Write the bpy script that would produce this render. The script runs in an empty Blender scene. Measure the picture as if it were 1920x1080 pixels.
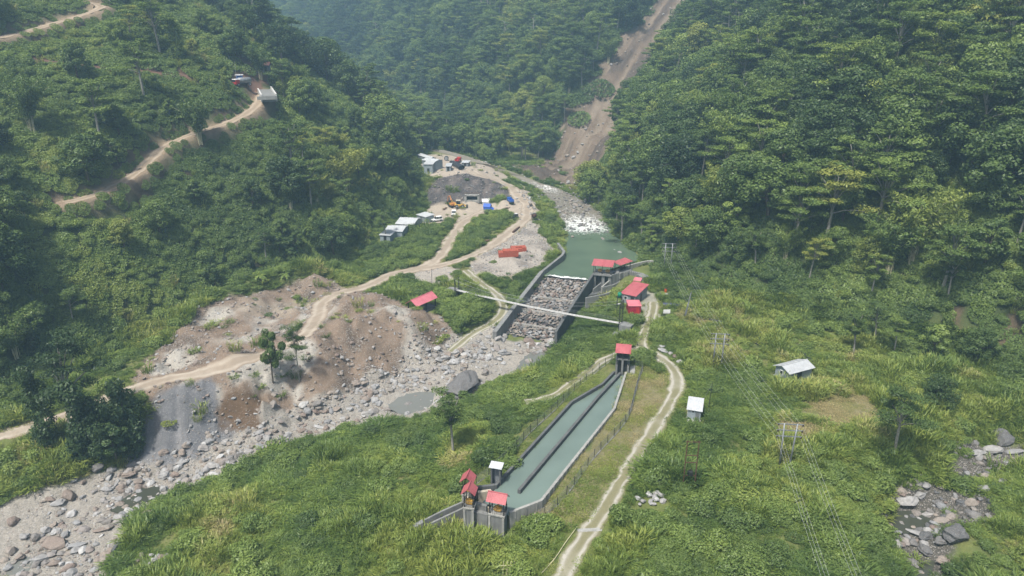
import bpy, bmesh, math, random
import numpy as np
from mathutils import Vector, Matrix, Quaternion

R = math.radians
random.seed(7)
rng = np.random.default_rng(7)
scene = bpy.context.scene
COL = scene.collection

# ------------------------------------------------------------------ camera
CAM_H, PITCH, LENS = 65.0, 20.0, 24.0
cam_data = bpy.data.cameras.new("camera")
cam_data.lens = LENS; cam_data.sensor_width = 36.0
cam_data.clip_start = 0.5; cam_data.clip_end = 6000.0
cam = bpy.data.objects.new("camera", cam_data)
COL.objects.link(cam)
cam.location = (0, 0, CAM_H)
cam.rotation_euler = (R(90 - PITCH), 0, 0)
scene.camera = cam

# ------------------------------------------------------------------ sky and sun
SUN_ELEV, SUN_AZ = 62.0, -145.0          # azimuth: degrees clockwise from +Y
SUN_STRENGTH, SUN_ANGLE = 3.8, 5.0
SKY_STRENGTH = 0.105
world = bpy.data.worlds.new("World"); scene.world = world
world.use_nodes = True
wn = world.node_tree
sky = wn.nodes.new("ShaderNodeTexSky"); sky.sky_type = 'NISHITA'
sky.sun_disc = False
sky.sun_elevation = R(SUN_ELEV); sky.sun_rotation = R(SUN_AZ)
sky.air_density = 0.9; sky.dust_density = 5.0; sky.ozone_density = 1.0
bg = wn.nodes["Background"]; bg.inputs[1].default_value = SKY_STRENGTH
wn.links.new(sky.outputs[0], bg.inputs[0])
sun_data = bpy.data.lights.new("sun", 'SUN')
sun_data.energy = SUN_STRENGTH; sun_data.angle = R(SUN_ANGLE); sun_data.color = (1.0, 0.955, 0.88)
sun = bpy.data.objects.new("sun", sun_data); COL.objects.link(sun)
_el, _az = R(SUN_ELEV), R(SUN_AZ)
sun_dir = Vector((math.sin(_az) * math.cos(_el), math.cos(_az) * math.cos(_el), math.sin(_el)))
sun.rotation_euler = sun_dir.to_track_quat('Z', 'Y').to_euler()

scene.view_settings.view_transform = 'Standard'
scene.view_settings.look = 'None'
scene.view_settings.exposure = 0.64
scene.view_settings.gamma = 1.0
scene.view_settings.use_curve_mapping = False
scene.cycles.max_bounces = 6
scene.cycles.diffuse_bounces = 3
scene.cycles.transmission_bounces = 3
scene.cycles.glossy_bounces = 2
scene.cycles.volume_bounces = 1
scene.cycles.volume_step_rate = 4
scene.cycles.transparent_max_bounces = 8
scene.cycles.use_denoising = True

# ------------------------------------------------------------------ projection helpers
FPX = 1920 * LENS / 36.0
_cp, _sp = math.cos(R(PITCH)), math.sin(R(PITCH))
def ray(px, py):
    u = (px - 960) / FPX; v = (540 - py) / FPX
    return u, _cp + v * _sp, -_sp + v * _cp
def pix(px, py, z):
    """point at height z seen at a pixel of the photograph"""
    x, y, w = ray(px, py)
    t = (z - CAM_H) / w
    return (x * t, y * t, z)

# ------------------------------------------------------------------ noise
def _hash(ix, iy, s):
    n = (ix * 374761393 + iy * 668265263 + s * 974634541) & 0x7fffffff
    n = ((n ^ (n >> 13)) * 1274126177) & 0x7fffffff
    return ((n ^ (n >> 16)) & 0xffff) / 65535.0
def vnoise(x, y, s=0):
    x = np.asarray(x, float); y = np.asarray(y, float)
    ix = np.floor(x).astype(np.int64); iy = np.floor(y).astype(np.int64)
    fx = x - ix; fy = y - iy
    fx = fx * fx * (3 - 2 * fx); fy = fy * fy * (3 - 2 * fy)
    a = _hash(ix, iy, s); b = _hash(ix + 1, iy, s); c = _hash(ix, iy + 1, s); d = _hash(ix + 1, iy + 1, s)
    return (a + (b - a) * fx) * (1 - fy) + (c + (d - c) * fx) * fy
def fbm(x, y, scale, octv=4, s=0):
    x = np.asarray(x, float) / scale; y = np.asarray(y, float) / scale
    r = 0; a = 0.5; t = 0
    for i in range(octv):
        r = r + a * (vnoise(x, y, s + i * 17) * 2 - 1); t += a
        x = x * 2.03 + 11.3; y = y * 2.03 - 7.7; a *= 0.5
    return r / t
def smooth(e0, e1, x):
    t = np.clip((x - e0) / (e1 - e0), 0, 1); return t * t * (3 - 2 * t)

# ------------------------------------------------------------------ polyline maths
def seg_dist(x, y, P):
    """unsigned distance, arc parameter and side (+ = left of travel) to a polyline"""
    P = np.asarray(P, float)[:, :2]
    best = np.full(np.shape(x), 1e9); arc = np.zeros(np.shape(x)); side = np.zeros(np.shape(x))
    L = 0.0
    for a, b in zip(P[:-1], P[1:]):
        d = b - a; l2 = max(d @ d, 1e-9); l = math.sqrt(l2)
        t = np.clip(((x - a[0]) * d[0] + (y - a[1]) * d[1]) / l2, 0, 1)
        qx = x - a[0] - t * d[0]; qy = y - a[1] - t * d[1]
        dd = np.sqrt(qx * qx + qy * qy)
        s = d[0] * (y - a[1]) - d[1] * (x - a[0])
        m = dd < best - 1e-9
        best = np.where(m, dd, best); arc = np.where(m, L + t * l, arc); side = np.where(m, np.sign(s), side)
        L += l
    return best, arc, side
def in_poly(x, y, P):
    P = np.asarray(P, float)[:, :2]
    c = np.zeros(np.shape(x), bool)
    n = len(P); j = n - 1
    for i in range(n):
        xi, yi = P[i]; xj, yj = P[j]
        if yi != yj:
            c ^= ((yi > y) != (yj > y)) & (x < (xj - xi) * (y - yi) / (yj - yi) + xi)
        j = i
    return c
def poly_mask(x, y, P, soft=1.0):
    """1 inside, 0 outside, soft edge"""
    P = list(P) + [P[0]]
    d, _, _ = seg_dist(x, y, P)
    s = np.where(in_poly(x, y, P[:-1]), d, -d)
    return smooth(-soft, soft, s)

# ------------------------------------------------------------------ terrain height
# valley floor: (pixel x, pixel y, height) control points for a thin-plate surface
FLOOR = [
 # lower river bed
 (10,1060,-9),(120,985,-8.8),(60,1020,-9),(260,930,-8.4),(330,890,-8.2),(420,870,-7.8),(560,820,-7.2),(640,775,-6.8),(720,745,-6.4),(800,730,-6.0),(870,690,-5.6),(950,660,-5.2),(1000,650,-5),
 # left bank and spoil tip
 (30,900,-6),(60,850,-4),(40,780,-2),(110,795,-2.5),(0,690,0),(150,850,-5.5),(220,800,-4.5),(170,880,-7),
 (250,730,.3),(330,700,.8),(400,722,1.0),(310,742,.8),(365,732,.9),(440,728,.8),(330,855,-7.6),(270,840,-7.4),(400,835,-7.4),(440,805,-7),(480,732,.4),(500,785,-6.6),(330,610,.5),(430,640,.8),(560,610,1),(620,545,.6),(520,540,1),(420,575,1),(600,690,.2),(560,765,-6.2),(640,655,.8),(660,728,-5.8),(740,622,.9),(690,640,.9),(760,690,-5.2),(820,598,.2),(790,632,-.6),(820,648,-4.4),(850,650,-4.6),
 (790,580,0.2),(880,600,-1.5),(900,560,0),(840,545,.6),(700,530,1),(760,500,1.5),(830,505,1.6),(880,520,1.2),(930,540,.4),
 (900,622,-3.4),(940,590,-1.5),(985,545,-.2),
 # work yard, roads and far camp
 (880,480,2.2),(960,470,2.4),(1000,490,1.8),(1030,480,1.6),(860,440,3.4),(930,440,3),(980,420,3.8),(1010,440,2.6),(740,440,4.5),(780,420,4.4),(850,400,4.4),(900,385,5),(960,375,6.5),(990,400,4.8),(820,385,4.8),(800,470,2.6),
 (870,337,12.5),(940,340,10),(850,310,13.5),(820,300,14.5),(910,310,13),(960,330,9),(1000,345,6.5),(990,325,9),
 # pool and upper river
 (1100,480,0),(1060,500,.6),(1140,470,0),(1100,440,.4),(1100,400,2),(1060,370,4),(1040,350,5),(950,310,9.5),(880,295,12),(840,283,14),
 (1040,440,1.8),(1050,410,2.6),(1020,380,4.5),
 # right terrace
 (1150,565,1.2),(1200,510,2),(1240,500,2.4),(1230,560,1.6),(1200,600,1.2),(1290,580,2),(1170,610,.8),(1120,608,-1.4),(1100,630,-2.4),(1062,634,-4.4),(1082,600,-4.0),(1100,566,-3.2),(1045,680,-4.4),(1080,655,-3.4),(1140,640,-.8),(1230,640,.8),(1180,660,.4),(1130,690,-.2),(1050,730,-1),
 (960,730,-3.5),(900,760,-3.4),(860,800,-2.6),(800,790,-4.4),(700,810,-5.2),(880,860,-1.2),(760,870,-3.6),(640,850,-5.2),(500,920,-5.8),(420,950,-6.2),(300,985,-7),(640,940,-4.6),(780,960,-3.2),(400,1050,-6.2),(600,1050,-5.2),(760,1060,-4.2),
 (1000,800,-.3),(1100,760,-.2),(1150,800,0),(1060,880,0),(1200,760,.3),(1280,700,.6),(1250,800,.2),(1180,900,0),(1020,940,-.6),(1100,990,-.8),(1050,1060,-1.2),(900,1020,-3.4),(960,1000,-2.4),(870,970,-2.4),(1000,1075,-1.8),
 (1300,780,.5),(1400,700,.9),(1490,700,1),(1350,640,1.2),(1450,640,1.6),(1550,700,1),(1620,660,1.6),(1400,800,.6),(1480,880,0),(1560,780,.8),(1300,900,0),(1250,1000,-.6),(1400,1000,-1),(1500,980,-1.5),(1600,850,0),(1680,760,.8),(1750,800,.2),
 # right stream
 (1900,840,-3.4),(1850,860,-3.8),(1800,900,-4.4),(1740,930,-5),(1720,960,-5.4),(1690,990,-5.8),(1720,1030,-6.4),(1740,1070,-7),(1640,1040,-3.5),(1600,960,-2.2),(1700,880,-1.2),(1800,820,-.6),(1780,1000,-3.4),(1850,960,-3),(1880,1060,-4),(1900,920,-1.8),(1910,780,0),
 (1780,640,3),(1700,640,2.4),(1850,700,2),(1800,730,1.2),
]
_fp = np.array([pix(*q) for q in FLOOR])
# outer anchors keep the surface calm away from the view
_fp = np.vstack([_fp, [(-140, 50, -4), (-140, 110, 0), (0, 40, -2), (140, 40, -4), (150, 110, 2), (150, 200, 4), (60, 250, 4), (70, 330, 6),
                       (-60, 330, 14), (-90, 380, 16), (-150, 450, 20), (0, 380, 12), (-100, 200, 2), (-120, 280, 8), (-230, 560, 26), (-320, 700, 32)]])
class TPS:
    def __init__(self, P, lam=0.6):
        self.P = P[:, :2] / 50.0; n = len(P)
        K = self._k(self.P[:, None, :] - self.P[None, :, :]) + lam * 0.01 * np.eye(n)
        A = np.zeros((n + 3, n + 3)); A[:n, :n] = K
        A[:n, n] = 1; A[:n, n + 1:] = self.P; A[n, :n] = 1; A[n + 1:, :n] = self.P.T
        self.w = np.linalg.solve(A, np.concatenate([P[:, 2], np.zeros(3)]))
    @staticmethod
    def _k(d):
        r2 = (d ** 2).sum(-1); return 0.5 * r2 * np.log(r2 + 1e-12)
    def __call__(self, x, y):
        x = np.asarray(x, float) / 50.0; y = np.asarray(y, float) / 50.0
        sh = x.shape; q = np.stack([x.ravel(), y.ravel()], -1); out = np.empty(len(q)); n = len(self.P)
        for i in range(0, len(q), 20000):
            b = q[i:i + 20000]
            k = self._k(b[:, None, :] - self.P[None])
            out[i:i + 20000] = k @ self.w[:n] + self.w[n] + b @ self.w[n + 1:]
        return out.reshape(sh)
FLOOR_TPS = TPS(_fp)

LEFT_FOOT = [(-125, 30), (-118, 90), (-98, 118), (-88, 140), (-80, 158), (-68, 180), (-52, 196), (-47, 215), (-42, 240), (-37, 265), (-41, 300), (-46, 325), (-62, 360), (-105, 420), (-180, 500), (-300, 620), (-500, 800)]
RIGHT_FOOT = [(150, 30), (118, 70), (104, 105), (98, 128), (84, 146), (60, 160), (50, 175), (46, 200), (38, 226), (37, 260), (38, 300), (34, 335), (12, 362), (-20, 402), (-60, 452), (-120, 530), (-240, 660), (-420, 850)]
GULLY = [(30, 322), (52, 352), (74, 384), (100, 420), (135, 465), (170, 510)]
def smax(a, b, k):
    h = np.clip(0.5 + 0.5 * (a - b) / k, 0, 1)
    return b + (a - b) * h + k * h * (1 - h)
def H0(x, y):
    x = np.asarray(x, float); y = np.asarray(y, float)
    zf = FLOOR_TPS(np.clip(x, -420, 160), np.clip(y, 38, 760))
    zf = np.clip(zf, -12, 34)
    dl, al, sl = seg_dist(x, y, LEFT_FOOT)
    d = dl * sl + 3.0 * fbm(x, y, 34, 3, 3)
    zl = np.where(d > 0, 16 * (1 - np.exp(-np.clip(d, 0, None) / 16)) + 0.62 * np.clip(d, 0, None), 0.9 * d)
    zl = zl + 9 * fbm(x, y, 85, 3, 5) * smooth(15, 70, d)
    base_l = np.interp(y, [60, 180, 260, 330, 420, 560, 700], [-1, 0.5, 5, 11, 16, 24, 30])
    dr, ar, sr = seg_dist(x, y, RIGHT_FOOT)
    d = -dr * sr + 4.0 * fbm(x, y, 40, 3, 9)
    dp = np.clip(d, 0, None)
    zr = np.where(d > 0, 12 * (1 - np.exp(-dp / 14)) + 0.72 * dp, 0.9 * d)
    zr = zr + 13 * fbm(x, y, 110, 3, 21) * smooth(10, 90, d)
    base_r = np.interp(y, [60, 160, 230, 330, 420, 560, 700], [-1, 1.8, 2, 6, 14, 24, 30])
    dg, ag, sg = seg_dist(x, y, GULLY)
    zr = zr - 15 * np.exp(-(dg / 19) ** 2) * smooth(2, 40, ag) * smooth(0, 25, d)
    z = smax(zf, zl + base_l, 4.0)
    z = smax(z, zr + base_r, 4.0)
    return np.where(z > 112, 112 + 38 * (1 - np.exp(-(z - 112) / 38)), z)
PADS = []        # (polygon, height, soft): level ground cut into the slope
BUMPS = []       # (x, y, radius, height): heaps
CUTS = []        # (polyline xyz, half width, soft): road benches
def H(x, y, fine=True):
    x = np.asarray(x, float); y = np.asarray(y, float)
    z = H0(x, y)
    for P, w, s in CUTS:
        A = np.asarray(P); wa = np.broadcast_to(np.asarray(w, float), (len(A),)); wm = wa.max()
        lo = A.min(0) - wm - s - 1; hi = A.max(0) + wm + s + 1
        m = (x > lo[0]) & (x < hi[0]) & (y > lo[1]) & (y < hi[1])
        if not m.any(): continue
        d, a, _ = seg_dist(x[m], y[m], A)
        L = np.concatenate([[0], np.cumsum(np.hypot(*np.diff(A[:, :2], axis=0).T))])
        zz = np.interp(a, L, A[:, 2]); ww = np.interp(a, L, wa); k = 1 - smooth(0, s, d - ww)
        z = z.copy(); z[m] = z[m] * (1 - k) + zz * k
    for bx, by, br, bh in BUMPS:
        m = (np.abs(x - bx) < 3 * br) & (np.abs(y - by) < 3 * br)
        if m.any():
            z = z.copy(); z[m] += bh * np.exp(-((x[m] - bx) ** 2 + (y[m] - by) ** 2) / (br * br))
    for P, h, s in PADS:
        A = np.asarray(P); lo = A.min(0) - s - 1; hi = A.max(0) + s + 1
        m = (x > lo[0]) & (x < hi[0]) & (y > lo[1]) & (y < hi[1])
        if not m.any(): continue
        d, _, _ = seg_dist(x[m], y[m], list(P) + [P[0]])
        ins = in_poly(x[m], y[m], P)
        k = np.where(ins, 1.0, 1 - smooth(0, s, d))
        z = z.copy(); z[m] = z[m] * (1 - k) + h * k
    return z
def Hs(x, y):
    return float(H(np.array([x]), np.array([y]))[0])
def at(px, py, fn=None):
    """ground point seen at a pixel of the photograph (ray marched onto the terrain)"""
    fn = fn or H
    dx, dy, dz = ray(px, py)
    t = np.linspace(50, 1150, 1100)
    for _ in range(2):
        g = CAM_H + dz * t - fn(dx * t, dy * t)
        k = np.argmax(g < 0)
        if g[k] >= 0: k = len(t) - 1
        k = max(k, 1)
        t = np.linspace(t[k - 1], t[k], 40)
    T = t[len(t) // 2] if g[k] < 0 else t[-1]
    X, Y = dx * T, dy * T
    return Vector((X, Y, CAM_H + dz * T))
def ats(pts, fn=None):
    return [at(*p, fn) for p in pts]

# ------------------------------------------------------------------ materials
MATS = {}
def new_mat(name):
    m = bpy.data.materials.new(name); m.use_nodes = True
    nt = m.node_tree; b = nt.nodes["Principled BSDF"]
    return m, nt, b
def N(nt, kind, **kw):
    n = nt.nodes.new(kind)
    for k, v in kw.items(): setattr(n, k, v)
    return n
def mixc(nt, fac, a, b, mode='MIX'):
    n = N(nt, "ShaderNodeMix", data_type='RGBA', blend_type=mode)
    for i, v in ((0, fac), (6, a), (7, b)):
        if hasattr(v, "is_linked"): nt.links.new(v, n.inputs[i])
        else: n.inputs[i].default_value = v if i == 0 else (*v[:3], 1)
    return n.outputs[2]
def noise(nt, scale, detail=4, rough=0.55, vec=None, dist=0.0):
    n = N(nt, "ShaderNodeTexNoise"); n.inputs["Scale"].default_value = scale
    n.inputs["Detail"].default_value = detail; n.inputs["Roughness"].default_value = rough
    n.inputs["Distortion"].default_value = dist
    if vec is not None: nt.links.new(vec, n.inputs["Vector"])
    return n.outputs["Fac"]
def ramp(nt, fac, stops):
    n = N(nt, "ShaderNodeValToRGB"); e = n.color_ramp.elements
    while len(e) < len(stops): e.new(0.5)
    for q, (p, c) in zip(e, stops):
        q.position = p; q.color = (*c[:3], 1) if not isinstance(c, (int, float)) else (c, c, c, 1)
    nt.links.new(fac, n.inputs[0]); return n.outputs[0]
def bump(nt, b, h, strength=0.4, dist=0.1):
    n = N(nt, "ShaderNodeBump"); n.inputs["Strength"].default_value = strength; n.inputs["Distance"].default_value = dist
    nt.links.new(h, n.inputs["Height"]); nt.links.new(n.outputs[0], b.inputs["Normal"])
def wpos(nt):
    return N(nt, "ShaderNodeNewGeometry").outputs["Position"]
def simple(name, col, rough=0.7, var=0.35, scale=1.2, metal=0.0, bmp=0.25, spec=0.35):
    """plain weathered surface: two noise scales vary the colour, one gives relief"""
    m, nt, b = new_mat(name); P = wpos(nt)
    n1 = noise(nt, scale, 5, 0.6, P); n2 = noise(nt, scale * 9, 3, 0.6, P)
    dark = tuple(c * (1 - var) for c in col); lite = tuple(min(1, c * (1 + var * 0.7)) for c in col)
    c = mixc(nt, ramp(nt, n1, [(0.3, 0), (0.72, 1)]), dark, lite)
    c = mixc(nt, ramp(nt, n2, [(0.35, 0), (0.7, 0.35)]), c, dark)
    nt.links.new(c, b.inputs["Base Color"])
    b.inputs["Roughness"].default_value = rough; b.inputs["Metallic"].default_value = metal
    b.inputs["Specular IOR Level"].default_value = spec
    if bmp: bump(nt, b, n2, bmp, 0.05)
    MATS[name] = m; return m
def concrete(name, col, streak=0.5):
    m, nt, b = new_mat(name); P = wpos(nt)
    mp = N(nt, "ShaderNodeMapping"); mp.inputs["Scale"].default_value = (1.6, 1.6, 0.12); nt.links.new(P, mp.inputs[0])
    n1 = noise(nt, 0.55, 5, 0.6, P); ns = noise(nt, 1.3, 4, 0.6, mp.outputs[0]); n2 = noise(nt, 9, 3, 0.6, P)
    dark = tuple(c * 0.52 for c in col); lite = tuple(min(1, c * 1.25) for c in col)
    c = mixc(nt, ramp(nt, n1, [(0.3, 0), (0.7, 1)]), tuple(x * 0.82 for x in col), lite)
    c = mixc(nt, ramp(nt, ns, [(0.42, 0), (0.66, streak)]), c, dark)
    c = mixc(nt, ramp(nt, n2, [(0.4, 0), (0.75, 0.3)]), c, dark)
    nt.links.new(c, b.inputs["Base Color"]); b.inputs["Roughness"].default_value = 0.9
    b.inputs["Specular IOR Level"].default_value = 0.2
    bump(nt, b, n2, 0.3, 0.05); MATS[name] = m; return m
def sheet(name, col, rough=0.45, fade=0.3):
    """corrugated roof sheet: ribs down the local Y direction as relief, sun-faded patches as colour"""
    m, nt, b = new_mat(name)
    tc = N(nt, "ShaderNodeTexCoord"); uv = N(nt, "ShaderNodeUVMap").outputs[0]
    sp = N(nt, "ShaderNodeSeparateXYZ"); nt.links.new(uv, sp.inputs[0])
    s = N(nt, "ShaderNodeMath", operation='SINE'); k = N(nt, "ShaderNodeMath", operation='MULTIPLY'); k.inputs[1].default_value = 2 * math.pi / 0.25
    nt.links.new(sp.outputs[0], k.inputs[0]); nt.links.new(k.outputs[0], s.inputs[0])
    P = wpos(nt); n1 = noise(nt, 0.8, 4, 0.6, P); n2 = noise(nt, 7, 3, 0.6, P)
    # sheet-to-sheet tone: every 0.9 m another sheet
    fl = N(nt, "ShaderNodeMath", operation='SNAP'); fl.inputs[1].default_value = 0.9; nt.links.new(sp.outputs[0], fl.inputs[0])
    wn_ = N(nt, "ShaderNodeTexWhiteNoise", noise_dimensions='1D'); nt.links.new(fl.outputs[0], wn_.inputs["W"])
    c = mixc(nt, ramp(nt, n1, [(0.3, 0), (0.75, 1)]), tuple(x * 0.8 for x in col), tuple(min(1, x * 1.12 + 0.04 * fade) for x in col))
    c = mixc(nt, ramp(nt, wn_.outputs["Value"], [(0, 0), (1, 0.3)]), c, tuple(min(1, x * 1.15 + 0.12 * fade) for x in col))
    c = mixc(nt, ramp(nt, n2, [(0.5, 0), (0.72, 0.6)]), c, tuple(x * 0.5 for x in col))
    nt.links.new(c, b.inputs["Base Color"]); b.inputs["Roughness"].default_value = rough
    b.inputs["Specular IOR Level"].default_value = 0.4
    bump(nt, b, s.outputs[0], 0.5, 0.03); MATS[name] = m; return m

concrete("concrete", (0.19, 0.195, 0.19)); concrete("concrete_dark", (0.105, 0.11, 0.11)); concrete("concrete_light", (0.29, 0.29, 0.27), 0.45)
concrete("cream_plaster", (0.42, 0.38, 0.3), 0.35); concrete("block_wall", (0.2, 0.22, 0.235), 0.3); concrete("white_wash", (0.5, 0.5, 0.48), 0.4)
sheet("roof_red", (0.36, 0.08, 0.09), fade=0.5); sheet("roof_pink", (0.52, 0.14, 0.17), fade=0.6); sheet("roof_tin", (0.4, 0.42, 0.43), 0.45); sheet("roof_white", (0.45, 0.47, 0.48), 0.45)
sheet("wall_tin", (0.25, 0.29, 0.31), 0.5); sheet("roof_brown", (0.3, 0.12, 0.09))
simple("steel_dark", (0.035, 0.036, 0.038), 0.5, metal=0.3); simple("steel_grey", (0.3, 0.31, 0.32), 0.5, metal=0.3); simple("galvanised", (0.25, 0.265, 0.275), 0.45, metal=0.4)
simple("rust", (0.09, 0.045, 0.028), 0.85); simple("gear_yellow", (0.45, 0.27, 0.05), 0.6); simple("machine_yellow", (0.55, 0.33, 0.05), 0.5); simple("machine_orange", (0.5, 0.2, 0.05), 0.5)
simple("paint_white", (0.78, 0.78, 0.76), 0.35, 0.12); simple("paint_blue", (0.03, 0.12, 0.42), 0.4); simple("paint_red", (0.42, 0.03, 0.03), 0.45); simple("paint_maroon", (0.3, 0.012, 0.035), 0.5)
simple("tarp_blue", (0.02, 0.1, 0.45), 0.5); simple("tarp_white", (0.7, 0.7, 0.7), 0.6); simple("plastic_green", (0.01, 0.2, 0.11), 0.4); simple("plastic_orange", (0.5, 0.1, 0.015), 0.5)
simple("pipe_black", (0.03, 0.032, 0.036), 0.5); simple("pipe_blue", (0.03, 0.035, 0.1), 0.5); simple("rubber", (0.02, 0.02, 0.02), 0.9); simple("glass_dark", (0.02, 0.025, 0.03), 0.1, bmp=0, spec=0.6)
simple("brick_red", (0.36, 0.085, 0.05), 0.9, 0.3, 3); simple("timber", (0.16, 0.1, 0.06), 0.9); simple("bamboo_pale", (0.5, 0.47, 0.3), 0.7); simple("dark_void", (0.012, 0.012, 0.013), 0.9)
simple("deck_concrete", (0.42, 0.42, 0.4), 0.9, 0.15); simple("aluminium", (0.55, 0.56, 0.57), 0.5, 0.1, bmp=0)
simple("bark", (0.1, 0.085, 0.065), 0.95, 0.4, 3); simple("bark_pale", (0.26, 0.25, 0.21), 0.95, 0.4, 3)
simple("shotcrete", (0.5, 0.5, 0.47), 0.9); simple("porcelain", (0.05, 0.035, 0.03), 0.3)

def rock_mat(name, cols, scale=1.0):
    m, nt, b = new_mat(name); P = wpos(nt)
    oi = N(nt, "ShaderNodeAttribute", attribute_type='INSTANCER'); oi.attribute_name = "tint"
    c = ramp(nt, oi.outputs["Fac"], [(i / (len(cols) - 1), q) for i, q in enumerate(cols)])
    n1 = noise(nt, 1.6 * scale, 5, 0.65, P); n2 = noise(nt, 7 * scale, 4, 0.6, P)
    c = mixc(nt, ramp(nt, n1, [(0.32, 0.45), (0.6, 0)]), c, (0.09, 0.08, 0.07))
    c = mixc(nt, ramp(nt, n2, [(0.5, 0), (0.8, 0.35)]), c, (0.5, 0.48, 0.45))
    nt.links.new(c, b.inputs["Base Color"]); b.inputs["Roughness"].default_value = 0.92; b.inputs["Specular IOR Level"].default_value = 0.2
    bump(nt, b, n2, 0.6, 0.12); MATS[name] = m; return m
rock_mat("rock", [(0.09, 0.095, 0.1), (0.18, 0.175, 0.17), (0.27, 0.235, 0.2), (0.17, 0.125, 0.105), (0.31, 0.305, 0.295), (0.22, 0.225, 0.23), (0.42, 0.42, 0.41)])

def leaf_mat(name, stops, trans=0.3):
    """foliage: tint picks the plant's own green, shade the single leaf's"""
    m, nt, b = new_mat(name)
    nt.nodes.remove(b); out = nt.nodes["Material Output"]
    ti = N(nt, "ShaderNodeAttribute", attribute_type='INSTANCER'); ti.attribute_name = "tint"
    sh = N(nt, "ShaderNodeAttribute", attribute_type='GEOMETRY'); sh.attribute_name = "shade"
    c = ramp(nt, ti.outputs["Fac"], stops)
    hs = N(nt, "ShaderNodeHueSaturation"); nt.links.new(c, hs.inputs["Color"])
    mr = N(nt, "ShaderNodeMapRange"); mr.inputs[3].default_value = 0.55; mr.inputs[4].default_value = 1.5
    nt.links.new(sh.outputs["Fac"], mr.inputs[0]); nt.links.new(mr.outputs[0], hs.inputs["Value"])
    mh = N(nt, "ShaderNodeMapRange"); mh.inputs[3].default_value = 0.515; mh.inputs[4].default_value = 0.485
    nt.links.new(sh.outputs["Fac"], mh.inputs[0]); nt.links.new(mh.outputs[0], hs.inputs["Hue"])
    d = N(nt, "ShaderNodeBsdfDiffuse"); t = N(nt, "ShaderNodeBsdfTranslucent"); g = N(nt, "ShaderNodeBsdfGlossy"); g.inputs["Roughness"].default_value = 0.45
    nt.links.new(hs.outputs[0], d.inputs[0]); nt.links.new(mixc(nt, 1.0, hs.outputs[0], (1.0, 1.05, 0.55), 'MULTIPLY'), t.inputs[0])
    g.inputs[0].default_value = (0.8, 0.85, 0.8, 1)
    m1 = N(nt, "ShaderNodeMixShader"); m1.inputs[0].default_value = trans; nt.links.new(d.outputs[0], m1.inputs[1]); nt.links.new(t.outputs[0], m1.inputs[2])
    m2 = N(nt, "ShaderNodeMixShader"); m2.inputs[0].default_value = 0.02; nt.links.new(m1.outputs[0], m2.inputs[1]); nt.links.new(g.outputs[0], m2.inputs[2])
    nt.links.new(m2.outputs[0], out.inputs[0]); MATS[name] = m; return m
leaf_mat("leaf", [(0.0, (0.027, 0.05, 0.022)), (0.3, (0.064, 0.106, 0.034)), (0.6, (0.115, 0.172, 0.046)), (0.84, (0.165, 0.23, 0.056)), (1.0, (0.23, 0.26, 0.06))])
leaf_mat("grass_blade", [(0.0, (0.065, 0.115, 0.03)), (0.4, (0.15, 0.215, 0.046)), (0.75, (0.245, 0.285, 0.065)), (1.0, (0.36, 0.31, 0.16))], 0.35)

# ground: albedo per vertex (earth, gravel, grass, litter), broken up by noise; relief from noise
def ground_mat():
    m, nt, b = new_mat("ground"); P = wpos(nt)
    a = N(nt, "ShaderNodeAttribute"); a.attribute_name = "albedo"
    rk = N(nt, "ShaderNodeAttribute"); rk.attribute_name = "stony"
    n1 = noise(nt, 0.35, 5, 0.65, P); n2 = noise(nt, 2.2, 5, 0.65, P); n3 = noise(nt, 9, 3, 0.6, P)
    c = mixc(nt, ramp(nt, n1, [(0.3, 0.5), (0.55, 0)]), a.outputs["Color"], mixc(nt, 1.0, a.outputs["Color"], (0.62, 0.62, 0.6), 'MULTIPLY'))
    c = mixc(nt, ramp(nt, n2, [(0.52, 0), (0.75, 0.55)]), c, mixc(nt, 1.0, a.outputs["Color"], (1.55, 1.5, 1.42), 'MULTIPLY'))
    vo = N(nt, "ShaderNodeTexVoronoi"); vo.inputs["Scale"].default_value = 1.7; nt.links.new(P, vo.inputs["Vector"])
    vo2 = N(nt, "ShaderNodeTexVoronoi"); vo2.inputs["Scale"].default_value = 4.5; nt.links.new(P, vo2.inputs["Vector"])
    st = N(nt, "ShaderNodeMath", operation='MULTIPLY'); nt.links.new(rk.outputs["Fac"], st.inputs[0])
    nt.links.new(ramp(nt, vo2.outputs["Distance"], [(0.3, 0.95), (0.5, 0)]), st.inputs[1])
    sv = N(nt, "ShaderNodeSeparateXYZ"); nt.links.new(vo2.outputs["Color"], sv.inputs[0])
    stone = ramp(nt, sv.outputs[0], [(0, (0.1, 0.095, 0.09)), (0.4, (0.23, 0.21, 0.19)), (0.75, (0.33, 0.315, 0.29)), (1, (0.46, 0.45, 0.43))])
    c = mixc(nt, st.outputs[0], c, stone)
    nt.links.new(c, b.inputs["Base Color"]); b.inputs["Roughness"].default_value = 0.95; b.inputs["Specular IOR Level"].default_value = 0.12
    h = N(nt, "ShaderNodeMath", operation='ADD'); nt.links.new(n2, h.inputs[0]); nt.links.new(n3, h.inputs[1])
    bump(nt, b, h.outputs[0], 0.7, 0.25); MATS["ground"] = m
ground_mat()
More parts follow.
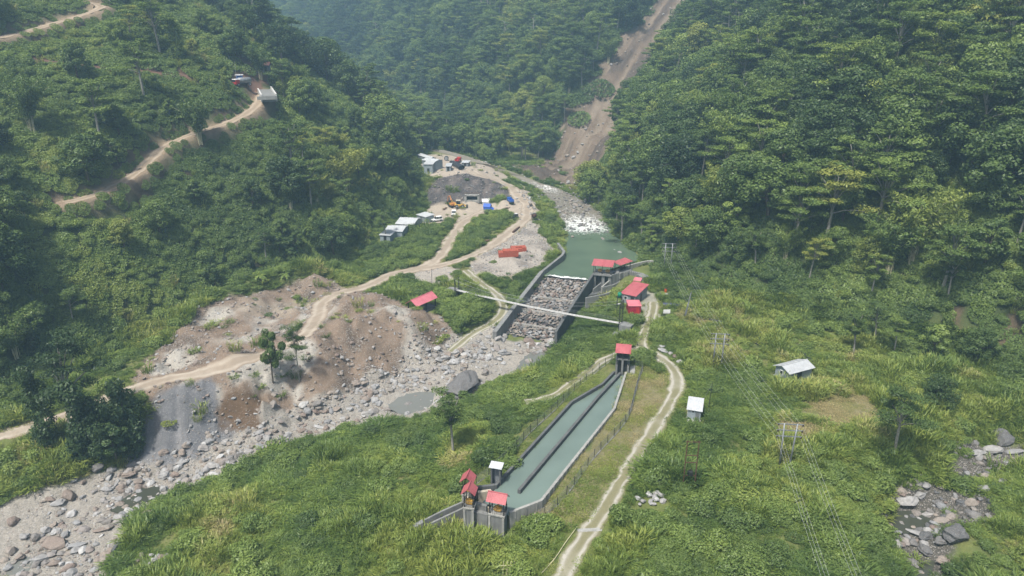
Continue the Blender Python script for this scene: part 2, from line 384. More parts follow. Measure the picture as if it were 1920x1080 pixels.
def track_mat():
    m, nt, b = new_mat("track"); P = wpos(nt)
    a = N(nt, "ShaderNodeAttribute"); a.attribute_name = "albedo"
    n1 = noise(nt, 0.8, 5, 0.65, P); n2 = noise(nt, 6, 4, 0.65, P)
    c = mixc(nt, ramp(nt, n1, [(0.3, 0.4), (0.6, 0)]), a.outputs["Color"], mixc(nt, 1.0, a.outputs["Color"], (0.68, 0.66, 0.62), 'MULTIPLY'))
    c = mixc(nt, ramp(nt, n2, [(0.5, 0), (0.75, 0.5)]), c, mixc(nt, 1.0, a.outputs["Color"], (1.35, 1.33, 1.3), 'MULTIPLY'))
    nt.links.new(c, b.inputs["Base Color"]); b.inputs["Roughness"].default_value = 0.95; b.inputs["Specular IOR Level"].default_value = 0.1
    bump(nt, b, n2, 0.5, 0.1); MATS["track"] = m
track_mat()
def water_mat(name, col, rough, wave, wscale, foam=False, spec=0.5):
    m, nt, b = new_mat(name); P = wpos(nt)
    n1 = noise(nt, wscale, 3, 0.5, P, 0.6); n0 = noise(nt, 0.09, 3, 0.5, P)
    c = mixc(nt, ramp(nt, n0, [(0.35, 0), (0.65, 1)]), tuple(x * 0.9 for x in col), tuple(x * 1.12 for x in col))
    if foam:
        fo = N(nt, "ShaderNodeAttribute"); fo.attribute_name = "foam"
        nf = noise(nt, 1.1, 6, 0.7, P, 1.2)
        ad = N(nt, "ShaderNodeMath", operation='ADD'); nt.links.new(nf, ad.inputs[0]); nt.links.new(fo.outputs["Fac"], ad.inputs[1])
        sl = N(nt, "ShaderNodeAttribute"); sl.attribute_name = "shallow"; c = mixc(nt, sl.outputs["Fac"], c, (0.17, 0.155, 0.125))
        n_ = N(nt, "ShaderNodeMapRange"); n_.inputs[1].default_value = 0.94; n_.inputs[2].default_value = 1.12
        nt.links.new(ad.outputs[0], n_.inputs[0])
        c = mixc(nt, n_.outputs[0], c, (0.72, 0.74, 0.73))
        mr = N(nt, "ShaderNodeMapRange"); mr.inputs[3].default_value = rough; mr.inputs[4].default_value = 0.8
        nt.links.new(n_.outputs[0], mr.inputs[0]); nt.links.new(mr.outputs[0], b.inputs["Roughness"])
    else: b.inputs["Roughness"].default_value = rough
    nt.links.new(c, b.inputs["Base Color"]); b.inputs["IOR"].default_value = 1.33; b.inputs["Specular IOR Level"].default_value = spec
    bump(nt, b, n1, wave, 0.1); MATS[name] = m
water_mat("basin_water", (0.125, 0.168, 0.147), 0.08, 0.05, 1.5)
water_mat("pool_water", (0.085, 0.125, 0.085), 0.12, 0.18, 1.6, True)
water_mat("stream_water", (0.055, 0.06, 0.045), 0.06, 0.12, 2.0)
water_mat("puddle_water", (0.14, 0.145, 0.13), 0.07, 0.05, 2.0)

# ------------------------------------------------------------------ mesh builder
class MB:
    def __init__(self): self.v = []; self.f = []; self.uv = []
    def add(self, verts, faces, uvs=None):
        o = len(self.v); self.v += [tuple(p) for p in verts]
        for i, f in enumerate(faces):
            self.f.append(tuple(o + k for k in f))
            self.uv.append(uvs[i] if uvs else None)
        return self
    def box(self, c, s, rz=0.0, M=None):
        hx, hy, hz = s[0] / 2, s[1] / 2, s[2] / 2
        ca, sa = math.cos(rz), math.sin(rz)
        V = []
        for z in (-hz, hz):
            for x, y in ((-hx, -hy), (hx, -hy), (hx, hy), (-hx, hy)):
                p = Vector((c[0] + x * ca - y * sa, c[1] + x * sa + y * ca, c[2] + z))
                V.append(M @ p if M is not None else p)
        return self.add(V, [(0, 3, 2, 1), (4, 5, 6, 7), (0, 1, 5, 4), (1, 2, 6, 5), (2, 3, 7, 6), (3, 0, 4, 7)])
    def slab(self, quad, th, uvlen=None):
        """thick sheet from 4 corner points (first edge = eave direction), thickness downwards"""
        q = [Vector(p) for p in quad]
        n = (q[1] - q[0]).cross(q[3] - q[0]).normalized()
        if n.z < 0: n = -n; q = [q[1], q[0], q[3], q[2]]
        b = [p - n * th for p in q]
        L = (q[1] - q[0]).length; W = (q[3] - q[0]).length
        u = [(0, 0), (L, 0), (L, W), (0, W)]
        return self.add(q + b, [(0, 1, 2, 3), (7, 6, 5, 4), (0, 4, 5, 1), (1, 5, 6, 2), (2, 6, 7, 3), (3, 7, 4, 0)], [u, u, u, u, u, u])
    def tube(self, pts, r, n=8, cap=True):
        pts = [Vector(p) for p in pts]; rs = r if isinstance(r, (list, tuple)) else [r] * len(pts)
        o = len(self.v); prev = None
        for i, p in enumerate(pts):
            t = (pts[min(i + 1, len(pts) - 1)] - pts[max(i - 1, 0)]).normalized()
            a = prev if prev is not None else (Vector((1, 0, 0)) if abs(t.x) < 0.8 else Vector((0, 1, 0)))
            a = (a - t * a.dot(t)).normalized(); prev = a; b = t.cross(a)
            for k in range(n):
                w = 2 * math.pi * k / n
                self.v.append(tuple(p + (a * math.cos(w) + b * math.sin(w)) * rs[i]))
        for i in range(len(pts) - 1):
            for k in range(n):
                self.f.append((o + i * n + k, o + i * n + (k + 1) % n, o + (i + 1) * n + (k + 1) % n, o + (i + 1) * n + k)); self.uv.append(None)
        if cap:
            self.f.append(tuple(o + k for k in reversed(range(n)))); self.uv.append(None)
            e = o + (len(pts) - 1) * n
            self.f.append(tuple(e + k for k in range(n))); self.uv.append(None)
        return self
    def prism(self, poly, z0, z1):
        n = len(poly); A = sum(poly[i][0] * poly[(i + 1) % n][1] - poly[(i + 1) % n][0] * poly[i][1] for i in range(n))
        if A < 0: poly = poly[::-1]
        z0s = z0 if isinstance(z0, (list, tuple)) else [z0] * n; z1s = z1 if isinstance(z1, (list, tuple)) else [z1] * n
        if A < 0: z0s = z0s[::-1]; z1s = z1s[::-1]
        V = [(p[0], p[1], a) for p, a in zip(poly, z0s)] + [(p[0], p[1], b) for p, b in zip(poly, z1s)]
        F = [tuple(reversed(range(n))), tuple(range(n, 2 * n))] + [(i, (i + 1) % n, n + (i + 1) % n, n + i) for i in range(n)]
        return self.add(V, F)
    def wall(self, path, th, bot):
        """wall along a polyline of top points, given thickness; bot = z or list"""
        P = [Vector(p) for p in path]; n = len(P); bots = bot if isinstance(bot, (list, tuple)) else [bot] * n
        L = []; Rr = []
        for i, p in enumerate(P):
            d0 = (P[i] - P[i - 1]) if i else (P[1] - P[0]); d1 = (P[i + 1] - P[i]) if i < n - 1 else d0
            d0 = Vector((d0.x, d0.y)).normalized(); d1 = Vector((d1.x, d1.y)).normalized()
            t = (d0 + d1).normalized(); nr = Vector((-t.y, t.x)); k = th / 2 / max(0.4, nr.dot(Vector((-d1.y, d1.x))))
            L.append(Vector((p.x + nr.x * k, p.y + nr.y * k, p.z))); Rr.append(Vector((p.x - nr.x * k, p.y - nr.y * k, p.z)))
        V = []
        for i in range(n):
            V += [L[i], Rr[i], (Rr[i].x, Rr[i].y, bots[i]), (L[i].x, L[i].y, bots[i])]
        F = []
        for i in range(n - 1):
            a, b = 4 * i, 4 * i + 4
            F += [(a, a + 1, b + 1, b), (a + 1, a + 2, b + 2, b + 1), (a + 2, a + 3, b + 3, b + 2), (a + 3, a, b, b + 3)]
        F += [(3, 2, 1, 0), (4 * n - 4, 4 * n - 3, 4 * n - 2, 4 * n - 1)]
        return self.add(V, F)
    def mesh(self, name, mats, smooth_=False):
        me = bpy.data.meshes.new(name); me.from_pydata(self.v, [], self.f)
        if any(u for u in self.uv):
            ul = me.uv_layers.new(name="UVMap"); i = 0
            for f, u in zip(self.f, self.uv):
                for k in range(len(f)):
                    ul.data[i].uv = u[k] if u else (0, 0); i += 1
        for m in (mats if isinstance(mats, (list, tuple)) else [mats]): me.materials.append(MATS[m] if isinstance(m, str) else m)
        if smooth_:
            for p in me.polygons: p.use_smooth = True
        me.update(); return me
    def build(self, name, mat, parent=None, smooth_=False, bevel=0.0):
        o = bpy.data.objects.new(name, self.mesh(name, mat, smooth_)); COL.objects.link(o)
        if parent is not None: o.parent = parent; o.matrix_parent_inverse = Matrix.Identity(4)
        if bevel:
            b = o.modifiers.new("bevel", 'BEVEL'); b.width = bevel; b.segments = 1; b.limit_method = 'ANGLE'
        return o
def tag(o, label, cat, group=None, kind=None):
    o["label"] = label; o["category"] = cat
    if group: o["group"] = group
    if kind: o["kind"] = kind
    return o
def thing(name, label, cat, loc=(0, 0, 0), rz=0.0, group=None):
    o = bpy.data.objects.new(name, None); COL.objects.link(o)
    o.empty_display_size = 0.3; o.location = loc; o.rotation_euler = (0, 0, rz)
    return tag(o, label, cat, group)
def copy_tree(o, parent=None):
    c = o.copy(); COL.objects.link(c); c.parent = parent
    for ch in list(o.children): copy_tree(ch, c)
    return c
def setattr_f(me, name, vals, dom='POINT', typ='FLOAT'):
    a = me.attributes.new(name, typ, dom)
    a.data.foreach_set("value" if typ != 'FLOAT_COLOR' else "color", np.asarray(vals, np.float32).ravel())

# ================================================================== SETTING
def smooth_path(P, step=1.5):
    """Catmull-Rom resample of xyz points"""
    P = [Vector(p) for p in P]; Q = []
    for i in range(len(P) - 1):
        p0, p1, p2, p3 = P[max(i - 1, 0)], P[i], P[i + 1], P[min(i + 2, len(P) - 1)]
        n = max(2, int((p2 - p1).length / step))
        for k in range(n):
            t = k / n
            Q.append(0.5 * ((2 * p1) + (p2 - p0) * t + (2 * p0 - 5 * p1 + 4 * p2 - p3) * t * t + (3 * p1 - p0 - 3 * p2 + p3) * t ** 3))
    Q.append(P[-1]); return Q
def road_path(px, smoothz=6, lift=0.0):
    Q = smooth_path(ats(px, H0), 1.5)
    z = np.array([q.z for q in Q]); k = np.ones(2 * smoothz + 1) / (2 * smoothz + 1)
    z = np.convolve(np.pad(z, smoothz, mode='edge'), k, 'valid') + lift
    return [(q.x, q.y, zz) for q, zz in zip(Q, z)]
ROADS = {
 'hill_road': (road_path([(120, 380), (150, 378), (195, 364), (232, 345), (265, 320), (290, 288), (318, 266), (362, 250), (420, 234), (460, 213), (484, 196), (491, 180), (487, 166)], 8), 1.9, 'earth'),
 'upper_hill_road': (road_path([(-30, 82), (0, 72), (60, 55), (110, 43), (150, 32), (188, 19), (186, 8), (160, -8)], 8), 1.9, 'earth'),
 'valley_road': (road_path([(-40, 835), (0, 818), (60, 800), (110, 785), (165, 765), (215, 744), (300, 713), (400, 692), (480, 676), (535, 655), (575, 625), (598, 592), (606, 568), (640, 549), (690, 536), (730, 516), (775, 506), (812, 492), (832, 470), (850, 440), (872, 416), (900, 402), (925, 392)], 5), 2.3, 'dust'),
 'works_road': (road_path([(775, 506), (830, 497), (880, 484), (930, 455), (968, 425), (988, 406), (985, 385), (968, 367), (958, 352), (935, 340), (900, 328), (880, 318)], 4), 2.3, 'dust'),
 'river_track': (road_path([(872, 508), (900, 530), (928, 549), (943, 568), (940, 588), (922, 606), (893, 622), (868, 640), (845, 662)], 3), 1.5, 'ruts'),
 'terrace_track': (road_path([(1226, 566), (1222, 592), (1208, 624), (1203, 650), (1222, 664), (1245, 675), (1264, 696), (1269, 722), (1255, 756), (1222, 810), (1190, 860), (1160, 908), (1130, 958), (1107, 992), (1082, 1030), (1056, 1080), (1035, 1130)], 3), 1.55, 'ruts'),
 'basin_track': (road_path([(1203, 652), (1168, 661), (1125, 680), (1085, 710), (1035, 742), (985, 756)], 3), 1.2, 'ruts'),
}
for k, (P, w, t) in ROADS.items():
    CUTS.append((P, w + 0.2, 2.2 if 'hill' in k else 1.2))
# hillside excavation bench below the upper road (an old cut without a road surface)
_bench = road_path([(70, 108), (120, 116), (180, 125), (240, 131), (300, 137), (350, 141)], 6)
CUTS.append((_bench, 1.2, 2.0))

def PX(pts): return [pix(*p) for p in pts]
# upper river stations: left pixel, right pixel, water height, foam
RIV = [((1020, 516.5), (1104, 525), 1.12, .75), ((1021, 514.5), (1105, 522.5), 1.05, .5), ((1024, 511), (1108, 519), .98, 0), ((1035, 498), (1120, 510), .95, 0), ((1058, 482), (1195, 486), .95, 0), ((1062, 462), (1172, 460), .95, 0.02), ((1060, 447), (1155, 446), 1.0, .25),
       ((1056, 432), (1146, 430), 1.2, .56), ((1050, 415), (1136, 413), 1.9, .53), ((1046, 400), (1124, 398), 2.6, .4), ((1038, 382), (1098, 380), 3.6, .38), ((1024, 367), (1068, 366), 4.6, .37),
       ((1008, 354), (1046, 353), 5.5, .5), ((985, 340), (1012, 343), 7, .4), ((958, 328), (985, 332), 8.4, .24), ((922, 316), (950, 319), 10.2, .3), ((884, 304), (910, 307), 12.2, .25), ((845, 291), (876, 293), 14.0, .3), ((800, 280), (830, 281), 16.0, .2)]
_rl = PX([(*a, z) for a, b, z, f in RIV]); _rr = PX([(*b, z) for a, b, z, f in RIV])
_rc = [((a[0] + b[0]) / 2, (a[1] + b[1]) / 2, a[2] - 0.7) for a, b in zip(_rl, _rr)]
_rw = [0.5 * math.hypot(a[0] - b[0], a[1] - b[1]) for a, b in zip(_rl, _rr)]
CUTS.append((_rc[3:], _rw[3:], 3.0))
# heaps of spoil, gravel and soil
for px, py, z, r, h in [(345, 612, .5, 4, 2.2), (385, 590, .5, 4, 2.6), (425, 572, .5, 4, 3.0), (465, 556, .5, 4.5, 3.2), (505, 546, .5, 4.5, 3.2), (550, 535, .5, 4, 2.6), (590, 530, .5, 3.5, 2.0), (660, 585, .5, 3.5, 2.0), (700, 575, .5, 4, 1.8), (735, 600, .5, 4, 1.9), (690, 625, .5, 3.5, 1.6), (640, 640, .5, 3, 1.5), (780, 600, .3, 3.5, 1.6), (590, 665, .3, 3, 1.3), (520, 690, .3, 3, 1.4), (430, 600, 0, 5, 1.8), (470, 585, 0, 4, 1.6), (540, 540, 0, 6, 2.0), (580, 532, 1, 5, 1.5), (370, 640, 0, 6, 1.2), (480, 640, 0, 4, .9), (640, 600, 0, 5, 1.3), (660, 570, 0, 4, 1.2), (700, 600, 0, 6, 1.0),
                        (620, 650, -1, 5, 1.0), (740, 640, -1, 5, 1.1), (790, 620, -1, 5, 1.1), (450, 700, -1, 3, 1.2), (420, 705, -1, 2.5, 1.0), (900, 492, 2, 7, 1.0), (960, 482, 2, 7, 1.2), (1000, 470, 2, 5, 1.0),
                        (884, 388, 5, 4, 2.2), (868, 392, 5, 3, 1.0), (940, 385, 5.5, 4, 1.6), (910, 405, 4.5, 4, 1.2), (870, 690, -5.6, 3, .5), (1020, 420, 4, 4, 1), (985, 365, 7, 5, 1.6), (1000, 385, 5.5, 4, 1.4), (560, 690, -1.5, 4, .8)]:
    q = pix(px, py, z); BUMPS.append((q[0], q[1], r, h))
# weir chute bed (level across, falling downstream)
W_L0 = Vector(pix(1019, 515, .8)); W_R0 = Vector(pix(1104, 524, .8)); W_L1 = Vector(pix(934, 622, -4.7)); W_R1 = Vector(pix(1043, 640, -4.7))
_wc = [((W_L0 + W_R0) / 2) + Vector((0, 0, -1.6)), ((W_L1 + W_R1) / 2) + Vector((0, 0, -.7))]
CUTS.append(([tuple(_wc[0]), tuple(_wc[1])], 6.2, 0.9))
# basin pit and yards
BAS_L = [(1152, 695), (1130, 718), (1072, 752), (930, 908), (893, 912)]
BAS_R = [(1174, 697), (1152, 765), (1015, 937), (955, 960)]
_bl = PX([(x, y, .6) for x, y in BAS_L]); _br = PX([(x, y, .6) for x, y in BAS_R])
_gate = PX([(914, 962, .6), (880, 950, .6)])
BASIN = _bl + _gate[::-1] + _br[::-1]
PADS.append(([p[:2] for p in (_bl[:4] + _br[::-1])], -2.2, 0.25))
PADS.append(([p[:2] for p in PX([(928, 910, .6), (893, 914, .6), (880, 950, .6), (914, 962, .6), (955, 960, .6)])], -2.2, 0.2))
PADS.append(([p[:2] for p in PX([(1174, 512, 1.9), (1206, 518, 1.9), (1208, 560, 1.6), (1205, 590, 1.4), (1172, 590, 1.4)])], 1.55, 3.0))
PADS.append(([p[:2] for p in PX([(1100, 557, -1.6), (1130, 550, -1.6), (1170, 535, -1.6), (1174, 522, -1.6), (1146, 518, -1.6), (1116, 516, -1.6), (1106, 535, -1.6)])], -1.9, 0.8))
WATERS = []      # (name, label, pixel polygon, material)
def water_pool(px, drop, mat, label, name='puddle'):
    G = ats(px); z = min(g.z for g in G) * 0.5 + sum(g.z for g in G) / len(G) * 0.5
    PADS.append(([g[:2] for g in G], z - drop, 0.8)); WATERS.append((name, label, G, z - drop * 0.35, mat))
water_pool([(968, 702), (978, 680), (1000, 660), (1032, 652), (1028, 668), (1010, 690), (985, 705)], .4, "puddle_water", "shallow grey water below the toe of the weir")
water_pool([(728, 766), (752, 746), (785, 735), (812, 733), (808, 750), (795, 764), (760, 772)], .35, "puddle_water", "still pool on the gravel bed beside the huge dark boulder")
water_pool([(12, 1078), (18, 1055), (52, 1046), (66, 1056), (50, 1072)], .35, "puddle_water", "small pool among boulders at the river's lower end")
water_pool([(215, 955), (250, 925), (285, 915), (300, 928), (270, 950), (240, 965)], .3, "stream_water", "brown trickle between pebbles in the dry river bed")
water_pool([(1640, 985), (1650, 962), (1690, 950), (1735, 955), (1745, 978), (1712, 998), (1670, 998)], .5, "stream_water", "dark pool of the side stream under the bushy bank")
water_pool([(1765, 905), (1780, 886), (1815, 880), (1830, 893), (1812, 910)], .4, "stream_water", "brown pool higher up the side stream")
water_pool([(1690, 1095), (1712, 1066), (1748, 1052), (1745, 1075), (1730, 1100)], .4, "stream_water", "side stream running out of view over flat rock")

# ---- ground sheet
_ys = [40.0]
while _ys[-1] < 1250: _ys.append(_ys[-1] + max(0.62, (_ys[-1] - 80) * 0.0085 + .1))
_ys = np.array(_ys); NX = 520
_u = np.linspace(-1, 1, NX)
GX = np.array([_u * (y * 0.92 + 26) for y in _ys]); GY = np.repeat(_ys[:, None], NX, 1)
GZ = H(GX, GY)
# zone polygons on the ground
def zone(px): return [(g.x, g.y) for g in ats(px)]
Z = {
 'spoil': zone([(252, 705), (330, 608), (430, 556), (530, 532), (625, 527), (690, 545), (765, 572), (835, 590), (856, 640), (770, 690), (650, 742), (560, 795), (480, 800), (400, 800), (280, 770)]),
 'bed': zone([(925, 612), (1042, 642), (1012, 695), (960, 706), (862, 742), (812, 778), (640, 806), (470, 862), (255, 965), (218, 1025), (205, 1100), (-60, 1100), (-60, 975), (95, 905), (235, 872), (420, 800), (500, 770), (640, 730), (760, 672), (850, 632)]),
 'tip': zone([(398, 715), (448, 800), (360, 866), (225, 866), (245, 800), (300, 745)]),
 'tip_brown': zone([(430, 735), (492, 730), (505, 795), (450, 812), (420, 770)]),
 'yard': zone([(780, 420), (805, 385), (870, 372), (940, 380), (985, 350), (1010, 400), (985, 425), (930, 460), (880, 490), (960, 520), (1010, 500), (1045, 470), (1020, 430), (940, 400), (880, 410), (850, 420), (800, 425)]),
 'gravel_lot': zone([(770, 505), (850, 500), (862, 530), (815, 535), (770, 522)]),
 'brickyard': zone([(865, 512), (900, 480), (960, 440), (1000, 415), (1030, 440), (1040, 470), (1010, 500), (940, 520)]),
 'face': zone([(800, 385), (805, 350), (830, 335), (900, 332), (945, 345), (960, 372), (920, 380)]),
 'camp': zone([(785, 315), (790, 292), (840, 290), (900, 300), (950, 330), (930, 345), (870, 338), (810, 335)]),
 'scar': [(2, 312), (14, 300), (38, 288), (48, 326), (62, 352), (86, 380), (112, 414), (146, 458), (180, 505), (160, 522), (122, 478), (90, 440), (60, 402), (38, 370), (14, 345)],
 'brownreed': zone([(840, 800), (905, 790), (915, 830), (885, 870), (835, 885)]),
 'dry': zone([(1500, 745), (1640, 740), (1660, 790), (1560, 800), (1510, 780)]),
 'dry2': zone([(1440, 790), (1560, 790), (1570, 820), (1450, 825)]),
 'farm': zone([(1690, 600), (1900, 590), (1900, 690), (1700, 680)]),
 'forecourt': zone([(1205, 545), (1235, 550), (1238, 600), (1205, 600)]),
 'verge': zone([(1176, 690), (1155, 768), (1018, 942), (958, 968), (985, 985), (1010, 985), (1085, 985), (1150, 905), (1215, 810), (1260, 720), (1230, 700), (1205, 690), (1185, 678)]),
 '_old': zone([(1180, 680), (1205, 690), (1230, 700), (1260, 720), (1215, 810), (1150, 905), (1085, 985), (1010, 980), (1060, 930), (1150, 800)]),
 'verge2': zone([(1150, 690), (1128, 714), (1068, 752), (930, 902), (895, 908), (893, 895), (960, 845), (990, 800), (1080, 715), (1145, 668)]),
 'streambed': zone([(1650, 1000), (1640, 960), (1690, 930), (1770, 870), (1830, 830), (1920, 815), (1960, 830), (1960, 870), (1850, 905), (1880, 960), (1830, 985), (1760, 1000), (1780, 1040), (1760, 1100), (1660, 1100), (1690, 1050)]),
 'shrub': zone([(1240, 940), (1350, 880), (1500, 870), (1640, 800), (1740, 840), (1640, 950), (1650, 1010), (1660, 1100), (1150, 1100)]),
 'bushA': zone([(690, 525), (690, 470), (740, 450), (800, 432), (855, 410), (848, 440), (815, 480), (770, 500)]),
 'bushB': zone([(846, 486), (866, 436), (900, 404), (945, 398), (950, 415), (905, 455), (860, 492)]),
 'bushC': zone([(760, 520), (830, 545), (905, 565), (928, 590), (890, 618), (858, 640), (830, 590), (740, 545)]),
 'bushD': zone([(1008, 440), (1040, 400), (1030, 375), (1050, 370), (1062, 420), (1058, 470), (1035, 450)]),
 'bankleft': zone([(-60, 830), (60, 880), (95, 905), (-60, 975)]),
}
def masks(x, y, names, soft=1.2, jit=2.0):
    jx = x + jit * fbm(x, y, 7, 3, 31) + .9 * fbm(x, y, 1.9, 2, 33); jy = y + jit * fbm(x, y, 7, 3, 47) + .9 * fbm(x, y, 1.9, 2, 49)
    return {n: poly_mask(jx, jy, Z[n], soft) for n in names}
def hill_d(x, y):
    dl, _, sl = seg_dist(x, y, LEFT_FOOT); dr, _, sr = seg_dist(x, y, RIGHT_FOOT)
    return dl * sl, -dr * sr
def lerp(a, b, t): return a + (np.asarray(b) - a) * t[..., None]
def paint():
    x, y = GX, GY
    A = np.empty(x.shape + (3,)); A[:] = (0.13, 0.155, 0.05); S = np.zeros(x.shape)
    dl, dr = hill_d(x, y); hd = np.maximum(dl, dr)
    n1 = fbm(x, y, 16, 4, 61); n2 = fbm(x, y, 5, 4, 71)
    A = lerp(A, (0.17, 0.165, 0.07), smooth(0.0, 0.5, n1)); A = lerp(A, (0.085, 0.115, 0.04), smooth(0.0, 0.5, n2))
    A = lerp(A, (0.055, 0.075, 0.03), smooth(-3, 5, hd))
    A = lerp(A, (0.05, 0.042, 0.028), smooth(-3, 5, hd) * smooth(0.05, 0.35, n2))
    M = masks(x, y, Z.keys(), .55, 2.6)
    A = lerp(A, (0.27, 0.23, 0.14), M['dry'] * smooth(-.2, .5, n2) * .8); A = lerp(A, (0.27, 0.22, 0.15), M['dry2'] * smooth(-.2, .5, n2)); A = lerp(A, (0.16, 0.12, 0.08), M['farm'] * smooth(-.1, .4, n1 + n2) * .7)
    A = lerp(A, (0.2, 0.175, 0.1), M['verge'] * .75); A = lerp(A, (0.15, 0.16, 0.06), M['verge2'] * .8)
    A = lerp(A, (0.2, 0.15, 0.11), M['spoil']); A = lerp(A, (0.3, 0.255, 0.2), M['spoil'] * smooth(0.0, .35, n1)); A = lerp(A, (0.105, 0.08, 0.06), M['spoil'] * smooth(0.1, .4, n2)); A = lerp(A, (0.36, 0.34, 0.3), M['spoil'] * smooth(0.15, .45, fbm(x, y, 9, 4, 63)))
    S = np.maximum(S, M['spoil'] * (0.35 + .5 * smooth(-.1, .4, n2)))
    A = lerp(A, (0.29, 0.27, 0.235), M['bed']); A = lerp(A, (0.4, 0.375, 0.33), M['bed'] * smooth(-.1, .5, n1)); S = np.maximum(S, M['bed'] * .8)
    A = lerp(A, (0.135, 0.14, 0.15), M['tip']); A = lerp(A, (0.21, 0.21, 0.215), M['tip'] * smooth(.05, .4, fbm(x * 1.0 + y * .25, y * .15, 2.2, 3, 65))); S = S * (1 - M['tip']) + .3 * M['tip']; A = lerp(A, (0.115, 0.078, 0.05), M['tip_brown']); S = S * (1 - M['tip_brown'] * .8)
    A = lerp(A, (0.36, 0.31, 0.25), np.maximum(M['yard'], M['camp'])); S = np.maximum(S, np.maximum(M['yard'], M['camp']) * .35)
    A = lerp(A, (0.33, 0.3, 0.26), np.maximum(M['brickyard'], M['gravel_lot'])); A = lerp(A, (0.2, 0.18, 0.16), M['brickyard'] * smooth(0, .4, n2)); S = np.maximum(S, np.maximum(M['brickyard'], M['gravel_lot']) * .8)
    A = lerp(A, (0.06, 0.055, 0.056), M['face']); A = lerp(A, (0.13, 0.11, 0.1), M['face'] * smooth(.05, .4, fbm(x, y, 3, 3, 81))); S = np.maximum(S * (1 - M['face']), M['face'] * .35)
    sc = masks(x, y, ['scar'], 2.0, 9.0)['scar']; su = x * .84 - y * .55; sv_ = (x * .55 + y * .84) * .1; st_ = fbm(su, sv_, 3.0, 4, 91); A = lerp(A, (0.145, 0.107, 0.075), sc); A = lerp(A, (0.075, 0.057, 0.044), sc * smooth(-.05, .25, st_)); A = lerp(A, (0.2, 0.16, 0.12), sc * smooth(.1, .4, -st_)); S = np.maximum(S, sc * .35)
    A = lerp(A, (0.3, 0.29, 0.25), M['forecourt'] * .85); A = lerp(A, (0.085, 0.08, 0.068), M['streambed']); S = np.maximum(S, M['streambed'] * .7)
    A = lerp(A, (0.16, 0.12, 0.085), M['bankleft'] * smooth(-.1, .3, n2))
    d, _, _ = seg_dist(x, y, _bench); A = lerp(A, (0.14, 0.085, 0.06), 1 - smooth(1.5, 4.5, d + 2 * n2))
    for k, (P, w, t) in ROADS.items():
        if 'hill' in k:
            d, _, _ = seg_dist(x, y, P); A = lerp(A, (0.26, 0.2, 0.14), 1 - smooth(w, w + 2.6, d + 1.2 * n2))
    # red-brown cut bank behind the tanker truck
    q = at(470, 140); A = lerp(A, (0.17, 0.1, 0.075), np.exp(-((x - q.x) ** 2 + (y - q.y) ** 2) / 130) * (n2 > -.15))
    q = at(365, 78); A = lerp(A, (0.2, 0.1, 0.07), np.exp(-((x - q.x) ** 2 + (y - q.y) ** 2) / 60) * (n2 > -.1))
    rough = .12 + .6 * M['spoil'] + .35 * M['bed'] + 1.5 * M['face'] + .8 * sc + .4 * smooth(2, 10, hd) + .25 * M['streambed'] + .2 * M['brickyard']
    rough = rough * (1 - np.maximum.reduce([M['tip'] * .7, M['forecourt'], np.zeros(x.shape)]))
    for k, (P, w, t) in ROADS.items():
        d, _, _ = seg_dist(x, y, P); rough = rough * smooth(w, w + 2, d)
    for P, h, s in PADS:
        d, _, _ = seg_dist(x, y, list(P) + [P[0]]); rough = rough * np.where(in_poly(x, y, P), 0, smooth(0, 1.5, d))
    hump = np.abs(fbm(x, y, 11, 3, 105)); sp = M['spoil'] * (1 - np.maximum(M['tip'], M['tip_brown']))
    rd = np.ones(x.shape)
    for k, (P, w, t) in ROADS.items():
        d, _, _ = seg_dist(x, y, P); rd = rd * smooth(w + .3, w + 3.5, d)
    dz = sp * rd * (2.6 * hump - .6 + 1.4 * fbm(x, y, 5, 3, 107)) + np.maximum(M['brickyard'], M['gravel_lot']) * rd * (1.1 * fbm(x, y, 5, 3, 108) + .4 * fbm(x, y, 2, 2, 110)) + M['bed'] * .4 * fbm(x, y, 9, 3, 109)
    dz += rough * (fbm(x, y, 3.2, 3, 101) * 1.1 + .5 * fbm(x, y, 1.3, 2, 111))
    dz += M['tip'] * (.9 * fbm(x * 1.0 + y * .25, y * .1, 1.6, 3, 121) + .3 * fbm(x, y, 1.3, 2, 123))
    dz += sc * 2.2 * st_ + sc * .8 * fbm(x, y, 3, 3, 133)
    return A, S, dz
ALB, STONY, DZ = paint()
def ground_mesh():
    n = len(_ys); V = np.stack([GX, GY, GZ + DZ], -1).reshape(-1, 3)
    idx = np.arange(n * NX).reshape(n, NX)
    F = np.stack([idx[:-1, :-1], idx[:-1, 1:], idx[1:, 1:], idx[1:, :-1]], -1).reshape(-1)
    me = bpy.data.meshes.new("ground"); nf = len(F) // 4
    me.vertices.add(len(V)); me.vertices.foreach_set("co", V.astype(np.float32).ravel())
    me.loops.add(len(F)); me.loops.foreach_set("vertex_index", F.astype(np.int32))
    me.polygons.add(nf); me.polygons.foreach_set("loop_start", np.arange(0, nf * 4, 4, dtype=np.int32)); me.polygons.foreach_set("loop_total", np.full(nf, 4, np.int32))
    me.polygons.foreach_set("use_smooth", np.ones(nf, bool))
    me.update(calc_edges=True)
    setattr_f(me, "albedo", np.concatenate([ALB.reshape(-1, 3), np.ones((len(V), 1))], 1), 'POINT', 'FLOAT_COLOR')
    setattr_f(me, "stony", STONY.ravel())
    me.materials.append(MATS["ground"]); return me
ground = bpy.data.objects.new("ground", ground_mesh()); COL.objects.link(ground)
tag(ground, "valley floor, spoil tips, gravel bed and steep wooded slopes", "ground", kind="structure")
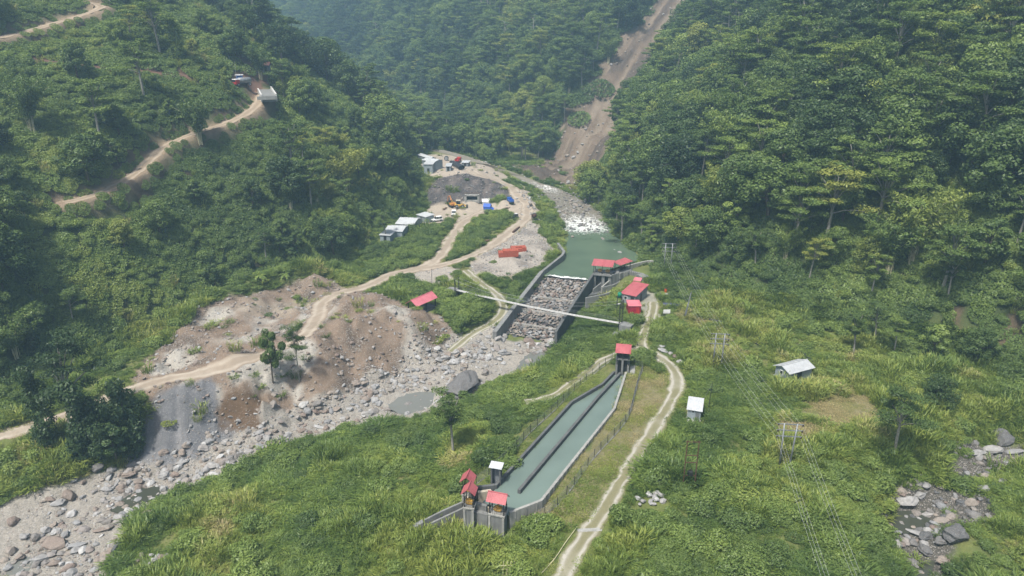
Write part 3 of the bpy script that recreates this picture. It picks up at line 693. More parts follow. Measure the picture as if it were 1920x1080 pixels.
# fast height look-up of the finished sheet
_yi = np.arange(len(_ys))
def G(x, y):
    x = np.asarray(x, float); y = np.asarray(y, float)
    r = np.interp(y, _ys, _yi); i = np.clip(r.astype(int), 0, len(_ys) - 2); fr = r - i
    def row(k):
        w = _ys[k] * 0.92 + 26; c = np.clip((x / w + 1) / 2 * (NX - 1), 0, NX - 1.001); j = c.astype(int); f = c - j
        z = GZ[k, j] + DZ[k, j]; z2 = GZ[k, j + 1] + DZ[k, j + 1]; return z + (z2 - z) * f
    a = row(i); b = row(i + 1); return a + (b - a) * fr
def Gs(x, y): return float(G(np.array([x]), np.array([y]))[0])
def on(px, py, dz=0.0):
    """point on the finished ground under a pixel"""
    p = at(px, py, G); p.z = Gs(p.x, p.y) + dz; return p

# ---- roads: ribbons of worn earth, wheel ruts as colour and 8 cm relief
ROAD_LABEL = {'hill_road': "pale dirt road climbing the wooded slope to a concrete ramp", 'upper_hill_road': "short stretch of dirt road near the top of the wooded slope", 'valley_road': "long dirt road across the spoil ground to the works yard",
              'works_road': "dirt road past the brick stacks to the far camp", 'river_track': "two-rut track curving down beside the weir", 'terrace_track': "pale two-rut track running the length of the grassy terrace", 'basin_track': "narrow worn track along the fence of the settling basin"}
def build_road(key):
    P, w, kind = ROADS[key]; P = smooth_path(P, 0.7); NA = 13
    V = []; C = []; n = len(P)
    xs = np.array([p[0] for p in P]); ys_ = np.array([p[1] for p in P])
    e0 = w * (1 + .25 * fbm(xs, ys_, 6, 2, 141) + .4 * fbm(xs, ys_, 1.6, 2, 142)); e1 = w * (1 + .25 * fbm(xs, ys_, 6, 2, 151) + .4 * fbm(xs, ys_, 1.6, 2, 152))
    for i, p in enumerate(P):
        t = (P[min(i + 1, n - 1)] - P[max(i - 1, 0)]); t.z = 0; t.normalize(); nr = Vector((-t.y, t.x, 0))
        for k in range(NA):
            u = -1 + 2 * k / (NA - 1); q = p + nr * (u * (e0[i] if u < 0 else e1[i]))
            V.append((q.x, q.y, u))
    V = np.array(V); u = V[:, 2].copy()
    V[:, 2] = H(V[:, 0], V[:, 1]) + 0.07
    gz = G(V[:, 0], V[:, 1]); V[:, 2] = np.maximum(V[:, 2], gz + 0.04)
    nz = fbm(V[:, 0], V[:, 1], 2.5, 3, 161)
    rut = np.exp(-((np.abs(u) - .56) / (.17 if kind == 'ruts' else .2)) ** 2)
    if kind == 'ruts':
        A = np.empty((len(V), 3)); A[:] = (0.18, 0.172, 0.1); A = lerp(A, (0.36, 0.345, 0.3), np.clip(rut * 1.25 + .5 * nz, 0, 1)); A = lerp(A, (0.15, 0.155, 0.08), smooth(.78, 1.0, np.abs(u)))
    elif kind == 'dust':
        A = np.empty((len(V), 3)); A[:] = (0.27, 0.225, 0.175); A = lerp(A, (0.38, 0.335, 0.275), np.clip(rut * .8 + .7 * nz, 0, 1)); A = lerp(A, (0.21, 0.165, 0.125), smooth(.8, 1.0, np.abs(u)))
    else:
        A = np.empty((len(V), 3)); A[:] = (0.25, 0.2, 0.145); A = lerp(A, (0.33, 0.275, 0.21), np.clip(rut + .4 * nz, 0, 1)); A = lerp(A, (0.2, 0.155, 0.1), smooth(.8, 1.0, np.abs(u)))
    V[:, 2] -= 0.03 * rut; V[:, 2] -= .06 * smooth(.9, 1, np.abs(u))
    idx = np.arange(n * NA).reshape(n, NA)
    F = np.stack([idx[:-1, :-1], idx[1:, :-1], idx[1:, 1:], idx[:-1, 1:]], -1).reshape(-1, 4)
    me = bpy.data.meshes.new(key); me.from_pydata(V.tolist(), [], F[:, ::-1].tolist())
    for p in me.polygons: p.use_smooth = True
    setattr_f(me, "albedo", np.concatenate([A, np.ones((len(V), 1))], 1), 'POINT', 'FLOAT_COLOR')
    me.materials.append(MATS["track"]); o = bpy.data.objects.new(key, me); COL.objects.link(o)
    tag(o, ROAD_LABEL[key], "track" if kind == 'ruts' else "road", kind="structure")
for k in ROADS: build_road(k)

# ---- water
def build_water():
    MA = 40; rows = []
    L = smooth_path(_rl, 1.2); 
    # resample both banks to the same number of stations
    def res(P, n):
        P = np.array([tuple(p) for p in smooth_path(P, 1.0)]); s = np.concatenate([[0], np.cumsum(np.linalg.norm(np.diff(P[:, :2], axis=0), axis=1))])
        return P, s
    n = 150; V = []; Fo = []
    a = np.linspace(0, len(RIV) - 1, n); i = np.arange(len(RIV)); A = np.array(_rl); B = np.array(_rr); fo = np.array([r[3] for r in RIV])
    for t in a:
        l = np.array([np.interp(t, i, A[:, k]) for k in range(3)]); r = np.array([np.interp(t, i, B[:, k]) for k in range(3)]); f = np.interp(t, i, fo)
        c = (l + r) / 2; l = c + (l - c) * 1.12; r = c + (r - c) * 1.12
        for k in range(MA):
            u = k / (MA - 1); q = l + (r - l) * u; V.append(q); Fo.append(f * (1 - (2 * u - 1) ** 4 * .5))
    V = np.array(V); Fo = np.array(Fo)
    V[:, 2] += smooth(.1, .4, Fo) * .35 * fbm(V[:, 0], V[:, 1], 1.6, 3, 171)
    idx = np.arange(n * MA).reshape(n, MA); F = np.stack([idx[:-1, :-1], idx[:-1, 1:], idx[1:, 1:], idx[1:, :-1]], -1).reshape(-1, 4)
    me = bpy.data.meshes.new("river"); me.from_pydata(V.tolist(), [], F.tolist()); setattr_f(me, "foam", Fo); setattr_f(me, "shallow", smooth(1.0, 2.2, V[:, 2]))
    for p in me.polygons: p.use_smooth = True
    me.materials.append(MATS["pool_water"]); o = bpy.data.objects.new("river", me); COL.objects.link(o)
    tag(o, "green river pool behind the weir with white rapids upstream", "river", kind="structure")
    for name, label, Gp, z, mat in WATERS:
        m = MB(); c = sum((Vector(g) for g in Gp), Vector()) / len(Gp); ring = []
        for g in smooth_path([*Gp, Gp[0]], .8)[:-1]:
            d = Vector(g) - c; k = 1.12 + .1 * math.sin(d.x * 2.3 + d.y * 1.7); ring.append((c.x + d.x * k, c.y + d.y * k, z))
        m.add(ring, [tuple(range(len(ring)))]); tag(m.build(name, mat), label, "water", kind="structure")
build_water()

# ================================================================== BUILT THINGS
KEEP = [[p[:2] for p in BASIN]]
SIGHT = []
CUTBANK = at(470, 140)
def keep_rect(c, L, W, rz, pad=.3):
    ca, sa = math.cos(rz), math.sin(rz); l, w = L / 2 + pad, W / 2 + pad
    KEEP.append([(c[0] + x * ca - y * sa, c[1] + x * sa + y * ca) for x, y in ((-l, -w), (l, -w), (l, w), (-l, w))])
def sight(p, half, start): SIGHT.append((p[0], p[1], half, start))
def frame(pxs, z):
    """rectangle (centre, length, width, heading) from four pixel corners A B C D seen at height z"""
    A, B, C, D = (Vector(pix(*p, z)) for p in pxs); c = (A + B + C + D) / 4
    ux = ((B - A) + (C - D)) / 2; uy = ((D - A) + (C - B)) / 2; rz = math.atan2(ux.y, ux.x)
    n = Vector((-math.sin(rz), math.cos(rz), 0)); return c, ux.length, abs(uy.dot(n)), rz
def gable_roof(root, L, W, ze, rise, over, mat, th=.06, names="roof_panel", axis='x'):
    """two roof panels and a ridge cap, local frame, ridge along x (or y)"""
    l, w = L / 2 + over, W / 2 + over; k = rise / (W / 2); z0 = ze - k * over
    sw = (lambda p: p) if axis == 'x' else (lambda p: (-p[1], p[0], p[2]))
    for s in (-1, 1):
        q = [(-l, s * w, z0), (l, s * w, z0), (l, 0, ze + rise), (-l, 0, ze + rise)]
        MB().slab([sw(p) for p in q], th).build(names, mat, root)
    MB().tube([sw((-l, 0, ze + rise + .03)), sw((l, 0, ze + rise + .03))], .09, 6).build("ridge_cap", mat, root)
def mono_roof(root, L, W, zf, zb, over, mat, th=.06):
    l, w = L / 2 + over, W / 2 + over; MB().slab([(-l, -w, zf), (l, -w, zf), (l, w, zb), (-l, w, zb)], th).build("roof", mat, root)
def posts(root, pts, z0, z1, r, mat="steel_dark"):
    for x, y in pts: MB().box((x, y, (z0 + z1) / 2), (r * 2, r * 2, z1 - z0)).build("post", mat, root)
def gable_walls(root, L, W, h, rise, mat, axis='x', base=-.8):
    l, w = L / 2, W / 2; m = MB()
    V = [(-l, -w, base), (l, -w, base), (l, w, base), (-l, w, base), (-l, -w, h), (l, -w, h), (l, w, h), (-l, w, h), (-l, 0, h + rise - .03), (l, 0, h + rise - .03)]
    if axis == 'y': V = [(-y, x, z) for x, y, z in V]
    m.add(V, [(0, 1, 5, 4), (2, 3, 7, 6), (1, 2, 6, 9, 5), (3, 0, 4, 8, 7), (4, 5, 9, 8), (6, 7, 8, 9)]); return m.build("wall", mat, root)
def door(root, x, y, w, h, rz=0.0, mat="steel_dark", z=0.0):
    d = MB().box((x, y, z + h / 2), (w, .08, h), rz).build("door", mat, root); return d
def window(root, x, y, z, w, h, rz=0.0):
    f = MB().box((x, y, z), (w, .07, h), rz).build("window_frame", "paint_white", root); MB().box((x, y, z), (w * .8, .1, h * .8), rz).build("pane", "glass_dark", f)

# ---- weir with stone apron
def build_weir():
    c = (W_L0 + W_R0 + W_L1 + W_R1) / 4; root = thing("weir", "stepped stone weir between two concrete side walls", "weir", (0, 0, 0))
    wl = [pix(927, 622, -2.3), pix(970, 566, -.2), pix(1015, 509, 2.3), pix(1054, 478, 2.9), pix(1058, 471, 2.9), pix(1046, 455, 3.0)]
    wr = [pix(1042, 621, -.9), pix(1075, 568, 1.0), pix(1112, 513, 2.9)]
    MB().wall(wl[:3], 1.15, [-6, -4.2, -2.0]).build("side_wall", "concrete", root, bevel=.05)
    MB().wall([wl[2], wl[3], wl[4], wl[5]], .8, -1.0).build("wing_wall", "concrete", root, bevel=.05)
    MB().wall(wr, .7, [-6.5, -4.6, -2.4]).build("side_wall", "concrete_dark", root, bevel=.05)
    foot = [Vector(p) + Vector((1.1, -.3, 0)) for p in wr]; 
    MB().wall([(p.x, p.y, G_ + .18) for p, G_ in zip(foot[:2], [Gs(p.x, p.y) for p in foot[:2]])], .3, -5).build("footing", "concrete_light", root)
    up = (W_L0 + W_R0) / 2 - (W_L1 + W_R1) / 2; up.z = 0; up.normalize()
    MB().wall([W_L0 + Vector((0, 0, .1)), W_R0 + Vector((0, 0, .1))], .8, -2.5).build("crest", "concrete_light", root, bevel=.05)
    # bed slab under the stones
    q = [W_L0, W_R0, W_R1, W_L1]; m = MB(); dn = Vector((0, 0, -.75))
    m.add([W_L0 + dn, W_R0 + dn, W_R1 + dn, W_L1 + dn], [(3, 2, 1, 0)]); m.build("bed", "concrete_dark", root)
    for a, b in (((966, 581), (1062, 592)), ((983, 556), (1078, 567)), ((945, 604), (1046, 616))):
        f = (a[1] - 515) / (622 - 515); z = .8 + (-4.7 - .8) * f; P0 = W_L0.lerp(W_L1, f); P1 = W_R0.lerp(W_R1, f)
        MB().wall([P0 + Vector((0, 0, .02)), P1 + Vector((0, 0, .02))], .35, z - 1.4).build("sill", "concrete_light", root, bevel=.03)
    rg = np.random.default_rng(5); n = 0; stuff = []
    cand = []
    nu, nv = 17, 40
    for i in range(nv):
        for j in range(nu):
            u = (j + .5 + .7 * (rg.random() - .5)) / nu; v = (i + .5 + .7 * (rg.random() - .5)) / nv; cand.append((u, v, .42 + .38 * rg.random()))
    order = sorted(range(len(cand)), key=lambda k: -cand[k][2])
    for rank, k in enumerate(order):
        u, v, s = cand[k]; p = W_L0.lerp(W_R0, u).lerp(W_L1.lerp(W_R1, u), v) + Vector((0, 0, -.42 + .22 * rg.random())); me = ROCKS[k % len(ROCKS)]; e = rg.random(3) * 6.28
        if rank < 300:
            o = bpy.data.objects.new("stone", me); COL.objects.link(o); o.parent = root; o.location = p; o.rotation_euler = (.5 * math.sin(e[0]), .5 * math.sin(e[1]), e[2]); o.scale = (s, s * .8, s * .7); o["tint"] = float(rg.choice([.05, .12, .2, .35, .45, .5, .58, .75, .9]))
        else: stuff.append((p, e, s, me))
    bm = bmesh.new()
    for p, e, s, me in stuff:
        b0 = len(bm.verts); bm.from_mesh(KINDS_ROCK[int(e[0] * 10) % len(KINDS_ROCK)]); bm.verts.ensure_lookup_table()
        M = Matrix.Translation(p) @ Matrix.Rotation(e[2], 4, 'Z') @ Matrix.Rotation(.5 * math.sin(e[0]), 4, 'X') @ Matrix.Diagonal((s, s * .8, s * .7, 1))
        bmesh.ops.transform(bm, matrix=M, verts=bm.verts[b0:])
    me = bpy.data.meshes.new("stones"); bm.to_mesh(me); bm.free(); me.materials.append(MATS["rock"]); o = bpy.data.objects.new("packed_stones", me); COL.objects.link(o); o.parent = root; o["kind"] = "stuff"; o["tint"] = .35
    KEEP.append([(p.x, p.y) for p in (W_L0, W_R0, W_R1, W_L1)]); KEEP.append([pix(927, 622, -2.3)[:2], pix(1015, 509, 2.3)[:2], pix(1054, 478, 2.9)[:2], pix(1112, 513, 2.9)[:2], pix(1042, 621, -.9)[:2]])
def rock_mesh(seed, sub=2):
    rg = np.random.default_rng(seed); bm = bmesh.new(); bmesh.ops.create_icosphere(bm, subdivisions=sub, radius=1.0)
    pl = [(lambda v: v / np.linalg.norm(v))(rg.normal(size=3)) for _ in range(9)]; pd = .55 + .35 * rg.random(9); ph = rg.random(3) * 6
    for v in bm.verts:
        c = np.array(v.co)
        for n_, d_ in zip(pl, pd):
            k = c @ n_ - d_
            if k > 0: c = c - n_ * k * .85
        c *= 1 + .12 * math.sin(c[0] * 4 + ph[0]) * math.sin(c[1] * 5 + ph[1]) + .07 * math.sin(c[2] * 9 + ph[2]) + .05 * math.sin(c[0] * 11 + ph[1]) * math.sin(c[2] * 8 + ph[0])
        v.co = Vector(c * np.array([1, .8, .62]))
    me = bpy.data.meshes.new("rock"); bm.to_mesh(me); bm.free(); me.materials.append(MATS["rock"]); return me
ROCKS = [rock_mesh(s, 3 if s < 202 else 2) for s in range(200, 208)]; KINDS_ROCK = [rock_mesh(s, 1) for s in range(200, 206)]
build_weir()

# ---- footbridge over the weir
def build_bridge():
    A = Vector(pix(855, 543, 2.3)); B = Vector(pix(1166, 606, 1.9)); d = (B - A); L = d.length; t = d.normalized(); n = Vector((-t.y, t.x, 0)).normalized()
    root = thing("footbridge", "long narrow suspended footbridge crossing above the weir", "bridge", (0, 0, 0))
    def P(s, o, z): return A + t * s + n * o + Vector((0, 0, z - .5 * math.sin(math.pi * min(max(s / L, 0), 1))))
    m = MB(); k = 24
    for i in range(k):
        a, b = L * i / k + .02, L * (i + 1) / k - .02
        MB().slab([P(a, -.5, 0), P(b, -.5, 0), P(b, .5, 0), P(a, .5, 0)], .07).build("deck_panel", "deck_concrete", root)
    for s in (-.45, .45):
        m = MB(); m.tube([P(L * i / 24, s, 1.0) for i in range(25)], .022, 5); m.tube([P(L * i / 24, s, -.1) for i in range(25)], .04, 5)
        for i in range(0, 49): m.tube([P(L * i / 48, s, -.1), P(L * i / 48, s, 1.0)], .012, 4, False)
        m.build("handrail", "galvanised", root)
    for s0, h in ((.3, 5.2), (L - .3, 7.0)):
        for s in (-.95, .95):
            p = P(s0, s, 0); g = Gs(p.x, p.y); m = MB()
            for dx in (-.14, .14):
                for dy in (-.14, .14): m.tube([(p.x + dx, p.y + dy, g - .5), (p.x + dx * .7, p.y + dy * .7, g + h)], .045, 4)
            for q in range(9):
                z = g + h * (q + .5) / 9; m.tube([(p.x - .14, p.y - .14, z), (p.x + .14, p.y + .14, z + .3)], .03, 4, False); m.tube([(p.x + .14, p.y - .14, z), (p.x - .14, p.y + .14, z + .3)], .03, 4, False)
            m.build("tower_leg", "steel_dark", root)
        p0 = P(s0, -.95, 0); p1 = P(s0, .95, 0); g = (Gs(p0.x, p0.y) + Gs(p1.x, p1.y)) / 2
        MB().tube([(p0.x, p0.y, g + h - .1), (p1.x, p1.y, g + h - .1)], .06, 6).build("cross_beam", "steel_dark", root)
        # main cables hang from tower to tower: built with the second tower
    for s in (-.95, .95):
        a = P(.3, s, 0); b = P(L - .3, s, 0); za = Gs(a.x, a.y) + 5.0; zb = Gs(b.x, b.y) + 6.8
        m = MB(); pts = []
        for i in range(25):
            f = i / 24; q = a.lerp(b, f); q.z = za + (zb - za) * f - 4.2 * 4 * f * (1 - f) * .7; pts.append(q)
        m.tube(pts, .022, 4); m.build("cable", "steel_grey", root)
    for e, s0, dz in ((A, -1.2, 0), (B, L + 1.2, 0)):
        c = P(s0, 0, 0); g = Gs(c.x, c.y); MB().box((c.x, c.y, (g - .8 + c.z + .05) / 2), (2.8, 2.6, c.z + .05 - g + .8), math.atan2(t.y, t.x)).build("abutment", "concrete", root, bevel=.05)
    q = Vector(pix(899, 560, .8)); MB().box((q.x, q.y, q.z - .6), (.5, 1.6, 2.6), math.atan2(t.y, t.x)).build("pier", "concrete", root)
    KEEP.append([tuple(P(-2, -1.2, 0)[:2]), tuple(P(1, -1.2, 0)[:2]), tuple(P(1, 1.2, 0)[:2]), tuple(P(-2, 1.2, 0)[:2])]); KEEP.append([tuple(P(L - 1, -1.4, 0)[:2]), tuple(P(L + 2.6, -1.4, 0)[:2]), tuple(P(L + 2.6, 1.4, 0)[:2]), tuple(P(L - 1, 1.4, 0)[:2])])
build_bridge()

# ---- intake at the right end of the weir
def hoist(root, x, y, z, mat="gear_yellow"):
    g = MB(); g.box((x, y, z + .35), (.9, .5, .3)); g.tube([(x - .35, y - .3, z + .6), (x - .35, y + .3, z + .6)], .28, 10); g.tube([(x + .35, y - .3, z + .6), (x + .35, y + .3, z + .6)], .28, 10); g.box((x, y, z + .85), (.3, .3, .5)); g.build("hoist", mat, root)
def build_intake():
    O = Vector(pix(1112, 513, 3.0)); X1 = Vector(pix(1145, 516, 3.0)); rz = math.atan2(X1.y - O.y, X1.x - O.x); L = (X1 - O).length
    root = thing("intake_structure", "grey concrete sluice intake with two gates beside the weir", "intake", O, rz)
    k = L / 30.0
    def bx(x0, x1, y0, y1, z0, z1, name, mat="concrete"): MB().box(((x0 + x1) / 2 * k, (y0 + y1) / 2, (z0 + z1) / 2 - 3.0), ((x1 - x0) * k, y1 - y0, z1 - z0)).build(name, mat, root, bevel=.04)
    bx(0, 5, 0, 4.2, -5, 2.6, "pier"); bx(15, 20, 0, 4.2, -4.5, 2.6, "pier"); bx(26, 31, 0, 4.2, -4, 2.6, "pier")
    bx(-1, 32, -.3, 4.4, 2.602, 3.0, "deck_slab")
    bx(5.2, 14.8, .7, 1.0, -4, 2.5, "gate", "steel_dark"); bx(20.2, 25.8, .7, 1.0, -3.5, 2.5, "gate", "steel_dark")
    bx(5.05, 14.95, 1.2, 4.0, -5, -1.2, "floor", "concrete_dark"); bx(20.05, 25.95, 1.2, 4.0, -5, -.8, "floor", "concrete_dark")
    hoist(root, 10 * k, 1.8, 0); hoist(root, 23 * k, 1.8, 0); 
    m = MB()
    for x in np.linspace(-.5, 31.5, 12): m.tube([(x * k, -.2, 0), (x * k, -.2, 1.0)], .025, 4)
    m.tube([(-.5 * k, -.2, 1.0), (31.5 * k, -.2, 1.0)], .03, 4); m.tube([(-.5 * k, -.2, .5), (31.5 * k, -.2, .5)], .02, 4); m.build("railing", "steel_dark", root)
    l = L / 2 + .35
    posts(root, [(0.1, .3), (L / 2, .3), (L - .1, .3), (.1, 3.2), (L - .1, 3.2)], 0, 2.6, .07)
    MB().slab([(-.5, -.2, 2.45), (L + .5, -.2, 2.45), (L + .5, 3.6, 3.3), (-.5, 3.6, 3.3)], .06).build("roof", "roof_red", root)
    KEEP.append([pix(1108, 520, 2)[:2], pix(1113, 505, 3)[:2], pix(1150, 505, 3)[:2], pix(1172, 498, 3)[:2], pix(1230, 488, 3)[:2], pix(1218, 520, 2)[:2], pix(1210, 535, 1.5)[:2], pix(1176, 535, 1.5)[:2], pix(1098, 560, .5)[:2]])
    # second gate house on the settling chamber
    c, L2, W2, rz2 = frame([(1160.4, 497), (1182, 489.5), (1175, 484), (1153.7, 491.5)], 5.5)
    r2 = thing("gate_house", "open red-roofed gate shelter set askew behind the sluice gates", "gate house", (c.x, c.y, 3.0), rz2)
    MB().box((0, 0, -.9), (L2 + .4, W2 + .6, 1.75)).build("platform", "concrete", r2, bevel=.04); posts(r2, [(-L2 / 2 + .3, -W2 / 2 + .3), (L2 / 2 - .3, -W2 / 2 + .3), (L2 / 2 - .3, W2 / 2 - .3), (-L2 / 2 + .3, W2 / 2 - .3)], -.02, 2.5, .07)
    hoist(r2, -.5, 0, -.03, "steel_dark"); hoist(r2, .8, 0, -.03, "steel_dark"); mono_roof(r2, L2, W2, 2.35, 2.75, .25, "roof_red")
    r3 = thing("intake_channel", "concrete settling channel with walls curving down from the intake", "channel", (0, 0, 0))
    MB().wall([pix(1146, 515, 3.0), pix(1161, 511, 3.0), pix(1178, 507, 3.0)], .6, -2.2).build("chamber_wall", "concrete", r3, bevel=.04)
    MB().wall([pix(1179.5, 506.6, 2.9), pix(1207, 513, 2.6)], .5, -1.5).build("chamber_wall", "concrete", r3, bevel=.04)
    m = MB(); 
    a, b = Vector(pix(1161, 511, 3.0)), Vector(pix(1178, 507, 3.0))
    for i in range(6):
        q = a.lerp(b, (i + .5) / 6); m.box((q.x, q.y - .42, q.z - 2), (.2, .3, 3.8))
    a, b = Vector(pix(1180, 507, 2.9)), Vector(pix(1205, 512.6, 2.6))
    for i in range(7):
        q = a.lerp(b, (i + .5) / 7); m.box((q.x, q.y - .38, q.z - 1.6), (.2, .3, 3.0))
    m.build("buttress", "concrete_light", r3)
    c, l3, w3, z3 = frame([(1200, 521), (1213, 519), (1212, 511.5), (1199, 513.5)], 2.7); MB().box((c.x, c.y, 1.0), (l3, w3, 3.4), z3).build("corner_chamber", "concrete", r3, bevel=.05)
    MB().wall([pix(1128, 538, .5), pix(1136, 531, 1.0), pix(1146, 523, 1.6)], .35, -3).build("divider_wall", "concrete_light", r3, bevel=.03)
    MB().wall([pix(1129, 538.5, .45), pix(1150, 533.5, .5), pix(1163, 527, .7)], .35, -3).build("divider_wall", "concrete", r3, bevel=.03)
    MB().wall([pix(1112, 542, -.2), pix(1120, 535.5, .5), pix(1127, 530, 1.1)], .35, -4.5).build("divider_wall", "concrete", r3, bevel=.03)
    MB().wall([pix(1098, 558, .9), pix(1131, 551.5, 1.2), pix(1156, 543.5, 1.5), pix(1172, 535.5, 1.7), pix(1176, 527, 1.7)], .4, -2.5).build("outer_wall", "concrete", r3, bevel=.03)
    MB().prism([pix(1102, 555, -1.4)[:2], pix(1130, 550, -1.4)[:2], pix(1170, 535, -1.0)[:2], pix(1165, 524, -1)[:2], pix(1130, 533, -1.4)[:2]], -3.5, -1.3).build("channel_floor", "concrete_dark", r3)
    r4 = thing("wing_wall", "low concrete wall curving from the intake to the wooded bank", "wall", (0, 0, 0)); MB().wall(smooth_path([pix(1169, 500, 2.9), pix(1194, 493, 2.9), pix(1215, 488.5, 3.0), pix(1230, 488, 3.2)], 1.5), .5, .2).build("wall_run", "concrete_light", r4, bevel=.03)
build_intake()

# ---- red-roofed control house, its lean-to and the maroon shed
def build_control():
    c, L, W, rz = frame([(1175, 549), (1206, 555), (1204.5, 533.5), (1175.5, 527)], 4.6); g = 1.55
    r = thing("control_house", "grey block house with faded red sheet roof beside the intake", "house", (c.x, c.y, g), rz); h = 2.5; l, w = L - .7, W - .7
    m = MB(); m.add([(-l / 2, -w / 2, -.8), (l / 2, -w / 2, -.8), (l / 2, w / 2, -.8), (-l / 2, w / 2, -.8), (-l / 2, -w / 2, h), (l / 2, -w / 2, h), (l / 2, w / 2, h + .75), (-l / 2, w / 2, h + .75)], [(0, 1, 5, 4), (1, 2, 6, 5), (2, 3, 7, 6), (3, 0, 4, 7), (4, 5, 6, 7)]); m.build("wall", "block_wall", r)
    MB().slab([(-L / 2, -W / 2, h + .02), (L / 2, -W / 2, h + .02), (L / 2, W / 2, h + .95), (-L / 2, W / 2, h + .95)], .06).build("roof", "roof_red", r); door(r, l * .3, -w / 2 - .02, .9, 2.0); window(r, -l * .2, -w / 2 - .02, 1.5, .9, .9); door(r, l / 2 + .02, 0, .9, 2.0, math.pi / 2)
    keep_rect(c, L, W, rz, .5)
    c, L, W, rz = frame([(1188, 525.4), (1202.5, 527), (1203, 522), (1189, 520.4)], 4.0)
    r = thing("gate_shelter", "tiny pink-roofed shelter behind the control house", "shelter", (c.x, c.y, 1.6), rz); MB().slab([(-L / 2, -W / 2, 2.3), (L / 2, -W / 2, 2.3), (L / 2, W / 2, 2.6), (-L / 2, W / 2, 2.6)], .05).build("roof", "roof_pink", r); posts(r, [(-L / 2 + .15, -W / 2 + .15), (L / 2 - .15, -W / 2 + .15), (L / 2 - .15, W / 2 - .15), (-L / 2 + .15, W / 2 - .15)], -.3, 2.3, .06); hoist(r, 0, 0, .1, "steel_dark"); keep_rect(c, L, W, rz)
    c, L, W, rz = frame([(1175.5, 574), (1202, 574.3), (1200, 564), (1176.3, 564.4)], 3.6)
    r = thing("maroon_shed", "maroon sheet-metal shed with pale pink roof below the control house", "shed", (c.x, c.y, 1.4), rz); l, w = L - .3, W - .3
    MB().box((0, 0, .7), (l, w, 2.9)).build("wall", "paint_maroon", r, bevel=.02); MB().slab([(-L / 2, -W / 2, 2.2), (L / 2, -W / 2, 2.2), (L / 2, W / 2, 2.5), (-L / 2, W / 2, 2.5)], .06).build("roof", "roof_pink", r); door(r, l * .22, -w / 2 - .02, .8, 1.8, 0, "paint_red"); keep_rect(c, L, W, rz, .5)
    # tank tower
    p = on(1160, 588); r = thing("water_tank", "green plastic water tank on a slender steel tower", "water tank", p); t = MB()
    for s in range(1): MB().tube([(0, 0, 4.4), (0, 0, 5.45), (0, 0, 5.62)], [.52, .52, .3], 16).build("tank", "plastic_green", r, True); MB().tube([(0, 0, 5.62), (0, 0, 5.75)], .2, 10).build("lid", "plastic_green", r)
    for x in (-.55, .55):
        for y in (-.55, .55): MB().tube([(x, y, -.3), (x * .9, y * .9, 4.3)], .06, 5).build("leg", "steel_dark", r)
    MB().box((0, 0, 4.34), (1.3, 1.3, .1)).build("platform", "steel_dark", r); m = MB()
    for z in (1.2, 2.6): 
        m.tube([(-.5, -.5, z), (.5, -.5, z)], .03, 4); m.tube([(-.5, .5, z), (.5, .5, z)], .03, 4); m.tube([(-.5, -.5, z), (-.5, .5, z)], .03, 4); m.tube([(.5, -.5, z), (.5, .5, z)], .03, 4)
    m.tube([(-.5, -.5, .2), (.5, -.5, 2.6)], .02, 4); m.build("brace", "steel_dark", r)
    MB().box((0, -.2, 2.7), (.9, .3, .06)).build("landing", "paint_white", r)
    # slabs, drum, pipes, sign, loose blocks
    for pts, lab in (([(1185, 599), (1203, 600.5), (1204, 594.5), (1187, 594)], "mossy concrete slab lying below the maroon shed"), ([(1149, 622), (1163, 625.5), (1167, 621), (1152, 618)], "flat concrete slab in the grass below the footbridge landing")):
        c, L, W, rz = frame(pts, 1.3 if pts[0][1] < 610 else .8); g = Gs(c.x, c.y); tag(MB().box((c.x, c.y, g + .18), (L, W, .5), rz).build("concrete_slab", "concrete", bevel=.04), lab, "slab"); keep_rect(c, L, W, rz)
    p = on(1248, 547.5); r = thing("oil_drum", "orange steel drum standing on the short grass", "drum", p); MB().tube([(0, 0, 0), (0, 0, .3), (0, 0, .32), (0, 0, .6), (0, 0, .62), (0, 0, .95)], [.33, .33, .36, .36, .33, .33], 14).build("body", "plastic_orange", r); MB().tube([(0, 0, .95), (0, 0, .98)], .34, 14).build("lid", "rust", r)
    for i, (q, lab) in enumerate((((1234, 552), "dark stone slab by the gravel forecourt"), ((1250, 553), "pale flat block nearer the orange drum"), ((1262, 553.5), "pale flat block beyond the orange drum"))):
        p = on(*q); tag(MB().box((p.x, p.y, p.z + .15), (1.6, .8, .45), .15 * i - .1).build("stone_block", "concrete_light" if i else "concrete_dark", bevel=.12), lab, "block"); keep_rect(p, 1.6, .8, 0)
    a, b = on(1243, 574), on(1277, 575.5); r = thing("pipe_bundle", "bundle of dark blue steel pipes laid on supports in the yard", "pipes", (0, 0, 0)); d = (b - a); n = Vector((-d.y, d.x, 0)).normalized()
    for i in range(5): MB().tube([a + n * (i * .32 - .6) + Vector((0, 0, .55 + .0 * i)), b + n * (i * .32 - .6) + Vector((0, 0, .55))], .15, 10).build("pipe", "pipe_blue", r)
    for f in (.12, .88):
        q = a.lerp(b, f); MB().box((q.x, q.y, q.z + .18), (.2, 2.0, .44), math.atan2(d.y, d.x)).build("support", "timber", r)
    KEEP.append([tuple((a - n)[:2]), tuple((b - n)[:2]), tuple((b + n)[:2]), tuple((a + n)[:2])])
    p = on(1249.5, 593); r = thing("sign_board", "blank white board on two posts at the yard fence", "sign", p, .05); MB().box((0, 0, 1.25), (1.7, .06, 1.0)).build("board", "paint_white", r); posts(r, [(-.7, .06), (.7, .06)], -.3, 1.75, .04)
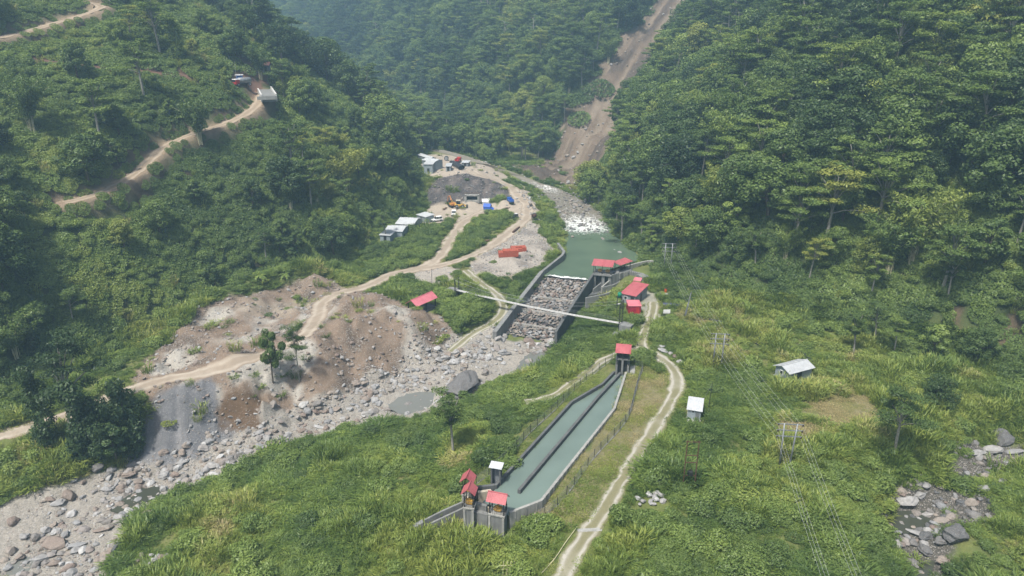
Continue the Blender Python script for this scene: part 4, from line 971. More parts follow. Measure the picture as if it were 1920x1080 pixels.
    a, b = on(1254, 601), on(1276, 606); r = thing("loose_pipe", "single dark pipe lying in the grass near the junction", "pipe", (0, 0, 0)); MB().tube([a + Vector((0, 0, .2)), b + Vector((0, 0, .2))], .2, 10).build("pipe_run", "pipe_black", r)
build_control()

# ---- settling basin
def build_basin():
    root = thing("settling_basin", "long concrete settling basin of pale green water with a dividing wall", "basin", (0, 0, 0))
    L = [Vector(p) for p in _bl]; Rr = [Vector(p) for p in _br]
    MB().wall(L, .45, -3.0).build("side_wall", "concrete_dark", root, bevel=.03); MB().wall(Rr, .45, -3.0).build("side_wall", "concrete_light", root, bevel=.03)
    MB().wall([Vector(pix(1163, 698, .6)), Vector(pix(1120, 744, .6)), Vector(pix(973, 918, .6))], .5, -3.0).build("divider_wall", "concrete_dark", root, bevel=.03)
    poly = [p[:2] for p in _bl[:4]] + [pix(893, 914, .6)[:2], pix(880, 948, .6)[:2], pix(914, 961, .6)[:2]] + [p[:2] for p in _br[::-1]]
    MB().prism(poly, -3.2, -2.6).build("floor", "concrete_dark", root)
    m = MB(); m.add([(x, y, -.15) for x, y in poly[:4] + [pix(905, 940, 0)[:2], pix(935, 952, 0)[:2]] + poly[-4:]], [tuple(range(10))]); f = m.build("water", "basin_water", root)
    # right outer wall ribs
    m = MB()
    for a, b in zip(Rr[1:-1], Rr[2:]):
        d = b - a; n_ = int(d.length / 1.5); o = Vector((-d.y, d.x, 0)).normalized()
        if o.x < 0 and o.y > 0: o = -o
        o = Vector((d.y, -d.x, 0)).normalized(); o = o if o.dot(Vector((1, -1, 0))) > 0 else -o
        for i in range(n_): q = a.lerp(b, (i + .5) / n_) + o * .26; m.box((q.x, q.y, q.z - .75), (.14, .1, 1.4), math.atan2(d.y, d.x))
    m.build("rib", "concrete_light", root)
    # collecting trough at the near end
    MB().wall([Vector(pix(896, 922, .3)), Vector(pix(918, 919, .3)), Vector(pix(926, 930, .3))], .5, -2.8).build("trough_wall", "cream_plaster", root)
    MB().wall([Vector(pix(889, 941, .7)), Vector(pix(913, 948, .7))], .5, -3.4).build("end_wall", "concrete", root)
    MB().prism([pix(893, 938, 0)[:2], pix(918, 943, 0)[:2], pix(924, 934, 0)[:2], pix(896, 930, 0)[:2]], -2.6, -.9).build("trough_step", "cream_plaster", root)
    MB().wall([Vector(pix(893, 912, .75)), Vector(pix(880, 918, .75)), Vector(pix(874, 938, .75))], .4, -3.2).build("end_wall", "cream_plaster", root)
    MB().prism([pix(889, 955, -.4)[:2], pix(914, 962, -.4)[:2], pix(914, 968, -.4)[:2], pix(889, 962, -.4)[:2]], -4.6, -.2).build("buttress_wall", "concrete", root)
build_basin()
def gate_tower(name, quad, zp, h, zb, label, roofmat="roof_red", ridge='y', gear=True, body="concrete"):
    c, L, W, rz = frame(quad, zp); L = max(L, 1.5); W = max(W, 1.5)
    r = thing(name, label, "gate tower", (c.x, c.y, zp), rz)
    MB().box((0, 0, (zb - zp) / 2 - .15), (L, W, zp - zb - .3)).build("base_block", body, r, bevel=.04); MB().box((0, 0, -.14), (L + .25, W + .25, .28)).build("platform", "concrete_light", r, bevel=.03)
    for sx in (-1, 1): MB().box((sx * (L / 2 - .12), -W / 2 - .09, (zb - zp) / 2 - .2), (.34, .18, zp - zb - .35)).build("pilaster", "concrete_light", r)
    posts(r, [(sx * (L / 2 - .1), sy * (W / 2 - .1)) for sx in (-1, 1) for sy in (-1, 1)], 0, h, .06)
    m = MB()
    for sy in (-1, 1):
        for z in (.5, 1.0): m.tube([(-L / 2, sy * W / 2, z), (L / 2, sy * W / 2, z)], .025, 4)
        for x in np.linspace(-L / 2, L / 2, 9): m.tube([(x, sy * W / 2, 0), (x, sy * W / 2, 1.0)], .016, 4, False)
    for sx in (-1, 1):
        for z in (.5, 1.0): m.tube([(sx * L / 2, -W / 2, z), (sx * L / 2, W / 2, z)], .025, 4)
        for y in np.linspace(-W / 2, W / 2, 9): m.tube([(sx * L / 2, y, 0), (sx * L / 2, y, 1.0)], .016, 4, False)
    m.build("railing", "steel_dark", r)
    if gear: hoist(r, 0, 0, 0)
    MB().box((0, W * .2, h * .55), (.3, .25, .6)).build("control_box", "cream_plaster", r)
    if ridge == 'x': gable_roof(r, L, W, h, .75, .32, roofmat)
    else: gable_roof(r, W, L, h, .7, .32, roofmat, axis='y')
    keep_rect(c, L, W, rz, .6); return r
gate_tower("gate_tower", [(914, 961), (943, 967), (953, 957), (925, 951.5)], .9, 2.5, -4.0, "largest red-roofed gate tower on the near corner of the basin", ridge='x')
gate_tower("gate_tower", [(871, 950), (889, 952), (890, 942), (873, 940)], .9, 2.7, -4.5, "red-roofed gate tower with yellow hoist, front of the two in line")
gate_tower("gate_tower", [(869, 926), (886, 928), (887, 918), (871, 916)], .9, 2.6, -3.5, "red-roofed gate tower at the back of the two in line")
def head_gate():
    c, L, W, rz = frame([(1155, 696), (1177, 698), (1178, 690), (1157, 688)], .7); r = thing("head_gate", "tall red-roofed frame holding two black sluice gates at the basin head", "gate", (c.x, c.y, .5), rz); h = 4.6
    for x in (-L / 2, 0, L / 2): MB().box((x, 0, .2), (.42, W, 5.2)).build("pier", "concrete", r, bevel=.03) if x == 0 else MB().box((x, 0, -.4), (.42, W, 4.2)).build("pier", "concrete", r, bevel=.03)
    for x in (-L / 4, L / 4): MB().box((x, -.1, .7), (L / 2 - .5, .16, 3.4)).build("gate_leaf", "steel_dark", r)
    posts(r, [(sx * L / 2, sy * (W / 2 - .1)) for sx in (-1, 1) for sy in (-1, 1)], 1.6, h, .08); posts(r, [(0, -W / 2 + .1)], 2.7, h, .06)
    MB().box((0, 0, 2.88), (L + .5, W, .16)).build("platform", "concrete_dark", r); hoist(r, -L / 4, 0, 2.95, "steel_dark"); hoist(r, L / 4, 0, 2.95, "steel_dark"); MB().slab([(-L / 2 - .4, -W / 2 - .3, h - .1), (L / 2 + .4, -W / 2 - .3, h - .1), (L / 2 + .4, W / 2 + .4, h + .8), (-L / 2 - .4, W / 2 + .4, h + .8)], .06).build("roof", "roof_red", r)
    MB().box((L / 2 + .9, .8, .12), (1.0, 3.6, .3)).build("apron", "concrete_light", r); keep_rect(c, L + 2, W + 1, rz, .4)
head_gate()
def guard_hut():
    c, L, W, rz = frame([(915.5, 876.5), (938.5, 881), (947, 871), (922, 867.5)], 3.0); g = Gs(c.x, c.y); r = thing("guard_hut", "small concrete watch hut with whitish sheet roof beside the basin", "hut", (c.x, c.y, g), rz); l, w, h = L - .7, W - .7, 3.0 - g
    for sx in (-1, 1):
        for sy in (-1, 1): MB().box((sx * l / 2, sy * w / 2, h / 2 - .3), (.25, .25, h + .6)).build("post", "concrete_dark", r)
    MB().box((0, -w / 2, .3), (l - .25, .14, 1.6)).build("wall", "block_wall", r); MB().box((l / 2, 0, .3), (.14, w - .25, 1.6)).build("wall", "block_wall", r); MB().box((-l / 2, .1, h / 2 - .3), (.14, w - .45, h + .5)).build("wall", "block_wall", r); MB().box((0, w / 2, h / 2 - .3), (l - .25, .14, h + .5)).build("wall", "block_wall", r)
    mono_roof(r, L - .2, W - .2, h + .02, h + .35, .1, "roof_white"); MB().box((0, 0, -.25), (l + .8, w + .8, .6)).build("plinth", "concrete", r); keep_rect(c, L, W, rz)
guard_hut()
def flume():
    r = thing("outlet_flume", "narrow concrete flume leading from the gate towers into the bushes", "flume", (0, 0, 0)); a = [pix(866, 941, -.3), pix(830, 957, -.8), pix(796, 974, -1.4)]; b = [pix(872, 950, -.6), pix(838, 966, -1.1), pix(808, 980, -1.6)]
    MB().wall(a, .3, -5).build("side_wall", "concrete", r, bevel=.03); MB().wall(b, .3, -5).build("side_wall", "concrete", r, bevel=.03); MB().prism([p[:2] for p in a] + [p[:2] for p in b[::-1]], -5, [a[0][2] - .9, a[1][2] - .9, a[2][2] - .9, b[2][2] - .7, b[1][2] - .7, b[0][2] - .8]).build("floor", "concrete_dark", r); KEEP.append([p[:2] for p in a] + [p[:2] for p in b[::-1]])
    a = [pix(793, 976, -1.6), pix(775, 986, -2.2)]; r = thing("flume_outlet", "broken lower end of the concrete flume", "flume", (0, 0, 0)); MB().wall(a, .8, -4.6).build("wall_run", "concrete", r, bevel=.05)
flume()

# ---- fences
def fence(pxs, label, h=1.7, step=2.6, mesh_=True, kerb=True, mat="galvanised"):
    P = smooth_path([on(*p) for p in pxs], .8); s = [0.0]
    for a, b in zip(P[:-1], P[1:]): s.append(s[-1] + math.hypot(b.x - a.x, b.y - a.y))
    def Q(d):
        x = float(np.interp(d, s, [p.x for p in P])); y = float(np.interp(d, s, [p.y for p in P])); return Vector((x, y, Gs(x, y)))
    r = thing("wire_fence", label, "fence", (0, 0, 0)); n = int(s[-1] / step); pm = MB().tube([(0, 0, -.5), (0, 0, h)], .055, 5).mesh("post", "steel_dark")
    for i in range(n + 1):
        o = bpy.data.objects.new("post", pm); COL.objects.link(o); o.parent = r; o.location = Q(s[-1] * i / n); o.rotation_euler = (random.gauss(0, .025), random.gauss(0, .025), 0)
    K = [Q(s[-1] * i / (n * 3)) for i in range(n * 3 + 1)]
    if mesh_:
        m = MB()
        for z in np.linspace(.15, h - .1, 7): m.tube([p + Vector((0, 0, z)) for p in K], .012, 3, False)
        for i in range(len(K) - 1):
            for k in range(6):
                p = K[i].lerp(K[i + 1], k / 6); q = K[i].lerp(K[i + 1], min(1, (k + 1.0) / 6)); m.tube([p + Vector((0, 0, .12)), q + Vector((0, 0, h - .1))], .007, 3, False)
        m.build("netting", mat, r)
    if kerb: MB().wall([p + Vector((0, 0, .12)) for p in K[::3]], .18, [p.z - .5 for p in K[::3]]).build("kerb", "concrete_light", r)
    return P
fence([(893, 908), (917, 891), (960, 851), (995, 811), (1047, 763), (1080, 729), (1112, 703), (1147, 675)], "wire fence on kerb along the river side of the basin")
fence([(1189, 686), (1205, 692), (1198, 712), (1190, 742), (1174, 790), (1113, 860), (1072, 917), (1038, 955), (993, 985)], "wire fence along the track side of the basin")
fence([(1102, 573), (1122, 574), (1142, 576), (1158, 590)], "low wire fence below the curving intake wall", 1.4, 2.4, False, False)
fence([(1204, 596), (1220, 598)], "short fence beside the maroon shed", 1.3, 1.6, False, False)
fence([(1241, 594), (1262, 596), (1283, 597)], "wire fence along the front of the pipe yard", 1.4, 2.2, True, False)

# ---- huts on the terrace
def tin_hut():
    c, L, W, rz = frame([(1483, 698), (1530, 685.5), (1497, 669), (1448, 681.5)], 3.6); g = Gs(c.x, c.y); r = thing("tin_hut", "grey sheet-metal hut with a wide pale gabled roof", "hut", (c.x, c.y, g), rz); h = 2.35; l, w = L - .9, W - .9
    gable_walls(r, l, w, h, .7, "wall_tin"); gable_roof(r, l, w, h, .72, .45, "roof_tin"); MB().box((0, 0, -.1), (l + .5, w + .5, .5)).build("plinth", "concrete", r); door(r, -l * .05, -w / 2 - .03, 1.3, 1.9, 0, "steel_dark", .1); window(r, -l / 2 - .03, .2, 1.5, .8, .8, math.pi / 2); keep_rect(c, L, W, rz, .5)
    c, L, W, rz = frame([(1282, 763), (1315, 768), (1323, 748), (1296.5, 744)], 3.1); g = Gs(c.x, c.y); r = thing("block_hut", "small square hut with white lean-to roof near the track", "hut", (c.x, c.y, g), rz); l, w = L - .55, W - .55; h = 2.2
    m = MB(); m.add([(-l / 2, -w / 2, -.5), (l / 2, -w / 2, -.5), (l / 2, w / 2, -.5), (-l / 2, w / 2, -.5), (-l / 2, -w / 2, h), (l / 2, -w / 2, h), (l / 2, w / 2, h + .4), (-l / 2, w / 2, h + .4)], [(0, 1, 5, 4), (1, 2, 6, 5), (2, 3, 7, 6), (3, 0, 4, 7), (4, 5, 6, 7)]); m.build("wall", "wall_tin", r)
    MB().slab([(-L / 2, -W / 2, h), (L / 2, -W / 2, h), (L / 2, W / 2, h + .5), (-L / 2, W / 2, h + .5)], .06).build("roof", "roof_white", r); door(r, l * .25, -w / 2 - .03, .7, 1.7, 0, "galvanised", .1); window(r, -l * .1, -w / 2 - .03, 1.85, .5, .3); window(r, l / 2 + .03, 0, 1.4, .6, .7, math.pi / 2); MB().box((0, 0, .0), (l + .4, w + .4, .4)).build("plinth", "concrete_light", r); MB().box((l / 2 + .18, w * .35, 1.8), (.25, .4, .5)).build("meter_box", "paint_red", r); keep_rect(c, L, W, rz, .5)
    p = on(1293, 791); r = thing("white_tub", "white upturned tub lying in front of the block hut", "tub", p, .15); MB().tube([(0, 0, 0), (0, 0, .25), (0, 0, .42)], [.75, .68, .35], 14).build("shell", "paint_white", r, True); r.scale = (1.15, .75, 1)
tin_hut()
def pavilion():
    zr, ze = 4.6, 3.5; c = (Vector(pix(770, 563, zr)) + Vector(pix(810, 546, zr))) / 2; d = Vector(pix(810, 546, zr)) - Vector(pix(770, 563, zr)); rz = math.atan2(d.y, d.x); L = d.length
    e = (Vector(pix(787, 571, ze)) + Vector(pix(824.7, 554.6, ze))) / 2; W = 2 * (Vector((e.x, e.y, 0)) - Vector((c.x, c.y, 0))).length * .92; g = Gs(c.x, c.y)
    r = thing("pavilion", "open shelter with a bright pink gabled roof among bushes", "shelter", (c.x, c.y, g), rz); h = ze - g
    gable_roof(r, L - .6, W - .6, h, zr - ze, .3, "roof_pink"); posts(r, [(sx * (L / 2 - .5) * f, sy * (W / 2 - .5)) for sx, f in ((-1, 1), (1, 1), (1, 0)) for sy in (-1, 1)], -.8, h, .1, "steel_dark"); MB().box((0, 0, .0), (L - .3, W - .3, .5)).build("floor_slab", "concrete_dark", r); MB().box((-L * .2, .3, .6), (1.6, .8, .7)).build("bench", "concrete", r); keep_rect(c, L, W, rz, .3)
pavilion()

# ---- power lines
def h_pole(base, width, h, rz, label, mat="galvanised", arms=(0, 1.1, 2.2), lean=0.0):
    r = thing("power_pole", label, "power pole", base, rz)
    for s in (-1, 1): MB().tube([(s * width / 2 * (1 - lean), 0, -.6), (s * width / 2, 0, h)], [.17, .11], 8).build("pole", mat, r, True)
    for a in arms:
        m = MB().box((0, 0, h - .15 - a), (width + 2.0, .14, .14)).build("cross_arm", mat, r)
        for s in (-1, 1): MB().tube([(s * (width / 2 + .85), 0, h - .1 - a), (s * (width / 2 + .85), 0, h - .45 - a)], .11, 8).build("insulator", "porcelain", m)
    return r
def power():
    spec = [((1251, 506), (1251, 456), 1.9, "distant twin-post power pole at the edge of the woods", 0), ((1344, 690), (1349, 625), 1.75, "twin-post power pole among bushes in mid terrace", .08), ((1470, 878), (1475, 794), 2.0, "near twin-post power pole with three cross arms above the grass", .25)]
    tops = []
    B = [on(*q[0]) for q in spec]
    for i, (b, t, w, lab, lean) in enumerate(spec):
        p = B[i]; x, y, z = ray(*t); tt = p.y / y; h = CAM_H + z * tt - p.z
        nx = B[i + 1] if i < 2 else p + (p - B[i - 1]); pv = B[i - 1] if i else p; d = (nx - pv); rz = math.atan2(d.y, d.x) - math.pi / 2
        rz = {0: -.1, 1: -.12, 2: -.1}[i]; rz = rz + math.pi if False else rz
        h_pole(p, w, h, rz, lab, lean=lean); keep_rect(p, .8, .6, rz); tops.append((p, h, rz, w))
    end = (Vector((34, 38, 0)), 12.0, -.1, 2.0); tops.append((end[0] + Vector((0, 0, -4)), end[1], end[2], end[3]))
    start = (Vector((-6, 300, 8)), 12, -.6, 1.9)
    for j, lab in ((-1, "river-side"), (1, "hill-side")):
        for a, lv in ((0, "top"), (1.1, "middle"), (2.2, "bottom")):
            r = thing("power_line", f"{lv} wire of the {lab} trio strung between the twin-post poles", "power line", (0, 0, 0), group="wires of the power line")
            for (p0, h0, z0, w0), (p1, h1, z1, w1) in zip(tops[:-1], tops[1:]):
                e0 = p0 + Vector((math.cos(z0), math.sin(z0), 0)) * j * (w0 / 2 + .85) + Vector((0, 0, h0 - .45 - a)); e1 = p1 + Vector((math.cos(z1), math.sin(z1), 0)) * j * (w1 / 2 + .85) + Vector((0, 0, h1 - .45 - a)); L = (e1 - e0).length
                MB().tube([e0.lerp(e1, k / 20) - Vector((0, 0, .012 * L * 4 * (k / 20) * (1 - k / 20))) for k in range(21)], .009, 4, False).build("wire", "aluminium", r)
    # rusty transformer frame
    p = on(1291, 915); x, y, z = ray(1296, 827); h = CAM_H + z * p.y / y - p.z; r = thing("transformer_frame", "rusty ladder-like double pole carrying a small transformer", "power pole", p, -.05); w = 1.75
    for s in (-1, 1): MB().tube([(s * w / 2, 0, -.5), (s * w / 2, 0, h)], [.1, .08], 8).build("pole", "rust", r)
    for f in (.98, .70, .55, .27): MB().box((0, 0, h * f), (w + (.5 if f > .9 else .1), .1, .1)).build("cross_arm", "rust", r)
    t = MB().box((0, 0, h * .27 + .45), (.75, .5, .7)).build("transformer", "steel_dark", r, bevel=.04)
    for x in (-.22, 0, .22): MB().tube([(x, 0, h * .27 + .8), (x, 0, h * .27 + 1.1)], .05, 6).build("bushing", "porcelain", t)
    for x in (-.8, 0, .8): MB().tube([(x, 0, h * .98), (x, 0, h * .98 + .3)], .05, 6).build("insulator", "porcelain", r)
    p = on(1284, 596); r = thing("leaning_pole", "leaning pair of grey posts at the corner of the pipe yard", "pole", p); MB().tube([(0, 0, -.5), (1.1, .3, 6.6)], [.15, .1], 8).build("pole", "galvanised", r); MB().tube([(-.25, 0, -.5), (1.0, .3, 6.4)], [.12, .08], 8).build("stay_pole", "galvanised", r)
    p = on(1328, 766); r = thing("thin_pole", "thin dark pole with a stay wire behind the block hut", "pole", p); MB().tube([(0, 0, -.4), (.25, 0, 5.4)], [.07, .05], 6).build("pole", "steel_dark", r); MB().tube([(.25, 0, 5.3), (-1.5, .6, 0)], .02, 4).build("stay_wire", "galvanised", r)
    p = on(810, 532); r = thing("thin_pole", "single thin pole on the pale gravel lot", "pole", p); MB().tube([(0, 0, -.4), (0, 0, 4.4)], .06, 6).build("pole", "steel_dark", r)
power()
# ---- pipelines on the terrace
def pipeline(pxs, label, rad):
    P = smooth_path([on(*p) for p in pxs], 1.2); P = [Vector((p.x, p.y, Gs(p.x, p.y) + .35 + .12 * math.sin(i * .7))) for i, p in enumerate(P)]
    r = thing("pipeline", label, "pipe", (0, 0, 0)); step = max(4, len(P) // 7)
    for i in range(0, len(P) - 1, step): 
        seg = P[i:i + step + 1]
        if len(seg) > 1: MB().tube(seg, rad, 8).build("pipe_section", "pipe_black", r, True); q = seg[0]; MB().tube([q - (seg[1] - q) * .15, q + (seg[1] - q) * .15], rad * 1.35, 8).build("flange", "steel_dark", r)
    for i in range(2, len(P), 4): KEEP.append([(P[i].x - .7, P[i].y - .7), (P[i].x + .7, P[i].y - .7), (P[i].x + .7, P[i].y + .7), (P[i].x - .7, P[i].y + .7)])
pipeline([(1330, 602), (1346, 605), (1385, 613.5), (1414, 624), (1434, 632), (1468, 644.5), (1482, 650), (1502, 664), (1520, 679), (1546, 692)], "black pipeline hugging the foot of the wooded slope", .22)
pipeline([(1367, 620), (1391, 632), (1420, 647), (1441, 657), (1474, 671)], "black pipeline across the grass ending behind the tin-roofed hut", .2)
pipeline([(1522, 692), (1540, 698), (1562, 706)], "short length of black pipe beyond the tin-roofed hut", .2)

# ---- works yard: sheds, vehicles, machines
def shed(quad, ze, rise, label, mat="roof_white", ridge='x', base=None, wall="wall_tin", name="site_shed"):
    c, L, W, rz = frame(quad, ze); g = Gs(c.x, c.y); r = thing(name, label, "shed", (c.x, c.y, g), rz); h = ze - g
    if rise > 0: gable_walls(r, L - .5, W - .5, h - .05, rise, wall); gable_roof(r, L - .5, W - .5, h, rise, .25, mat)
    else: MB().box((0, 0, h / 2 - .35), (L - .5, W - .5, h + .5)).build("wall", wall, r); mono_roof(r, L, W, h + .02, h - rise, .05, mat)
    for i in range(max(1, int(L / 5))): door(r, -L / 2 + L * (i + .5) / max(1, int(L / 5)), -W / 2 + .2, .9, min(1.9, h - .2))
    keep_rect(c, L, W, rz, .4); sight((c.x, c.y), max(L, W) * .6, .93); return r
shed([(739.4, 419), (772.4, 421.5), (796, 408.5), (760, 407)], 6.4, 1.0, "longest tin-roofed shed of the row at the foot of the slope", ridge='x')
shed([(788, 404), (801, 409), (812, 402), (789, 397)], 6.4, -.35, "tin shed at the far end of the row nearest the jeep")
shed([(719, 433), (752, 434), (771, 423), (735, 421)], 6.3, .7, "tin-roofed shed second from the near end of the row")
shed([(712, 441), (734, 442), (741, 434), (720, 432.5)], 6.2, -.3, "small lean-to tin shed at the near end of the row")
shed([(795, 300), (812, 303), (835, 300), (801, 296.5)], 17.0, .6, "long white-roofed shed in the far camp")
shed([(785, 291), (808.8, 298), (816, 295), (792, 288)], 17.2, .5, "rearmost white-roofed shed of the far camp")
shed([(797, 308), (815, 308.5), (815, 302), (797, 302)], 16.6, -.4, "square white-roofed shed at the front of the far camp")
shed([(835, 312), (846, 312), (848, 307), (837, 307)], 15.6, -.3, "low grey-roofed shed next to the big pipes", "roof_tin")
shed([(866, 305), (880, 305.3), (881, 301.5), (867, 301.3)], 15.2, -.2, "small white-roofed block shed at the river edge of the far camp", "roof_white", wall="block_wall")
def far_camp():
    p = on(819, 312); r = thing("red_container", "red box container in front of the far camp sheds", "container", p, .05); MB().box((0, 0, 1.0), (2.6, 1.8, 2.2)).build("body", "paint_red", r, bevel=.04); MB().box((0, -.93, 1.0), (2.2, .06, 1.9)).build("door", "paint_maroon", r); keep_rect(p, 3, 2, 0); sight(p, 3, .93)
    for i, (a, b, lab) in enumerate((((846, 307.5), (864, 319), "nearer of two large dark pipes in the far camp"), ((850, 307), (868, 318), "farther of two large dark pipes in the far camp"))):
        A, B = on(*a), on(*b); z = (A.z + B.z) / 2 + .85; r = thing("steel_pipe", lab, "pipe", (0, 0, 0)); A.z = B.z = z; d = (B - A).normalized(); MB().tube([A, B], .8, 14, False).build("shell", "pipe_black", r, True); MB().tube([B - d * .3, B], .86, 14, False).build("rim", "steel_dark", r); MB().tube([B - d * .5, B - d * .49], .7, 14).build("unlit_bore", "dark_void", r)  # near-black disc inside the mouth paints the darkness of the hollow pipe
    p = on(837, 301); r = thing("dark_tank", "dark round tank standing on end beside the far sheds", "tank", p); MB().tube([(0, -.6, 1.0), (0, .6, 1.0)], 1.0, 16).build("drum", "pipe_black", r); MB().tube([(0, -.65, 1.0), (0, -.6, 1.0)], .8, 16).build("end_plate", "steel_grey", r)
    truck(on(859, 304), 1.4, "red tipper truck parked at the far camp", "paint_red", "paint_red", .8)
def wheels(r, L, W, rad, xs):
    for x in xs:
        for s in (-1, 1):
            w = MB().tube([(x, s * (W / 2 - .12), rad), (x, s * (W / 2 + .08), rad)], rad, 12).build("wheel", "rubber", r); MB().tube([(x, s * (W / 2 + .08), rad), (x, s * (W / 2 + .1), rad)], rad * .55, 8).build("rim", "steel_grey", w)
def jeep(p, rz, label, col="paint_white"):
    r = thing("jeep", label, "car", p, rz); W = 1.75
    MB().box((0, 0, .72), (4.1, W, .62)).build("body", col, r, bevel=.12); m = MB(); m.add([(-1.9, -.8, 1.0), (.75, -.8, 1.0), (.75, .8, 1.0), (-1.9, .8, 1.0), (-1.75, -.7, 1.72), (.2, -.7, 1.72), (.2, .7, 1.72), (-1.75, .7, 1.72)], [(0, 1, 5, 4), (1, 2, 6, 5), (2, 3, 7, 6), (3, 0, 4, 7)]); m.build("window_band", "glass_dark", r)
    MB().box((-.78, 0, 1.76), (2.05, 1.48, .1)).build("roof", col, r, bevel=.04)
    for x in (-1.8, -.6, .5): 
        for s in (-1, 1): MB().box((x, s * .76, 1.36), (.09, .07, .74)).build("pillar", col, r)
    for s in (-1, 1): MB().box((2.06, s * .6, .8), (.06, .3, .2)).build("headlight", "galvanised", r)
    MB().box((2.1, 0, .5), (.12, W, .2)).build("bumper", "steel_dark", r); wheels(r, 4.1, W, .38, (-1.3, 1.3)); return r
def truck(p, rz, label, cab, bed, k=1.0):
    r = thing("truck", label, "truck", p, rz); r.scale = (k, k, k); W = 2.3
    MB().box((2.3, 0, 1.55), (1.7, W, 1.9)).build("cab", cab, r, bevel=.12); MB().box((3.16, 0, 1.95), (.06, W * .85, .75)).build("windscreen", "glass_dark", r); 
    for s in (-1, 1): MB().box((2.4, s * W / 2, 1.95), (.9, .06, .6)).build("side_window", "glass_dark", r); MB().box((3.18, s * .8, .95), (.06, .3, .2)).build("headlight", "galvanised", r)
    MB().box((0, 0, .75), (6.4, .9, .25)).build("chassis", "steel_dark", r); b = MB(); b.box((-.9, 0, 1.05), (4.4, W, .12)); b.box((-.9, W / 2, 1.6), (4.4, .08, 1.1)); b.box((-.9, -W / 2, 1.6), (4.4, .08, 1.1)); b.box((1.3, 0, 1.65), (.08, W - .1, 1.2)); b.box((-3.1, 0, 1.5), (.08, W - .1, .9)); b.build("cargo_bed", bed, r); wheels(r, 6.4, W, .5, (-2.0, 2.2)); return r
def works():
    jeep(on(851, 404), -1.5, "white jeep facing the camera in the middle of the yard"); jeep(on(819, 415), -2.6, "white jeep parked at an angle beside the tin sheds")
    p = on(863, 389); r = thing("backhoe_loader", "yellow wheel loader with cream cab working at the earth heap", "loader", p, .05)
    MB().box((-.6, 0, 1.0), (2.9, 1.9, .8)).build("body", "machine_yellow", r, bevel=.1); MB().box((-.7, 0, 2.0), (1.5, 1.6, 1.3)).build("cab", "glass_dark", r, bevel=.05); MB().box((-.7, 0, 2.72), (1.7, 1.8, .16)).build("cab_roof", "cream_plaster", r); wheels(r, 3, 1.9, .65, (-1.3, .9)); m = MB(); m.tube([(.6, .6, 1.2), (2.2, .6, .7)], .12, 6); m.tube([(.6, -.6, 1.2), (2.2, -.6, .7)], .12, 6); m.build("loader_arm", "machine_yellow", r); m = MB(); m.box((2.5, 0, .55), (.5, 2.2, .8)); m.build("bucket", "steel_dark", r); m = MB(); m.tube([(-2.1, 0, 1.2), (-3.0, 0, 2.8), (-3.6, 0, .9)], .14, 6); m.build("backhoe_arm", "machine_yellow", r)
    p = on(849, 388); r = thing("excavator", "orange excavator with raised boom beside the loader", "excavator", p, 2.2)
    for s in (-1, 1): MB().box((0, s * .95, .4), (3.0, .5, .75)).build("track", "rubber", r, bevel=.15)
    MB().box((-.2, 0, 1.25), (2.4, 2.0, .9)).build("body", "machine_orange", r, bevel=.1); MB().box((.7, .55, 1.9), (1.1, .8, 1.3)).build("cab", "glass_dark", r, bevel=.05); MB().tube([(.9, -.2, 1.6), (2.3, -.2, 3.9), (3.6, -.2, 3.4)], [.24, .26, .18], 6).build("boom", "machine_orange", r); MB().tube([(3.6, -.2, 3.5), (4.0, -.2, 1.4)], [.18, .13], 6).build("stick", "machine_orange", r); MB().box((4.0, -.2, 1.1), (.5, .9, .7)).build("bucket", "steel_dark", r)
    c, L, W, rz = frame([(872, 377.5), (898.5, 377.5), (898.5, 367.5), (872, 367.5)], 6.0); p = on(885, 378); L = 27 / 1280 * p.y * 1.05
    r = thing("tunnel_portal", "pale concrete box portal at the foot of the dark excavated face", "portal", p)
    for s in (-1, 1): MB().box((s * (L / 2 - .4), .8, 1.0), (.8, 1.8, 3.0)).build("side_wall", "concrete_light", r, bevel=.05)
    MB().box((0, .8, 2.3), (L + .002, 1.8, .5)).build("lintel", "concrete_light", r, bevel=.04); MB().box((0, .9, .1), (L - 1.6, 1.6, .8)).build("sill", "concrete_light", r, bevel=.04); MB().box((0, 1.4, 1.2), (L - 1.6, .3, 1.8)).build("unlit_opening", "dark_void", r); m = MB()  # near-black block in the portal: darkness of the tunnel put into its colour
    for s in np.linspace(-L / 2, L / 2, 8): m.tube([(s, .2, 2.5), (s, .2, 3.3)], .05, 4)
    m.tube([(-L / 2, .2, 3.3), (L / 2, .2, 3.3)], .05, 4); m.build("formwork", "timber", r)
    p = on(914, 392); r = thing("tarp_shelter", "bright blue tarpaulin shelter in the works yard", "shelter", p, -.3); gable_walls(r, 2.6, 2.0, 1.2, .9, "tarp_blue"); gable_roof(r, 2.6, 2.0, 1.2, .92, .15, "tarp_blue"); MB().slab([(1.3, -1.2, .9), (2.6, -1.6, .15), (2.6, 1.0, .15), (1.3, 1.0, .9)], .04).build("fly_sheet", "tarp_blue", r)
    p = on(911, 381); r = thing("white_tent", "crumpled white tarpaulin tent behind the blue shelter", "tent", p, .2); gable_walls(r, 3.0, 2.0, .9, .8, "tarp_white"); gable_roof(r, 3.0, 2.0, .9, .82, .1, "tarp_white")
    truck(on(957, 380), 1.85, "blue truck with white cab roof climbing the works road", "paint_blue", "paint_blue", .72).children[0].data.materials[0] = MATS["paint_blue"]
    p = on(957, 380); 
    p = on(965, 407); r = thing("compressor", "dark machine with white cover beside the works road", "machine", p, .4); MB().box((0, 0, .7), (2.4, 1.3, 1.0)).build("body", "steel_dark", r, bevel=.1); MB().box((0, 0, 1.25), (2.0, 1.1, .12)).build("cover", "tarp_white", r); wheels(r, 2, 1.3, .35, (-.6, .6))
